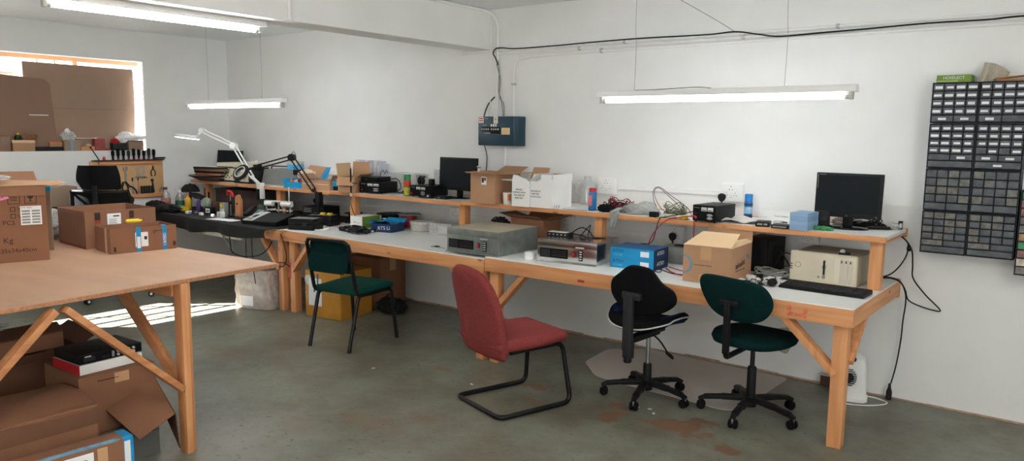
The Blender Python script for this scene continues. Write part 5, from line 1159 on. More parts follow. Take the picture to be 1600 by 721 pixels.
for k in range(5):
    q = thing('scrap', 'coloured scrap heaped on the bright blue flat carton', 'scrap', (-6.32 + k * .04, 4.55 + .012 * (k % 2), SL + .045 + .004 * k), 30 * k, 'scraps on the blue carton'); MB().crumple((0, 0, .014), (.06, .05, .03), 40 + k, .4).build('scrap_body', (m_orange, mat('maroon_scrap', (120, 40, 44), .6), m_lgrey, m_dkgrey, m_red)[k], q); BX(-.012, .012, -.006, .006, .01, .034).build('scrap_tip', m_dkgrey, q)
t = thing('paper_sheet', 'white papers lying flat on the far left shelf edge', 'paper', (-6.42, 4.54, SL), 20); MB().sheet([(-.14, -.05, .0004), (.14, -.05, .0004), (.14, .06, .0004), (-.14, .06, .0004)], .002).build('sheet', m_paper, t, smooth=False); MB().sheet([(-.10, -.045, .003), (.12, -.055, .003), (.13, .03, .004), (-.09, .04, .004)], .001).build('sheet', m_cream, t, smooth=False)
t = thing('grey_instrument', 'big grey slanted instrument case at the back of the far left shelf', 'instrument', (-6.72, 4.80, SL), 6)
MB().prism([(-.13, 0), (.13, 0), (.13, .155), (-.09, .155)], -.29, .29, M(((0, 0, 1, 0), (1, 0, 0, 0), (0, 1, 0, 0), (0, 0, 0, 1))), .006).build('case', mat('mid_grey_metal', (122, 124, 122), .5, var=.06), t)
BX(.18, .30, -.12, .10, .11, .165, .01).build('dark_end', m_black, t); MB().tube(fillet([(-.25, -.02, .155), (-.25, -.02, .185), (.1, -.02, .185), (.1, -.02, .155)], .015), .006).build('carry_handle', m_dkgrey, t)
t = thing('blue_white_carton', 'small blue and white carton standing on the grey instrument case', 'box', (-6.66, 4.83, SL + .1555), 12); BX(-.07, .07, -.05, .05, 0, .085, .002).build('box_body', mat('light_blue_card', (90, 176, 220), .5, var=.1, scale=30), t); BX(-.071, .071, -.051, .051, .055, .086, .002).build('box_lid', mat('pale_box_lid', (206, 196, 186), .6), t)
t = thing('dark_monitor', 'dark flat screen leaning in the corner behind the grey instruments', 'monitor', (-7.96, 4.86, SL), 4); mx = M.Rotation(R(-6), 4, 'X'); BX(-.22, .22, -.015, .015, .085, .325, .004, mx).build('housing', m_dkgrey, t); BX(-.208, .208, -.017, -.014, .10, .315, 0, mx).build('screen', m_screen, t, smooth=False); BX(-.06, .06, -.02, .02, .0, .09, .004).build('stand', m_black, t)
for k, (x, y, w_, lab) in enumerate(((-7.50, 4.66, .30, 'left of two cream and black meter instruments on the far left shelf'), (-7.16, 4.63, .26, 'right of two cream and black meter instruments on the far left shelf'))):
    t = thing('meter_instrument', lab, 'instrument', (x, y, SL), 4, 'cream and black meter instruments'); BX(-w_ / 2, w_ / 2, -.12, .13, 0, .165, .005).build('case', m_dkgrey, t); BX(-w_ / 2 - .004, w_ / 2 + .004, -.125, .135, .165, .205, .006).build('cream_lid', m_beige, t)
    o = BX(-w_ * .46, -w_ * .14, -.124, -.119, .03, .15, .002).build('meter_window', m_lgrey, t); BX(-w_ * .40, -w_ * .2, -.1255, -.1235, .075, .12).build('meter_scale', m_dkgrey, o, smooth=False)
    o = BX(-w_ * .08, w_ * .46, -.124, -.119, .02, .15, .002).build('control_panel', mat('cream_panel', (206, 200, 172), .6), t); 
    for q in range(4): MB().cyl((w_ * (.02 + .1 * q), -.126, .05 + .02 * (q % 2)), (w_ * (.02 + .1 * q), -.121, .05 + .02 * (q % 2)), .008).build('knob', m_black, o)
    BX(w_ * .0, w_ * .2, -.126, -.123, .09, .12).build('indicator_scale', m_green, o, smooth=False)
t = thing('white_dish', 'white plastic dish lying on top of the grey instruments', 'dish', (-7.10, 4.66, SL + .2055)); MB().lathe([(0, 0), (.09, 0), (.11, .02), (.105, .022), (.05, .012), (0, .012)], seg=24).build('dish_body', m_white, t); MB().cyl((0, 0, .012), (0, 0, .04), .03, .018).build('dish_boss', m_lgrey, t)
for k in range(4):
    t = thing('document_tray', ('lowest', 'second', 'third', 'topmost')[k] + ' of the brown and black document trays stacked at the left shelf end', 'tray', (-7.72 + .02 * k, 4.58 - .01 * k, SL + .067 + .023 * k), 6 + 5 * k, 'document trays at the shelf end'); BX(-.22, .22, -.12, .12, 0, .006).build('tray_base', (mat('tray_brown', (120, 84, 70), .6), m_black, mat('tray_tan', (170, 128, 104), .6), m_dkgrey)[k], t); BX(-.22, .22, -.125, -.117, 0, .022).build('tray_lip', (m_chip, m_black, m_card3, m_dkgrey)[k], t)
    BX(-.2, .2, -.1, .1, .006, .02).build('tray_papers', m_paper, t, smooth=False)
t = thing('shallow_bowl', 'wide shallow brown bowl under the document trays at the left shelf end', 'bowl', (-7.74, 4.52, SL), 0); MB().lathe([(0, .058), (.22, .062), (.235, .06), (.21, .045), (.12, .005), (.08, 0), (0, 0)], seg=28).build('bowl_shell', mat('brown_shell', (132, 98, 84), .5, var=.1), t); MB().lathe([(.232, .054), (.24, .060), (.232, .066)], seg=28).build('bowl_rim', m_black, t)

# magnifier lamps
def parallel_arm(t, p0, p1, m, sep, r, name='arm'):
    p0, p1 = V(p0), V(p1); d = (p1 - p0).normalized(); n = d.cross(V((.5, -.86, 0))).normalized() * sep
    b = MB(); b.tube([p0 + n, p1 + n], r, 8); b.tube([p0 - n, p1 - n], r, 8); return b.build(name, m, t)
t = thing('magnifier_lamp', 'white spring-arm magnifier lamp, lit, clamped to the far left shelf edge', 'lamp', (-6.73, 4.45, .96), 0, 'spring-arm magnifier lamps')
O = V((-6.73, 4.45, .96)); K1 = V((-6.78, 4.40, 1.125)) - O; K2 = V((-6.98, 4.33, 1.44)) - O; K3 = V((-7.30, 4.18, 1.585)) - O; HC = V((-7.38, 4.06, 1.53)) - O
BX(-.03, .03, -.02, .035, -.05, .11, .004).build('clamp', m_white, t); BX(-.02, .02, -.036, -.016, -.06, .05, .004).build('clamp_screw', m_black, t)
b = MB(); b.cyl((0, 0, .09), K1, .017); b.ball(K1, .022); b.build('lower_link', m_white, t)
parallel_arm(t, K1, K2, m_white, .017, .0085, 'lower_arm'); MB().cyl(K2 + V((.02, -.03, 0)), K2 + V((-.02, .03, 0)), .034, seg=20, bev=.004).build('elbow', m_white, t)
parallel_arm(t, K2, K3, m_white, .015, .0085, 'upper_arm'); b = MB(); b.cyl(K3 + V((.02, -.028, 0)), K3 + V((-.02, .028, 0)), .03, seg=20, bev=.004); b.build('wrist', m_white, t)
MB().tube(curve_pts([K3 + V((-.03, 0, .0)), K3 + V((0, 0, .045)), K3 + V((.04, .0, .03))], 6), .003).build('arm_wire', m_lgrey, t)
MB().tube(curve_pts([K2 + V((-.03, 0, .01)), K2 + V((0, 0, .055)), K2 + V((.04, .02, .03))], 6), .003).build('arm_wire', m_lgrey, t)
ax = M.Translation(HC) @ M.Rotation(R(4), 4, 'Y') @ M.Rotation(R(-6), 4, 'X')
MB().lathe([(.085, -.018), (.118, -.018), (.125, -.002), (.118, .014), (.085, .014), (.085, -.018)], seg=32, mx=ax).build('lamp_head', m_white, t)
MB().lathe([(.088, -.0195), (.114, -.0195), (.114, -.022), (.088, -.022), (.088, -.0195)], seg=32, mx=ax).build('lit_ring', m_ledon, t)
MB().lathe([(0, .006), (.085, .0), (.085, -.004), (0, -.010)], seg=28, mx=ax).build('lens', m_glass, t); b = MB(); b.cyl(K3, HC + V((.10, .06, .01)), .012); b.build('head_stem', m_white, t)
t = thing('magnifier_lamp', 'black spring-arm magnifier lamp with its ring head turned to the camera', 'lamp', (-5.80, 4.455, .93), 0, 'spring-arm magnifier lamps')
O = V((-5.80, 4.455, .93)); K1 = V((-5.86, 4.45, 1.045)) - O; K2 = V((-6.12, 4.40, 1.345)) - O; K3 = V((-6.62, 4.36, 1.24)) - O; HC = V((-6.70, 4.22, 1.185)) - O
b = BX(-.03, .03, -.02, .03, -.03, .10, .004); b.cyl((.0, -.005, -.09), (0, -.005, -.03), .012); b.build('clamp', m_black, t); MB().cyl((.0, -.005, -.12), (0, -.005, -.088), .024, seg=14, bev=.004).build('clamp_screw', m_black, t)
b = MB(); b.cyl((0, 0, .07), K1, .014); b.ball(K1, .02); b.build('lower_link', m_black, t)
parallel_arm(t, K1, K2, m_black, .02, .007, 'lower_arm'); MB().cyl(K2 + V((.015, -.025, 0)), K2 + V((-.015, .025, 0)), .034, seg=20, bev=.004).build('elbow', m_black, t)
parallel_arm(t, K2, K3, m_black, .017, .007, 'upper_arm'); MB().tube(curve_pts([K2 + V((-.02, 0, .02)), K2 + V((.03, 0, .055)), K2 + V((.06, 0, .02)), K2 + V((.03, 0, -.02))], 6), .0025).build('arm_wire', m_dkgrey, t)
b = BX(-.04, .03, -.03, .03, -.04, .02, .008, M.Translation(K3)); b.cyl(K3, HC + V((.05, .05, .03)), .012); b.build('wrist', m_black, t)
hd = (V((.12, -.77, .60))).normalized(); ax = M.Translation(HC) @ hd.to_track_quat('Z', 'Y').to_matrix().to_4x4()
ax = ax @ M.Scale(.85, 4); MB().lathe([(.06, -.022), (.098, -.022), (.108, -.004), (.1, .016), (.06, .016), (.06, -.022)], seg=32, mx=ax).build('lamp_head', m_black, t)
MB().lathe([(.062, .0165), (.074, .0165), (.074, .019), (.062, .019), (.062, .0165)], seg=32, mx=ax).build('white_ring', m_lgrey, t); MB().lathe([(0, .012), (.06, .006), (.06, -.006), (0, -.012)], seg=28, mx=ax).build('lens', m_glass, t)

# ------------------------------------------------------------------ middle bench top
t = thing('clear_tub', 'low round frosted tub on the bench left of the clear tub', 'tub', (-4.72, 4.73, BM)); MB().lathe([(0, .001), (.092, .001), (.10, .008), (.10, .075), (.104, .078), (.104, .086), (0, .088)], seg=32).build('tub_body', film('frosted', (226, 222, 214), .7), t); MB().lathe([(.1045, .06), (.1065, .064), (.1065, .084), (.1045, .088)], seg=32).build('tub_rim', m_film, t)
t = thing('clear_tub', 'clear plastic tub with printed sticker left of the dull oven', 'tub', (-4.40, 4.71, BM), 6); carton(t, .235, .19, .10, m_film, th=.003); BX(-.124, .124, -.101, .101, .10, .112, .004).build('tub_lid', m_clearpl, t); BX(-.02, .09, -.0965, -.0952, .02, .08).build('tub_sticker', m_lgrey, t, smooth=False)
def spool(label, loc, r, h, wind, fl, rw):
    t = thing('wire_spool', label, 'spool', loc, 0, 'wire spools under the shelf')
    MB().lathe([(0, 0), (r, 0), (r, .006), (0, .006)], seg=32).build('flange', fl, t); MB().lathe([(0, h - .006), (r, h - .006), (r, h), (0, h)], seg=32).build('flange', fl, t); MB().lathe([(0, .006), (rw, .006), (rw, h - .006), (0, h - .006)], seg=32).build('winding', wind, t); return t
spool('spool of dark red wire with grey flanges under the middle shelf', (-4.97, 4.82, BM), .105, .125, mat('dark_red_winding', (140, 22, 38), .5, var=.15, scale=60), m_grey, .068)
spool('wide black wire spool under the middle shelf beside the green carton', (-5.20, 4.80, BM), .125, .115, m_blackm, m_black, .08)
spool('small black spool standing left of the shelf post under the middle shelf', (-5.62, 4.72, BM), .085, .095, m_blackm, m_black, .045)
t = thing('soldering_stand', 'black stand with two clip heads on the small black spool', 'stand', (-5.62, 4.72, BM + .0955)); BX(-.012, .012, -.012, .012, 0, .03, .003).build('stand_stem', m_black, t)
for s in (-1, 1): MB().ball((s * .022, 0, .045), .018, (1, 1, 1.3)).build('clip_head', m_black, t); MB().tube(curve_pts([(s * .022, 0, .06), (s * .03, 0, .10), (s * (.02 if s < 0 else .12), .0, .20)], 5), .0025).build('clip_lead', m_black, t)
t = thing('white_green_carton', 'white carton with a leaf green side under the middle shelf', 'box', (-5.295, 4.58, BM), 4); BX(-.075, .075, -.11, .11, 0, .105, .001).build('box_body', m_cardw, t, smooth=False); BX(.0745, .076, -.1095, .1095, .001, .1045).build('green_side', m_green, t, smooth=False); BX(-.074, .0745, -.109, .109, .1045, .1056).build('box_lid', m_cardw, t, smooth=False)
MB().tube([(-.03, -.1105, .05), (-.02, -.1105, .055), (-.03, -.1105, .06), (-.022, -.1105, .045)], .0018, 6).build('logo_mark', m_ink, t); text(t, 'green power', (.015, -.11, .05), (1, 0, 0), (0, 0, 1), .012, m_grey, 'lettering')
t = thing('blue_open_carton', 'deep blue open carton printed RTS under the middle shelf', 'box', (-4.93, 4.52, BM), 12); carton(t, .21, .20, .072, m_navy, flaps=(('l', 88, .05, m_blue), ('b', 60, .06, m_blue)))
MB().surf(12, 8, lambda u, v: (-.14 + .24 * u, -.09 + .15 * v, .074 + .03 * math.sin(u * PI) * (1 - .5 * v) + .012 * math.sin(u * 9 + v * 5)), .002).build('blue_flap', m_blue, t); text(t, 'RTS Li', (.03, -.1, .036), (1, 0, .06), (0, 0, 1), .044, m_cardw, 'lettering', sx=1.1); BX(-.106, -.1045, -.099, .099, .002, .07).build('blue_side', m_blue, t, smooth=False)
MB().tube([(-.02 + .018 * math.cos(a * .33), -.02 + .018 * math.sin(a * .33), .111) for a in range(19)], .002, 6, True).build('pale_swirl', m_cardw, t)
rd = random.Random(17)
for k in range(12):
    x, y = -5.25 + .031 * k + rd.uniform(-.01, .01), 4.27 + rd.uniform(-.05, .09)
    t = thing('heat_sink_clip', 'black and silver adapter plug in the pile before the white and green carton', 'adapter', (x, y, BM + .0005 + .003 * (k % 3)), rd.uniform(0, 180), 'black adapter plugs piled on the middle bench'); BX(-.035, .035, -.014, .014, 0, .026, .004).build('adapter_body', m_black if k % 3 else m_dkgrey, t); BX(.035, .06, -.008, .008, .006, .02, .002).build('adapter_tip', m_lgrey if k % 2 else m_steel, t)
tag(tangle(MB(), (-5.1, 4.30, BM), .20, .09, .04, 4, .0042, 71, 3).build('cable_pile', m_black), 'coiled black cords among the adapter plugs on the middle bench', 'cable')
t = thing('blue_cloth', 'small flat blue-grey rag on the middle bench before the adapter pile', 'cloth', (-4.99, 4.22, BM)); MB().surf(10, 8, lambda u, v: (-.08 + .16 * u, -.04 + .08 * v, .002 + .006 * abs(math.sin(u * 7 + v * 4))), .001).build('rag', mat('slate_blue_cloth', (70, 92, 112), .9), t)
rd = random.Random(23)
for k in range(18):
    x, y = rd.uniform(-5.72, -5.40), rd.uniform(4.16, 4.40); s = rd.uniform(.012, .03)
    if x < -5.645: x += .08
    t = thing('paper_scrap', 'pinkish and white scrap littering the bench beside the black tool cases', 'scrap', (x, y, BM + .001 * (k % 5)), rd.uniform(0, 180), 'scraps by the tool cases'); MB().sheet([(-s, -s * .6, 0), (s, -s * .5, .004), (s * .9, s * .6, .006), (-s, s * .5, .002)], .002).build('scrap', rd.choice((m_paper, m_pink if k % 4 == 0 else m_cream, m_orange if k % 5 == 0 else m_lgrey, m_chip)), t, smooth=False); BX(-s * .3, s * .3, -s * .3, s * .3, .004, .010).build('scrap_lump', m_lgrey, t, smooth=False)
tag(MB().tube(curve_pts([(-5.45, 4.10, BM + .006), (-5.38, 4.12, BM + .006), (-5.34, 4.16, BM + .006), (-5.36, 4.22, BM + .012), (-5.40, 4.20, BM + .006)], 5), .005).build('white_flex', m_white), 'short white cord curling on the bench right of the tool cases', 'cable')
for k, (x, y, lab) in enumerate(((-5.545, 4.115, 'front black tool case with a striped top on the middle bench'), (-5.66, 4.40, 'rear black tool case with yellow latches on the middle bench'))):
    t = thing('tool_case', lab, 'case', (x, y, BM + (.003 if k == 2 else 0)), 22, 'black tool cases'); BX(-.125, .125, -.085, .085, 0, .05, .006).build('case_base', m_black, t); BX(-.125, .125, -.085, .085, .052, .098, .006).build('case_lid', m_black, t)
    for j in range(4): BX(-.11 + .058 * j, -.066 + .058 * j, -.06, .06, .0978, .0995).build('lid_strip', m_grey, t, smooth=False)
    if k == 1:
        for j in range(3): BX(-.09 + .07 * j, -.05 + .07 * j, -.03, .01, .0995, .118, .003).build('yellow_latch', m_yellow if j != 0 else m_dkgrey, t)
    else: BX(.02, .06, -.088, -.084, .035, .065, .002).build('latch', m_dkgrey, t)
t = thing('bench_power_supply', 'black ribbed power supply in the shade under the shelf by the lamp clamp', 'power supply', (-6.03, 4.66, BL + .001), 8, 'black bench power supplies'); BX(-.14, .14, -.11, .11, 0, .125, .004).build('case', m_black, t)
for k in range(3): BX(-.12, -.02, -.1115, -.1095, .07 + k * .016, .076 + k * .016).build('panel_text', m_grey, t, smooth=False)
MB().cyl((.01, 0, .125), (.01, 0, .145), .01).build('terminal', m_lgrey, t)
# ------------------------------------------------------------------ far-left bench
t = thing('desk_console', 'black sloped console with a white keypad on the black cloth', 'console', (-6.02, 4.06, BL), 14)
MB().prism([(-.13, 0), (.13, 0), (.13, .095), (-.13, .035)], -.20, .20, M(((0, 0, 1, 0), (1, 0, 0, 0), (0, 1, 0, 0), (0, 0, 0, 1))), .004).build('console_body', m_black, t)
mx = M.Translation((-.14, -.0, .0655)) @ M.Rotation(math.atan2(.06, .26), 4, 'X'); BX(-.055, .06, -.125, .12, .0, .004, .001, mx).build('white_keypad', m_lgrey, t); BX(-.02, .02, -.04, .02, .004, .008, .001, mx).build('keypad_display', m_dkgrey, t)
b = MB()
for k in range(12): b.box(-.035 + .024 * (k % 3), -.018 + .024 * (k % 3), -.11 + .014 * (k // 3), -.10 + .014 * (k // 3), .004, .007, .001, mx)
b.build('keypad_buttons', m_grey, t)
t = thing('telephone', 'dark desk telephone with a raised handset on the black cloth', 'telephone', (-6.33, 4.12, BL), 30)
MB().prism([(-.11, 0), (.11, 0), (.11, .10), (-.11, .03)], -.09, .09, M(((0, 0, 1, 0), (1, 0, 0, 0), (0, 1, 0, 0), (0, 0, 0, 1))), .006).build('phone_body', m_dkgrey, t)
mx = M.Translation((0, 0, .07)) @ M.Rotation(math.atan2(.07, .22), 4, 'X'); BX(-.07, -.02, -.10, .10, .012, .04, .012, mx).build('handset', m_black, t); BX(.0, .07, .03, .08, .0, .006, .001, mx).build('phone_display', mat('greenish_display', (96, 132, 130), .3), t); BX(.0, .075, -.09, .01, .0, .006, .001, mx).build('phone_keys', m_grey, t)
t = thing('paper_sheet', 'white sheets of paper lying on the black cloth by the telephone', 'paper', (-6.58, 3.96, BL + .003), 8); MB().sheet([(-.18, -.08, 0), (.18, -.07, 0), (.19, .05, 0), (-.17, .06, 0)], .002).build('sheet', m_paper, t, smooth=False); MB().sheet([(-.02, -.05, .003), (.16, -.1, .003), (.2, .02, .003), (.02, .06, .003)], .001).build('sheet', m_paper, t, smooth=False)
t = thing('wood_block', 'short orange wooden block standing on the cloth by the telephone', 'block', (-6.72, 4.20, BL + .001), 12); MB().prism([(-.035, 0), (.035, 0), (.035, .16), (.005, .22), (-.03, .20)], -.02, .02, M(((1, 0, 0, 0), (0, 0, 1, 0), (0, 1, 0, 0), (0, 0, 0, 1))), .003).build('block_body', pine_old_z, t); MB().cyl((0, -.021, .13), (0, -.024, .13), .01).build('block_hole', m_dkgrey, t)
t = thing('helping_hand', 'red-topped clamp stand on the cloth left of the wooden block', 'stand', (-6.80, 4.16, BL + .001)); BX(-.03, .03, -.025, .025, 0, .012, .003).build('stand_base', m_black, t); MB().cyl((0, 0, .012), (0, 0, .22), .005).build('stand_rod', m_steel, t); MB().tube(curve_pts([(-.05, 0, .215), (-.02, -.01, .25), (.03, -.005, .24), (.05, 0, .20)], 5), .013).build('red_clamp', m_red, t); MB().ball((.01, -.01, .14), .018).build('joint_knob', m_black, t)
t = thing('grey_tester', 'small grey tester with a yellow square on the cloth by the clamp stand', 'tester', (-6.92, 4.16, BL + .001), 8); BX(-.035, .035, -.025, .025, 0, .13, .003).build('tester_case', m_grey, t); BX(-.03, .005, -.0265, -.0245, .085, .12).build('yellow_square', m_yellow, t); BX(-.03, .03, -.0265, -.0245, .03, .07).build('tester_face', m_lgrey, t)
t = thing('white_block', 'white box at the foot of the wooden block on the black cloth', 'box', (-6.78, 4.04, BL + .003), 5); BX(-.035, .035, -.02, .02, 0, .055, .002).build('box_body', m_white, t); BX(-.002, .004, -.0212, -.0195, .002, .053).build('box_slot', m_black, t)
t = thing('panel_meter', 'small square panel meter with white face on the black cloth', 'meter', (-7.14, 4.14, BL + .001), 5); BX(-.045, .045, -.03, .03, 0, .075, .003).build('meter_case', m_black, t); BX(-.034, .034, -.0315, -.0295, .015, .06).build('meter_face', m_white, t); BX(-.018, .018, -.0325, -.031, .03, .04).build('meter_scale', m_dkgrey, t)
t = thing('transformer', 'brown transformer with a pale round coil at the back of the cloth', 'transformer', (-7.38, 4.30, BL + .001), 4); BX(-.11, .11, -.06, .06, 0, .10, .004).build('core', mat('brown_core', (86, 60, 52), .6, var=.2), t); MB().lathe([(0, 0), (.055, 0), (.06, .03), (.045, .055), (0, .055)], seg=22, mx=M.Translation((.02, -.06, .085)) @ M.Rotation(R(70), 4, 'X')).build('coil', mat('pale_green_coil', (140, 152, 138), .5), t); MB().cyl((-.09, -.02, .1), (-.09, -.02, .24), .009).build('core_post', mat('dark_red_post', (70, 40, 40), .6), t); MB().cyl((-.05, .0, .1), (-.05, .0, .20), .009).build('core_post', m_blackm, t)
rd = random.Random(31)
for k in range(16):
    x, y = rd.uniform(-7.4, -6.5), rd.uniform(3.98, 4.10); s = rd.uniform(.012, .03)
    if abs(x + 6.78) < .09 or abs(x + 6.58) < .22: continue
    t = thing('small_part', 'small dark or white electrical part strewn on the black cloth', 'part scrap', (x, y, BL + .001 + .001 * (k % 4)), rd.uniform(0, 180), 'electrical parts strewn on the cloth'); BX(-s, s, -s * .5, s * .5, 0, s, .003).build('part_body', rd.choice((m_white, m_dkgrey, mat('maroon_part', (84, 40, 38), .6), m_black, m_lgrey)), t); BX(-s * .5, s * .5, -s * .55, -s * .45, s * .2, s * .7).build('part_face', m_grey, t)
def bottle(label, loc, r, h, m, capm, lab=None, liq=None):
    t = thing('bottle', label, 'bottle', loc, 0, 'bottles on the black cloth'); MB().lathe([(0, 0), (r * .92, 0), (r, .006), (r, h * .55), (r * .85, h * .68), (r * .36, h * .82), (r * .34, h * .92)], seg=20).build('bottle_body', m, t); MB().lathe([(r * .36, h * .88), (r * .42, h * .88), (r * .42, h), (0, h)], seg=16).build('bottle_cap', capm, t)
    if liq: MB().lathe([(0, .004), (r * .9, .004), (r * .93, h * .33), (0, h * .33)], seg=18).build('liquid', liq, t)
    if lab: MB().lathe([(r * 1.008, h * .2), (r * 1.02, h * .21), (r * 1.02, h * .42), (r * 1.008, h * .43)], seg=20).build('bottle_label', lab, t)
bottle('tall clear bottle with a red and white label at the left end of the cloth', (-7.93, 4.09, BL + .02), .05, .215, m_clearpl, mat('maroon_cap', (110, 50, 46), .5), mat('red_white_label', (196, 130, 110), .6, var=.4, scale=30), mat('amber_liquid', (190, 160, 90), .3))
bottle('clear bottle with a dark green label beside the yellow bottle', (-7.77, 4.16, BL + .012), .045, .195, m_clearpl, m_white, mat('dark_green_label', (30, 96, 70), .6))
bottle('slim yellow bottle standing on the cloth beside the green-labelled bottle', (-7.64, 4.18, BL + .012), .034, .165, mat('amber_yellow', (206, 160, 44), .4), m_orange)
bottle('slim purple bottle standing behind the yellow sponge on the cloth', (-7.50, 4.22, BL + .002), .026, .145, mat('purple_plastic', (84, 62, 130), .4), m_dkgrey)
t = thing('sponge', 'yellow sponge lying before the slim yellow bottle', 'sponge', (-7.56, 4.08, BL + .010), 12); BX(-.05, .05, -.03, .03, 0, .03, .006).build('sponge_body', m_yellow, t); BX(-.05, .05, -.03, .03, .03, .036, .002).build('scour_layer', m_yellow, t)
t = thing('headwear', 'black peaked cap hung over the bottles at the back of the cloth', 'cap', (-7.84, 4.32, BL + .18), 20); MB().lathe([(.0, .085), (.05, .078), (.085, .045), (.10, 0), (.095, -.0)], seg=24).build('crown_panel', m_cloth, t); MB().prism(blob([(.05, -.08), (.16, -.13), (.26, -.10), (.27, 0), (.16, .03), (.07, .03)], 4), 0, .006, M.Rotation(R(18), 4, 'Y')).build('peak', m_cloth, t)
MB().cyl((0, 0, -.18), (0, 0, .09), .012).build('cap_stand', m_black, t)
t = thing('cloth_bundle', 'black bunched cloth heaped on the left end of the far bench', 'cloth', (-7.78, 3.98, BL)); MB().crumple((0, 0, .03), (.52, .20, .085), 19, .22, sub=4, floor=-.0).build('bundle', m_cloth, t); MB().crumple((-.12, -.01, .045), (.26, .15, .10), 20, .25, floor=0).build('bundle_fold', m_cloth, t)
t = thing('white_straw', 'thin white rod leaning on the wall above the bottles', 'rod', (-8.06, 4.20, BL + .005)); MB().cyl((.09, -.02, 0), (-.0, .14, .33), .004).build('rod', m_white, t); MB().ball((.09, -.02, .003), .005).build('rod_tip', m_lgrey, t)
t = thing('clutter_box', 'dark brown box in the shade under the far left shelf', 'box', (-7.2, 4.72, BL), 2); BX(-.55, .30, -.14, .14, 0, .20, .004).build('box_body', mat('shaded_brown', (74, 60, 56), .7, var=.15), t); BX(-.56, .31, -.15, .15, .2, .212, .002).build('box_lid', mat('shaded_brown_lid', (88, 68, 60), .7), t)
t = thing('green_strap_bag', 'dark bag with greenish ends slumped behind the telephone', 'bag', (-6.55, 4.42, BL)); MB().crumple((0, 0, .07), (.32, .16, .15), 25, .25, floor=0).build('bag_body', m_black, t); MB().crumple((-.02, -.06, .08), (.14, .06, .08), 26, .3).build('green_end', mat('olive_end', (70, 84, 70), .7), t)
t = thing('tube_holder', 'grey metal bracket with white rollers above the black console', 'bracket', (-6.12, 4.24, BL), 12)
for x in (-.15, .0, .14): MB().cyl((x, 0, 0), (x, 0, .19), .008).build('bracket_rod', m_steel, t)
for x0, x1 in ((-.16, -.07), (.04, .16)): MB().cyl((x0, 0, .165), (x1, 0, .165), .024, seg=16).build('roller', m_white, t)
BX(-.17, .17, -.012, .012, .182, .196, .003).build('bracket_bar', m_lgrey, t); MB().cyl((.13, 0, .19), (.13, 0, .33), .006).build('bracket_post', m_lgrey, t)
rd = random.Random(3)
for k in range(8): MB().box(-.14 + .04 * k, -.12 + .04 * k, -.01, .012, .098 + .002 * (k % 3), .112 + .004 * (k % 3), .002).build('bracket_clip', m_beige, t)
cable('thin black wire dangling below the far left bench', [(-6.25, 3.80, .64), (-6.24, 3.80, .58), (-6.22, 3.80, .5), (-6.14, 3.82, .47), (-6.0, 3.83, .47), (-5.86, 3.85, .50), (-5.78, 3.88, .56), (-5.74, 3.90, .63)], .006, m_black)
cable('dark red wire running down the middle bench leg', [(-5.70, 3.94, .74), (-5.66, 3.94, .68), (-5.62, 3.94, .60), (-5.60, 3.945, .5), (-5.64, 3.95, .42), (-5.72, 3.95, .40), (-5.74, 3.945, .43), (-5.64, 3.94, .445), (-5.56, 3.945, .42)], .005, mat('dark_wire', (50, 24, 26), .6))
cable('left of two straight black wires hanging below the far left bench', [(-6.02, 3.82, .66), (-6.02, 3.82, .4), (-6.01, 3.82, .22)], .004, m_black); cable('right of two straight black wires hanging below the far left bench', [(-5.93, 3.82, .66), (-5.92, 3.82, .4), (-5.89, 3.82, .24)], .004, m_black)
cable('thin grey cable hanging in the dark under the far left bench', [(-6.50, 3.85, .66), (-6.42, 3.85, .60), (-6.30, 3.85, .5), (-6.24, 3.85, .45)], .006, m_grey)
t = thing('under_cloth_board', 'pale board propped under the cloth edge of the far left bench', 'board', (-6.45, 3.86, .63), 0); BX(-.36, .28, -.0, .02, -.03, .03, .003).build('board', m_lgrey, t); BX(-.34, -.32, -.001, .0, -.02, .02).build('board_end', m_chip, t)

# ------------------------------------------------------------------ cartons under the middle bench
t = thing('yellow_carton', 'yellow wrapped carton with white delivery note on the floor behind the green chair', 'box', (-5.235, 4.22, 0), 8)
BX(-.205, .205, -.20, .20, .0, .405, .010).build('box_body', m_ybox, t); BX(-.16, -.01, -.2035, -.1995, .10, .34).build('delivery_note', m_paper, t, smooth=False)
for x in (-.10, -.06): BX(x, x + .016, -.205, -.203, .22, .38).build('blue_stripe', m_blued, t, smooth=False)
BX(-.205, .205, -.2015, -.1995, .2, .206).build('tape_band', m_tape, t, smooth=False); MB().cyl((-.16, -.2, .32), (-.16, -.2028, .32), .045, seg=20).build('round_sticker', m_lgrey, t)
t = thing('brown_carton', 'dark brown carton standing behind the yellow one under the bench', 'box', (-5.32, 4.72, 0), 4); BX(-.22, .22, -.17, .17, .0, .46, .004).build('box_body', m_card3, t); BX(-.22, .22, -.04, .04, .4595, .4612).build('packing_tape', m_tape, t, smooth=False); BX(.219, .2215, -.04, .04, .34, .46).build('packing_tape', m_tape, t, smooth=False)
t = thing('black_bag', 'black bag on the floor beyond the green chair legs', 'bag', (-4.93, 4.56, 0)); MB().crumple((0, 0, .06), (.28, .2, .13), 44, .2, floor=.0005).build('bag_body', m_cloth, t); MB().tube(curve_pts([(-.08, -.02, .10), (0, -.03, .17), (.08, -.02, .10)], 5), .008).build('bag_handle', m_black, t)
t = thing('wrapped_carton', 'carton wrapped in clear plastic on the floor left of the bench legs', 'box', (-6.01, 3.98, 0), 18)
BX(-.19, .19, -.15, .15, .0, .32, .008).build('box_body', mat('wrapped_card', (190, 156, 132), .6, var=.12, scale=10), t)
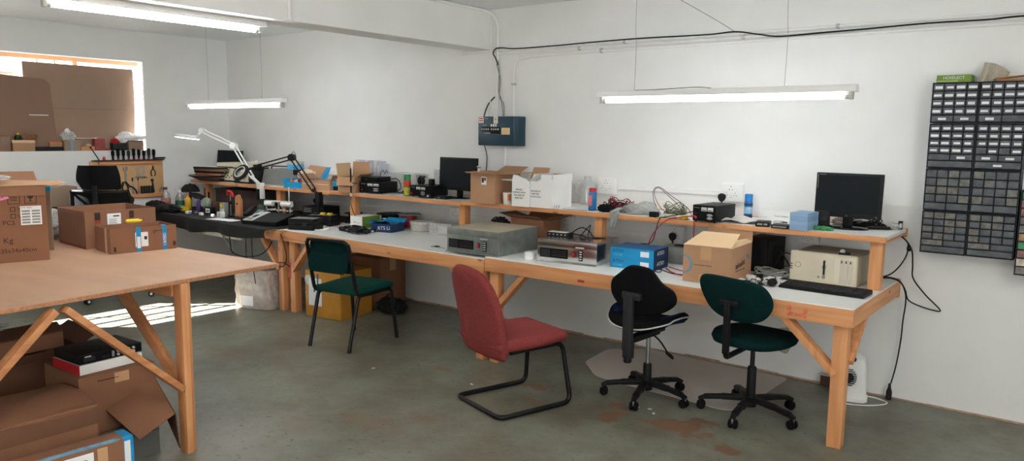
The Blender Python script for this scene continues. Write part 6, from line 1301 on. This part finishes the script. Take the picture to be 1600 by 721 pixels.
def wrap(u, v):
    a = u * 2 * PI; c, s = math.cos(a), math.sin(a); k = 1 + .03 * math.sin(a * 11 + v * 7) + .02 * math.sin(v * 19 + a * 3)
    if v > .85: k *= 1 - (v - .85) * 1.5
    return (.21 * math.copysign(abs(c) ** .35, c) * k, .17 * math.copysign(abs(s) ** .35, s) * k, .004 + v * .345)
MB().surf(44, 16, wrap).build('plastic_wrap', m_film, t, ang=80); BX(-.1, .02, -.176, -.174, .03, .12).build('packing_label', m_paper, t, smooth=False)

# ------------------------------------------------------------------ tool board on the left wall
t = thing('tool_board', 'pale wooden tool board hung on the wall below the window', 'tool board', (WX, 3.826, 0))
BX(.001, .016, -.38, .38, .855, 1.262, .002).build('board_panel', mat('board_wood', (208, 166, 118), .6, var=.06, scale=4), t); BX(.016, .05, -.30, .34, 1.225, 1.252, .003).build('top_rail', pine_y, t); BX(.016, .04, -.20, .37, .865, .905, .003).build('bottom_rail', pine_y, t); BX(.001, .06, -.36, .38, 1.2625, 1.272, .001).build('top_ledge', m_dkgrey, t)
tg = 'tools on the tool board'; XB = WX + .0165
for k in range(9):
    y = 3.67 + k * .054; lab = 'black-handled screwdriver standing in the tool board rail'
    s = thing('screwdriver', lab, 'screwdriver', (XB + .018, y, 1.2722), 0, 'screwdrivers along the tool board top'); hh = .085 + .02 * ((k * 5) % 3) / 2
    MB().lathe([(0, .012), (.012, .012), (.010, .03), (.016, .05), (.017, hh), (.010, hh + .012), (0, hh + .014)], seg=14).build('handle', m_blackm if k % 4 != 3 else m_dkgrey, s); MB().lathe([(0, .0), (.013, 0), (.012, .016), (0, .016)], seg=14).build('collar', m_red if k % 2 else m_black, s)
s = thing('probe', 'thin black probe leaning at the left end of the tool board', 'tool', (XB + .02, 3.50, 1.2722)); MB().cyl((0, .03, 0), (0, -.045, .13), .005).build('probe_rod', m_black, s); MB().ball((0, -.047, .132), .010).build('probe_tip', m_black, s)
s = thing('small_clamp', 'small red clip standing on the tool board ledge', 'clip', (XB + .02, 3.58, 1.2722)); BX(-.008, .008, -.012, .012, 0, .03, .003).build('clip_body', m_red, s); MB().ball((0, 0, .036), .007).build('clip_knob', m_orange, s)
s = thing('black_loop', 'black coiled strap on the right end of the tool board ledge', 'strap', (XB + .025, 4.17, 1.2722)); MB().tube([(.0 + .018 * math.cos(a * .4), .05 * math.sin(a * .4), .014) for a in range(16)], .008, 8, True).build('strap_loop', m_black, s); BX(-.005, .005, -.06, -.04, .004, .02).build('strap_buckle', m_dkgrey, s)
def pliers(label, y, z, sc, ang, mh):
    s = thing('pliers', label, 'pliers', (XB + .008, y, z), 0, None); rot = M.Rotation(R(ang), 4, 'X') @ M.Scale(sc, 4)
    b = MB(); b.prism([(-.012, .0), (.012, .0), (.006, .05), (-.006, .05)], -.006, .006, rot @ M(((0, 0, 1, 0), (1, 0, 0, 0), (0, 1, 0, 0), (0, 0, 0, 1)))); b.build('jaws', m_dkgrey, s)
    for q in (-1, 1): MB().tube([rot @ V(p) for p in curve_pts([(0, q * .005, .0), (0, q * .026, -.03), (0, q * .03, -.07), (0, q * .018, -.10)], 5)], .007 * sc).build('handle', mh, s)
pliers('small black-handled pliers with open legs at the right of the tool board', 4.09, 1.165, .75, 0, m_black); pliers('red-handled pliers hanging upside down at the left of the tool board', 3.60, 1.17, .9, 0, m_red); pliers('large black pliers lying slanted low on the tool board', 3.82, .99, 1.25, 32, m_dkgrey); pliers('dark cutters with crossed handles low on the tool board left of the slanted pliers', 3.745, .985, 1.2, -24, m_dkgrey)
s = thing('adjustable_wrench', 'grey adjustable wrench hanging upright near the top of the tool board', 'wrench', (XB + .004, 3.795, 1.10)); BX(-.004, .004, -.010, .010, -.06, .06, .003).build('wrench_handle', m_grey, s); MB().prism([(-.022, 0), (.022, 0), (.024, .035), (.010, .045), (.006, .02), (-.006, .02), (-.012, .042), (-.024, .03)], -.006, .006, M.Translation((0, 0, .055)) @ M(((0, 0, 1, 0), (1, 0, 0, 0), (0, 1, 0, 0), (0, 0, 0, 1)))).build('wrench_head', m_grey, s)
for k in range(5):
    s = thing('hex_key', 'steel hex key in the row of five on the tool board', 'hex key', (XB + .006, 3.905 + .023 * k, 1.085), 0, 'hex keys in a row on the tool board'); MB().tube(fillet([(0, 0, 0), (0, 0, .095 + .006 * k), (0, .018, .1 + .006 * k)], .006), .004).build('key_shank', m_steel, s); MB().cyl((0, 0, -.004), (0, 0, .004), .0055, seg=6).build('key_tip', m_dkgrey, s)
s = thing('key_rack', 'thin steel strip under the row of hex keys', 'rack', (XB, 3.95, 1.077)); BX(0, .014, -.06, .075, -.006, .0, .001).build('rack_strip', m_steel, s); BX(0, .003, -.06, .075, 0, .012).build('rack_back', m_steel, s)
for k in range(5):
    s = thing('nut_driver', 'black nut driver in the row of five low on the tool board', 'nut driver', (XB + .012, 3.955 + .028 * k, .906), 0, 'black nut drivers low on the tool board'); MB().lathe([(0, 0), (.011, 0), (.011, .075), (.007, .082), (0, .084)], seg=12).build('handle', m_black, s); MB().lathe([(.0112, .06), (.0118, .062), (.0112, .066)], seg=12).build('handle_ring', m_dkgrey, s)
s = thing('wrench', 'dark spanner hanging right of the nut drivers on the tool board', 'spanner', (XB + .004, 4.085, .97), 0); BX(-.003, .003, -.009, .009, -.06, .07, .002, M.Rotation(R(6), 4, 'X')).build('spanner_shank', m_dkgrey, s); MB().cyl((-.004, -.008, .075), (.004, -.008, .075), .017).build('spanner_ring', m_dkgrey, s)
s = thing('steel_scraper', 'long steel blade hanging in the middle of the tool board', 'blade', (XB + .003, 3.865, .98)); BX(-.002, .002, -.010, .010, -.10, .06, .001).build('blade', m_steel, s); BX(-.004, .004, -.008, .008, .06, .10, .002).build('blade_handle', m_dkgrey, s)
s = thing('thin_file', 'thin steel file hanging beside the long blade on the tool board', 'file', (XB + .003, 3.925, 1.0)); BX(-.002, .002, -.005, .005, -.1, .05, .001).build('file_blade', m_steel, s); MB().cyl((0, 0, .05), (0, 0, .08), .006).build('file_grip', m_dkgrey, s)
s = thing('round_socket', 'round grey wire coil hung at the lower right of the tool board', 'coil', (XB + .008, 4.175, .925)); MB().tube([(0, .022 * math.cos(a * .4), .028 * math.sin(a * .4)) for a in range(16)], .006, 8, True).build('coil_ring', m_grey, s); BX(-.004, .004, -.004, .004, .026, .05).build('coil_hook', m_steel, s)
s = thing('tape_reel', 'black reel of cable resting under the tool board beside the chair', 'reel', (WX + .06, 3.80, .846)); 
MB().lathe([(.018, -.015), (.048, -.015), (.048, .015), (.018, .015), (.018, -.015)], seg=24, mx=M.Rotation(R(90), 4, 'Y')).build('reel_body', m_black, s); MB().cyl((-.06, 0, .0), (.03, 0, .0), .006).build('reel_peg', m_steel, s)

# ------------------------------------------------------------------ window ledge
CL = -8.295
m_cardwin2 = mat('window_cardboard_dull', (140, 112, 94), .9, var=.05, scale=3)
m_cardwin = mat('window_cardboard', (158, 132, 114), .9, var=.05, scale=3)
s = thing('cardboard_sheet', 'big brown cardboard sheet blocking the right part of the window', 'cardboard', (CL, 0, 1.3705)); MB().sheet([(0, 2.92, .0), (0, 3.965, .0), (0, 3.985, .60), (0, 3.975, .852), (0, 2.925, .86)], .006).build('sheet', m_cardwin, s, smooth=False); BX(.0062, .0075, 3.0, 3.9, .42, .423).build('crease', m_card3, s, smooth=False)
s = thing('cardboard_sheet', 'lower brown cardboard sheet leaning over the left part of the window', 'cardboard', (CL + .022, 0, 1.3705)); MB().sheet([(0, 1.95, 0), (0, 3.19, 0), (0, 3.15, .66), (-.004, 3.10, .70), (-.004, 2.62, .73), (0, 2.61, .895), (0, 1.95, .895)], .006).build('sheet', m_cardwin2, s, smooth=False); BX(.0062, .0072, 2.95, 3.12, .345, .353).build('white_scratch', m_cardw, s, smooth=False)  # out-of-view left end raised to full height to block stray sun
LX = -8.25; LZ = 1.3703
def ledge(name, label, cat, y, w_, h_, m, d_=.075, rz=0, g='things on the window ledge', lid=None):
    t = thing(name, label, cat, (LX + .012, y, LZ), rz, g); BX(-d_ / 2, d_ / 2, -w_ / 2, w_ / 2, 0, h_, .002).build('box_body', m, t)
    if lid: BX(-d_ / 2 - .002, d_ / 2 + .002, -w_ / 2 - .002, w_ / 2 + .002, h_ - .025, h_ + .002, .002).build('box_lid', lid, t)
    return t
ledge('small_carton', 'tan carton with a folded lid at the left of the window ledge', 'box', 2.865, .19, .105, m_card2, lid=m_cardl)
t = ledge('dark_tray', 'flat black tray on the window ledge under the orange box', 'tray', 3.09, .25, .042, m_black); BX(.036, .04, -.1, .1, .01, .014).build('tray_line', m_dkgrey, t)
t = thing('orange_box', 'little orange-tan box lying on the flat black tray of the ledge', 'box', (LX + .012, 3.15, LZ + .0425), 0); BX(-.03, .03, -.055, .055, 0, .045, .002).build('box_body', m_card2, t); BX(-.031, .031, -.056, .056, .03, .046, .001).build('box_lid', m_orange, t)
t = ledge('grey_carton', 'grey carton with a pale blue stripe and plastic bag on the ledge', 'box', 3.30, .155, .10, m_cardg); BX(.0375, .0385, -.02, .005, .0, .095).build('blue_stripe', m_sky, t, smooth=False)
t = thing('plastic_bag', 'white plastic bag bunched on the grey carton of the window ledge', 'bag', (LX + .012, 3.28, LZ + .1022)); MB().crumple((0, 0, .042), (.06, .11, .085), 51, .4, floor=.0005).build('bag_film', m_film, t); MB().crumple((0, -.01, .085), (.03, .04, .06), 52, .3).build('bag_knot', m_cardw, t)
t = ledge('wooden_box', 'low pale wooden box at the middle of the window ledge', 'box', 3.445, .13, .045, pine_y); MB().ball((0, .02, .055), .02, (1, 1.3, .8)).build('grey_lump', m_lgrey, t)
t = thing('ledge_rod', 'thin pale tube lying along the top of the ledge boxes', 'rod', (LX + .012, 3.43, LZ + .125)); MB().cyl((0, -.14, .0), (0, .10, 0), .006).build('tube_rod', m_lgrey, t); MB().cyl((0, .10, 0), (0, .12, 0), .008).build('rod_cap', m_white, t); MB().cyl((0, -.1, -.022), (0, -.1, -.002), .004).build('rod_rest', m_grey, t)
t = ledge('red_container', 'red plastic container on the ledge right of the wooden box', 'container', 3.565, .10, .115, mat('dull_red', (150, 66, 62), .5)); BX(-.039, .039, -.052, .052, .112, .12, .002).build('container_rim', m_red, t)
t = ledge('dark_red_strip', 'low dark red tray on the ledge between the red container and grey box', 'tray', 3.645, .05, .012, m_red); BX(-.03, .03, -.02, .02, .012, .016).build('tray_line', m_dkgrey, t)
t = ledge('grey_tub', 'dark grey tub with a red bag inside on the window ledge', 'tub', 3.765, .14, .075, m_dkgrey); MB().crumple((0, -.03, .095), (.06, .08, .05), 53, .3).build('red_bag', m_red, t)
t = thing('crumpled_paper', 'crumpled white paper on the dark grey tub of the window ledge', 'paper', (LX + .012, 3.785, LZ + .078)); MB().crumple((0, .02, .042), (.06, .10, .075), 54, .4, floor=.0).build('paper_ball', m_paper, t); MB().sheet([(0, -.03, .05), (.01, .04, .04), (.01, .06, .09), (0, -.01, .10)], .002).build('paper_corner', m_paper, t)
t = ledge('brown_box', 'grey-brown box under white wrapping at the right end of the ledge', 'box', 3.935, .155, .105, m_cardg); BX(.0375, .0382, -.06, .06, .09, .094).build('box_edge', m_dkgrey, t, smooth=False)
t = thing('white_wrapping', 'white plastic wrapping spread over the box at the right ledge end', 'wrapping', (LX + .018, 3.93, LZ + .1065)); MB().crumple((0, -.02, .028), (.075, .26, .055), 55, .35, floor=.0).build('wrap_film', m_paper, t); MB().crumple((0, -.09, .06), (.05, .09, .05), 56, .35).build('wrap_knot', m_paper, t)
t = ledge('glass_jar', 'dim brown jar at the far left of the window ledge', 'jar', 2.70, .10, .14, mat('dim_jar', (140, 110, 92), .3)); BX(-.03, .03, -.04, .04, .14, .155, .003).build('jar_lid', m_card3, t)
t = thing('green_bottle', 'small dark green bottle with yellow cap on the tan carton of the ledge', 'bottle', (LX + .012, 2.83, LZ + .1075)); MB().lathe([(0, 0), (.028, 0), (.03, .01), (.03, .04), (.012, .05)], seg=16).build('bottle_body', mat('dark_green_glass', (24, 50, 34), .2), t); MB().cyl((0, 0, .05), (0, 0, .068), .012).build('bottle_cap', m_yellow, t)
t = thing('ledge_scrap', 'brown scrap heaped on the tan carton behind the green bottle', 'scrap', (LX + .012, 2.93, LZ + .1075)); MB().crumple((0, 0, .03), (.06, .12, .06), 57, .3, floor=0).build('scrap_body', m_card3, t); BX(-.01, .01, -.06, -.04, 0, .03).build('scrap_end', m_card, t)

# ------------------------------------------------------------------ on the plywood table
TT = .8803
t = thing('export_carton', 'big brown export carton with printed weight marks at the left edge', 'box', (-4.755, 1.49, TT), 76)
W_, D_, H_ = .46, .34, .405; carton(t, W_, D_, H_, m_kraft, flaps=(('r', 84, .10, m_card2), ('f', 172, .05), ('b', 60, .12)))
MB().sheet([(-W_ / 2, -.165, H_ + .004), (W_ / 2 + .02, -.165, H_ + .002), (W_ / 2 + .10, .08, H_ + .008), (-W_ / 2, .12, H_ + .03)], .004).build('flap', m_card2, t, smooth=False)
f_ = -D_ / 2
text(t, 'Kg', (.022, f_, .118), (1, 0, 0), (0, 0, 1), .042, m_inkb, 'lettering', 'LEFT'); text(t, '35x34x40cm', (.008, f_, .062), (1, 0, 0), (0, 0, 1), .0315, m_inkb, 'lettering', 'LEFT'); text(t, '10 PCS', (-.018, f_, .212), (1, 0, 0), (0, 0, 1), .034, m_inkb, 'lettering', 'LEFT'); text(t, 'NO.', (-.04, f_, .282), (1, 0, 0), (0, 0, 1), .032, m_inkb, 'lettering', 'LEFT'); text(t, 'V', (.095, f_, .285), (1, 0, 0), (0, 0, 1), .03, m_inkb, 'lettering', 'LEFT'); text(t, 'U', (.095, f_, .248), (1, 0, 0), (0, 0, 1), .03, m_inkb, 'lettering', 'LEFT')
def square(t, x, z, s, m, nm='square_mark', w=.0032):
    b = MB()
    for a, c, e, g_ in ((x - s, x + s, z - s, z - s + w), (x - s, x + s, z + s - w, z + s), (x - s, x - s + w, z - s, z + s), (x + s - w, x + s, z - s, z + s)): b.box(a, c, f_ - .0006, f_ + .0004, e, g_)
    return b.build(nm, m, t, smooth=False)
square(t, .075, .285, .012, m_inkb); square(t, .075, .248, .012, m_inkb)
q = square(t, .082, .340, .028, m_inkb, 'handling_symbol')
for k in range(3): BX(.066, .098, f_ - .0006, f_ + .0004, .33 + k * .009, .3335 + k * .009).build('symbol_bar', m_inkb, q, smooth=False)
q = square(t, .158, .340, .028, m_inkb, 'handling_symbol'); MB().prism([(-.016, .018), (.016, .018), (.010, .002), (.003, -.002), (.003, -.012), (.010, -.016), (-.010, -.016), (-.003, -.012), (-.003, -.002), (-.010, .002)], 0, .0007, M.Translation((.158, f_, .340)) @ M.Rotation(R(90), 4, 'X')).build('glass_symbol', m_inkb, q, smooth=False)
q = BX(.108, .205, f_ - .0012, f_ + .0004, .198, .300).build('white_label', m_paper, t, smooth=False); text(t, 'RTR 76021', (.113, f_ - .0012, .291), (1, 0, 0), (0, 0, 1), .011, m_ink, 'label_heading', 'LEFT')
for k in range(5):
    for j in range(2): BX(.114 + .046 * j, .152 + .046 * j, f_ - .0016, f_ - .001, .206 + k * .0155, .216 + k * .0155).build('label_barcode', m_grey, q, smooth=False)
BX(-.045, .045, f_ - .0014, f_ + .0004, -.021, .021, 0, M.Translation((.012, 0, .352)) @ M.Rotation(R(-16), 4, 'Y')).build('pink_sticker', m_pink, t, smooth=False); text(t, '722', (.018, f_ - .0015, .353), (1, 0, .25), (-.25, 0, 1), .026, m_ink, 'sticker_number')
t = thing('plastic_wrap', 'clear plastic wrap bunched on top of the big export carton', 'wrapping', (-4.72, 1.44, TT + .437), 0); MB().crumple((0, -.03, .012), (.2, .26, .034), 60, .3, floor=0).build('wrap_film', m_film, t); MB().tube(curve_pts([(-.05, -.16, .02), (0, -.13, .035), (.02, -.1, .02)], 4), .006).build('brown_strap', m_chip, t)
t = thing('blue_wedge', 'small bright blue plastic corner poking out behind the export carton', 'wedge', (-4.90, 1.80, TT + .36), 40); t.location.z = TT; BX(-.035, .035, -.004, .004, .0, .395, .002).build('wedge_body', m_cardg, t); BX(-.037, .037, -.006, .006, .35, .40, .002).build('blue_top', m_blue, t)
t = thing('open_carton', 'low open carton with blue tape, foremost on the plywood table', 'box', (-4.57, 2.165, TT), 84); W_, D_, H_ = .375, .25, .145
carton(t, W_, D_, H_, m_kraft, flaps=()); y = -D_ / 2
for x0, x1, m in ((-.045, -.018, m_bluetape), (.105, .130, m_bluetape)):
    o = BX(x0, x1, y - .0012, y + .0003, .0, H_ + .002).build('blue_tape', m, t, smooth=False); BX(x0 + .004, x1 - .004, y - .0016, y - .001, H_ * .15, H_ * .62).build('tape_print', m_cardw if x0 < 0 else m_sky, o, smooth=False)
BX(x0, x1, y - .001, y + .03, H_, H_ + .0015).build('blue_tape', m_bluetape, t, smooth=False)
text(t, 'ATSO', (.1175, y - .0018, .07), (0, 0, 1), (-1, 0, 0), .024, m_cardw, 'lettering')
BX(-W_ / 2 - .001, -W_ / 2 + .0003, -.07, -.04, .0, H_ + .002).build('clear_tape', m_tape, t, smooth=False)
BX(-.05, .022, y - .001, y + .0003, .03, .115).build('white_label', m_paper, t, smooth=False); BX(.0, .016, y - .0014, y - .0008, .07, .09).build('label_code', m_ink, t, smooth=False)
text(t, 'www.delivery.com', (.105, y, .118), (1, 0, 0), (0, 0, 1), .011, m_inkb, 'lettering'); MB().tube([(.062 + .008 * math.cos(a * .33), y - .0006, .112 + .008 * math.sin(a * .33)) for a in range(16)], .0018, 6).build('ring_print', m_inkb, t)
BX(.165, .18, y - .0008, y + .0003, .02, .045).build('arrow_print', m_inkb, t, smooth=False); BX(-.17, -.158, y - .0008, y + .0003, .01, .04).build('arrow_print', m_inkb, t, smooth=False)
t = thing('yellow_tube', 'yellow plastic tube lying in the larger open carton', 'tube', (-4.70, 2.19, TT + .10), 80); t.location = (-4.735, 2.225, TT + .150); MB().cyl((-.04, 0, 0), (.04, 0, .0), .014, bev=.004).build('tube_body', m_yellow, t); MB().cyl((.04, 0, 0), (.053, 0, 0), .008).build('tube_cap', m_yellow, t)
t = thing('open_carton', 'larger open carton with a white address label behind the taped one', 'box', (-5.02, 2.215, TT), 88); W_, D_, H_ = .42, .42, .225
t.location = (-4.965, 2.175, TT)
carton(t, W_, D_, H_, m_kraft, flaps=(('f', 182, .05), ('l', 178, .03), ('b', 176, .03))); y = -D_ / 2
BX(-.085, -.005, y - .006, y - .0045, .13, .205).build('address_label', m_paper, t, smooth=False); BX(-.05, -.015, y - .0068, y - .0058, .185, .193).build('label_print', m_ink, t, smooth=False)
for k in range(3): BX(-.075, -.03, y - .0068, y - .0058, .145 + .011 * k, .149 + .011 * k).build('label_print', m_grey, t, smooth=False)
for x, s_ in ((-.14, .032), (.06, .026)):
    b = BX(x - s_ / 2, x + s_ / 2, y - .006, y - .0045, .17, .215); b.build('dark_tape_mark', m_inkb, t, smooth=False); BX(x - s_ / 2, x + s_ / 2, y - .006, y - .0045, .15, .165).build('red_mark', mat('faded_red_print', (150, 60, 50), .8), t, smooth=False)
BX(.04, .14, y - .002, y + .0003, .06, .075).build('arrow_print', m_inkb, t, smooth=False)
BX(-W_ / 2 - .0012, -W_ / 2 + .0003, -.08, .08, .10, .14).build('hand_hole', m_card3, t, smooth=False); BX(-W_ / 2 - .001, -W_ / 2 + .0003, -.2, .2, .0, .015).build('red_edge', mat('brick_red_print', (140, 62, 50), .8), t, smooth=False)
t = thing('grey_bag', 'crumpled grey plastic bag on the table behind the export carton', 'bag', (-5.38, 1.965, TT)); MB().crumple((0, 0, .085), (.16, .22, .18), 63, .2, floor=.0003).build('bag_film', mat('grey_film', (150, 150, 148), .4, var=.15, scale=14), t); MB().crumple((0, .05, .17), (.05, .06, .05), 64, .3).build('bag_knot', m_lgrey, t)
t = thing('white_pad', 'white folded papers standing by the grey bag on the table', 'paper', (-5.50, 2.10, TT), 20); BX(-.006, .006, -.06, .06, 0, .12, .001).build('sheet', m_paper, t, smooth=False); BX(-.02, -.008, -.05, .06, 0, .09, .001).build('sheet', m_lgrey, t, smooth=False)
# stand with a grey carton by the left wall
t = thing('side_stand', 'black legged stand by the left wall carrying a grey carton', 'stand', (-7.93, 3.0, 0), 0); BX(-.2, .2, -.26, .26, .84, .86, .003).build('stand_top', m_black, t)
for sx in (-1, 1):
    for sy in (-1, 1): BX(sx * .17 - .02, sx * .17 + .02, sy * .22 - .02, sy * .22 + .02, 0, .84, .003).build('leg', m_black, t)
t = thing('grey_carton', 'grey-brown carton standing on the black legged stand', 'box', (-7.94, 3.02, .8603), 3); BX(-.16, .16, -.24, .17, 0, .175, .003).build('box_body', m_cardg, t); BX(-.161, .161, -.03, .01, .174, .1765).build('packing_tape', m_tape, t, smooth=False)

# ------------------------------------------------------------------ cartons under the plywood table
t = thing('tall_carton', 'tall brown carton under the table with a torn flap hanging out', 'box', (-3.95, 1.655, 0), 90); W_, D_, H_ = .37, .40, .42
t.rotation_euler = (0, 0, R(90)); BX(-W_ / 2, W_ / 2, -D_ / 2, D_ / 2, 0, H_, .004).build('box_body', m_kraft, t, smooth=False)
MB().sheet([(-.07, -.203, .235), (.175, -.203, .335), (.150, -.44, .208), (-.025, -.44, .132)], -.004).build('torn_flap', m_kraft, t, smooth=False)
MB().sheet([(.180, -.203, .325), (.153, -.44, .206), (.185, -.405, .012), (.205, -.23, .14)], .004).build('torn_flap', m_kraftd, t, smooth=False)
BX(-.10, .0, -.2015, -.1995, .385, .389).build('printed_line', m_inkb, t, smooth=False); BX(-.02, .05, -.2015, -.1995, .36, .41).build('packing_tape', m_tape, t, smooth=False)
t = thing('grey_carton', 'grey slab box on the floor between the tall carton and blue-taped carton', 'box', (-3.66, 1.64, 0), 90); BX(-.22, .13, -.06, .06, 0, .14, .003).build('box_body', mat('slate_card', (96, 94, 90), .8, var=.06), t); BX(-.22, .13, -.061, -.0595, .12, .124).build('box_edge', m_dkgrey, t, smooth=False)
t = thing('flat_white_carton', 'flat white carton with a red end lying on the tall brown carton', 'box', (-3.93, 1.64, .4203), 94); BX(-.155, .155, -.13, .13, 0, .048, .002).build('box_body', m_cardw, t, smooth=False); BX(-.1565, -.1545, -.129, .129, .001, .047).build('red_end', m_red, t, smooth=False)
t = thing('recorder_unit', 'flat black recorder unit with a row of sockets on the white carton', 'recorder', (-3.925, 1.64, .4687), 94); BX(-.155, .155, -.125, .12, .004, .05, .003).build('case', m_black, t); BX(-.153, .153, -.127, -.124, .008, .046, .001).build('rear_panel', m_blackm, t)
for k in range(8): MB().cyl((.03 + (k % 4) * .026, -.127, .018 + (k // 4) * .017), (.03 + (k % 4) * .026, -.138, .018 + (k // 4) * .017), .006, seg=12).build('round_socket', m_lgrey, t)
BX(-.135, -.08, -.1285, -.126, .014, .036).build('rear_plate', m_dkgrey, t); BX(-.13, -.10, -.13, -.128, .036, .041).build('silver_mark', m_lgrey, t); 
for x in (-.04, -.02): MB().cyl((x, -.127, .02), (x, -.131, .02), .008, seg=12).build('round_socket', m_dkgrey, t)
BX(.0, .012, -.133, -.126, .012, .04, .001).build('connector_block', m_grey, t)
t = thing('dented_carton', 'wide brown carton with a bulging lid in front under the table', 'box', (-3.735, 1.155, 0), 90); W_, D_, H_ = .60, .42, .36
def lid(u, v): return (-W_ / 2 - .003 + (W_ + .006) * u, -D_ / 2 - .003 + (D_ + .006) * v, H_ + .002 + .022 * math.sin(PI * v) - .012 * (1 - v) ** 3 + .006 * math.sin(u * 6))
BX(-W_ / 2, W_ / 2, -D_ / 2, D_ / 2, 0, H_ - .004, .004).build('box_body', m_kraft, t, smooth=False); MB().surf(14, 8, lid, .006).build('bulging_lid', m_kraft, t, smooth=True); BX(-.30, .30, -.2115, -.2095, .265, .347, .001).build('lid_edge', m_kraftd, t, smooth=False)
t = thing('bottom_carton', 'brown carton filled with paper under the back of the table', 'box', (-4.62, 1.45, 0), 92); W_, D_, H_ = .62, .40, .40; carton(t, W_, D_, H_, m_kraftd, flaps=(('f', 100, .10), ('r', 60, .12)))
BX(-.28, .28, -.17, .17, .3, .37, .01).build('packed_paper', m_kraft, t)
t = thing('upper_carton', 'small brown carton with clear film stacked on the paper-filled carton', 'box', (-4.60, 1.42, .4003), 94); t.location.z = .40; BX(-.32, .26, -.15, .15, .0012, .085, .004).build('box_body', m_kraft, t); MB().sheet([(-.32, -.15, .087), (.26, -.15, .087), (.29, -.02, .11), (-.30, .02, .12)], .004).build('lid_flap', m_kraftd, t, smooth=False)
t = thing('clear_film', 'clear crackling film bunched on the small brown carton under the table', 'wrapping', (-4.58, 1.26, .52), 0); t.location.z = .5225; MB().crumple((0, 0, .025), (.2, .3, .05), 70, .4, floor=0).build('film', m_film, t); MB().crumple((0, .05, .05), (.06, .1, .03), 71, .4).build('film_fold', m_film, t)
# loose carton with blue tape in the foreground
t = thing('blue_taped_carton', 'brown carton with blue and clear tape on its edges at the bottom left corner', 'box', (-3.25, 1.18, 0), 88); W_, D_, H_ = .56, .10, .30
BX(-W_ / 2, W_ / 2, -D_ / 2, D_ / 2, 0, H_, .018, seg=3).build('box_body', m_kraft, t)
b = BX(W_ / 2 - .055, W_ / 2 + .001, -D_ / 2 - .001, D_ / 2 + .001, .0, H_ + .001, .018, seg=3); b.build('blue_tape', m_bluetape, t); BX(W_ / 2 - .042, W_ / 2 - .018, -D_ / 2 - .0022, -D_ / 2 + .0, .01, H_ - .02, .0005).build('tape_print', m_cardw, t, smooth=False)
BX(-W_ / 2 + .02, W_ / 2 - .058, -D_ / 2 - .0012, -D_ / 2 + .02, H_ - .016, H_ + .0012, .012, seg=3).build('blue_edge_tape', mat('grey_blue_tape', (110, 140, 160), .3, var=.25, scale=30), t)
BX(-.04, .115, -D_ / 2 - .0016, -D_ / 2 + .0, H_ - .13, H_ - .028).build('white_label', m_paper, t, smooth=False); text(t, 'FAZIO', (.045, -D_ / 2 - .0016, H_ - .065), (1, 0, 0), (0, 0, 1), .034, m_ink, 'lettering')
BX(.13, .17, -D_ / 2 - .0012, -D_ / 2 + .0, .0, H_ - .02).build('clear_tape', m_tape, t, smooth=False)
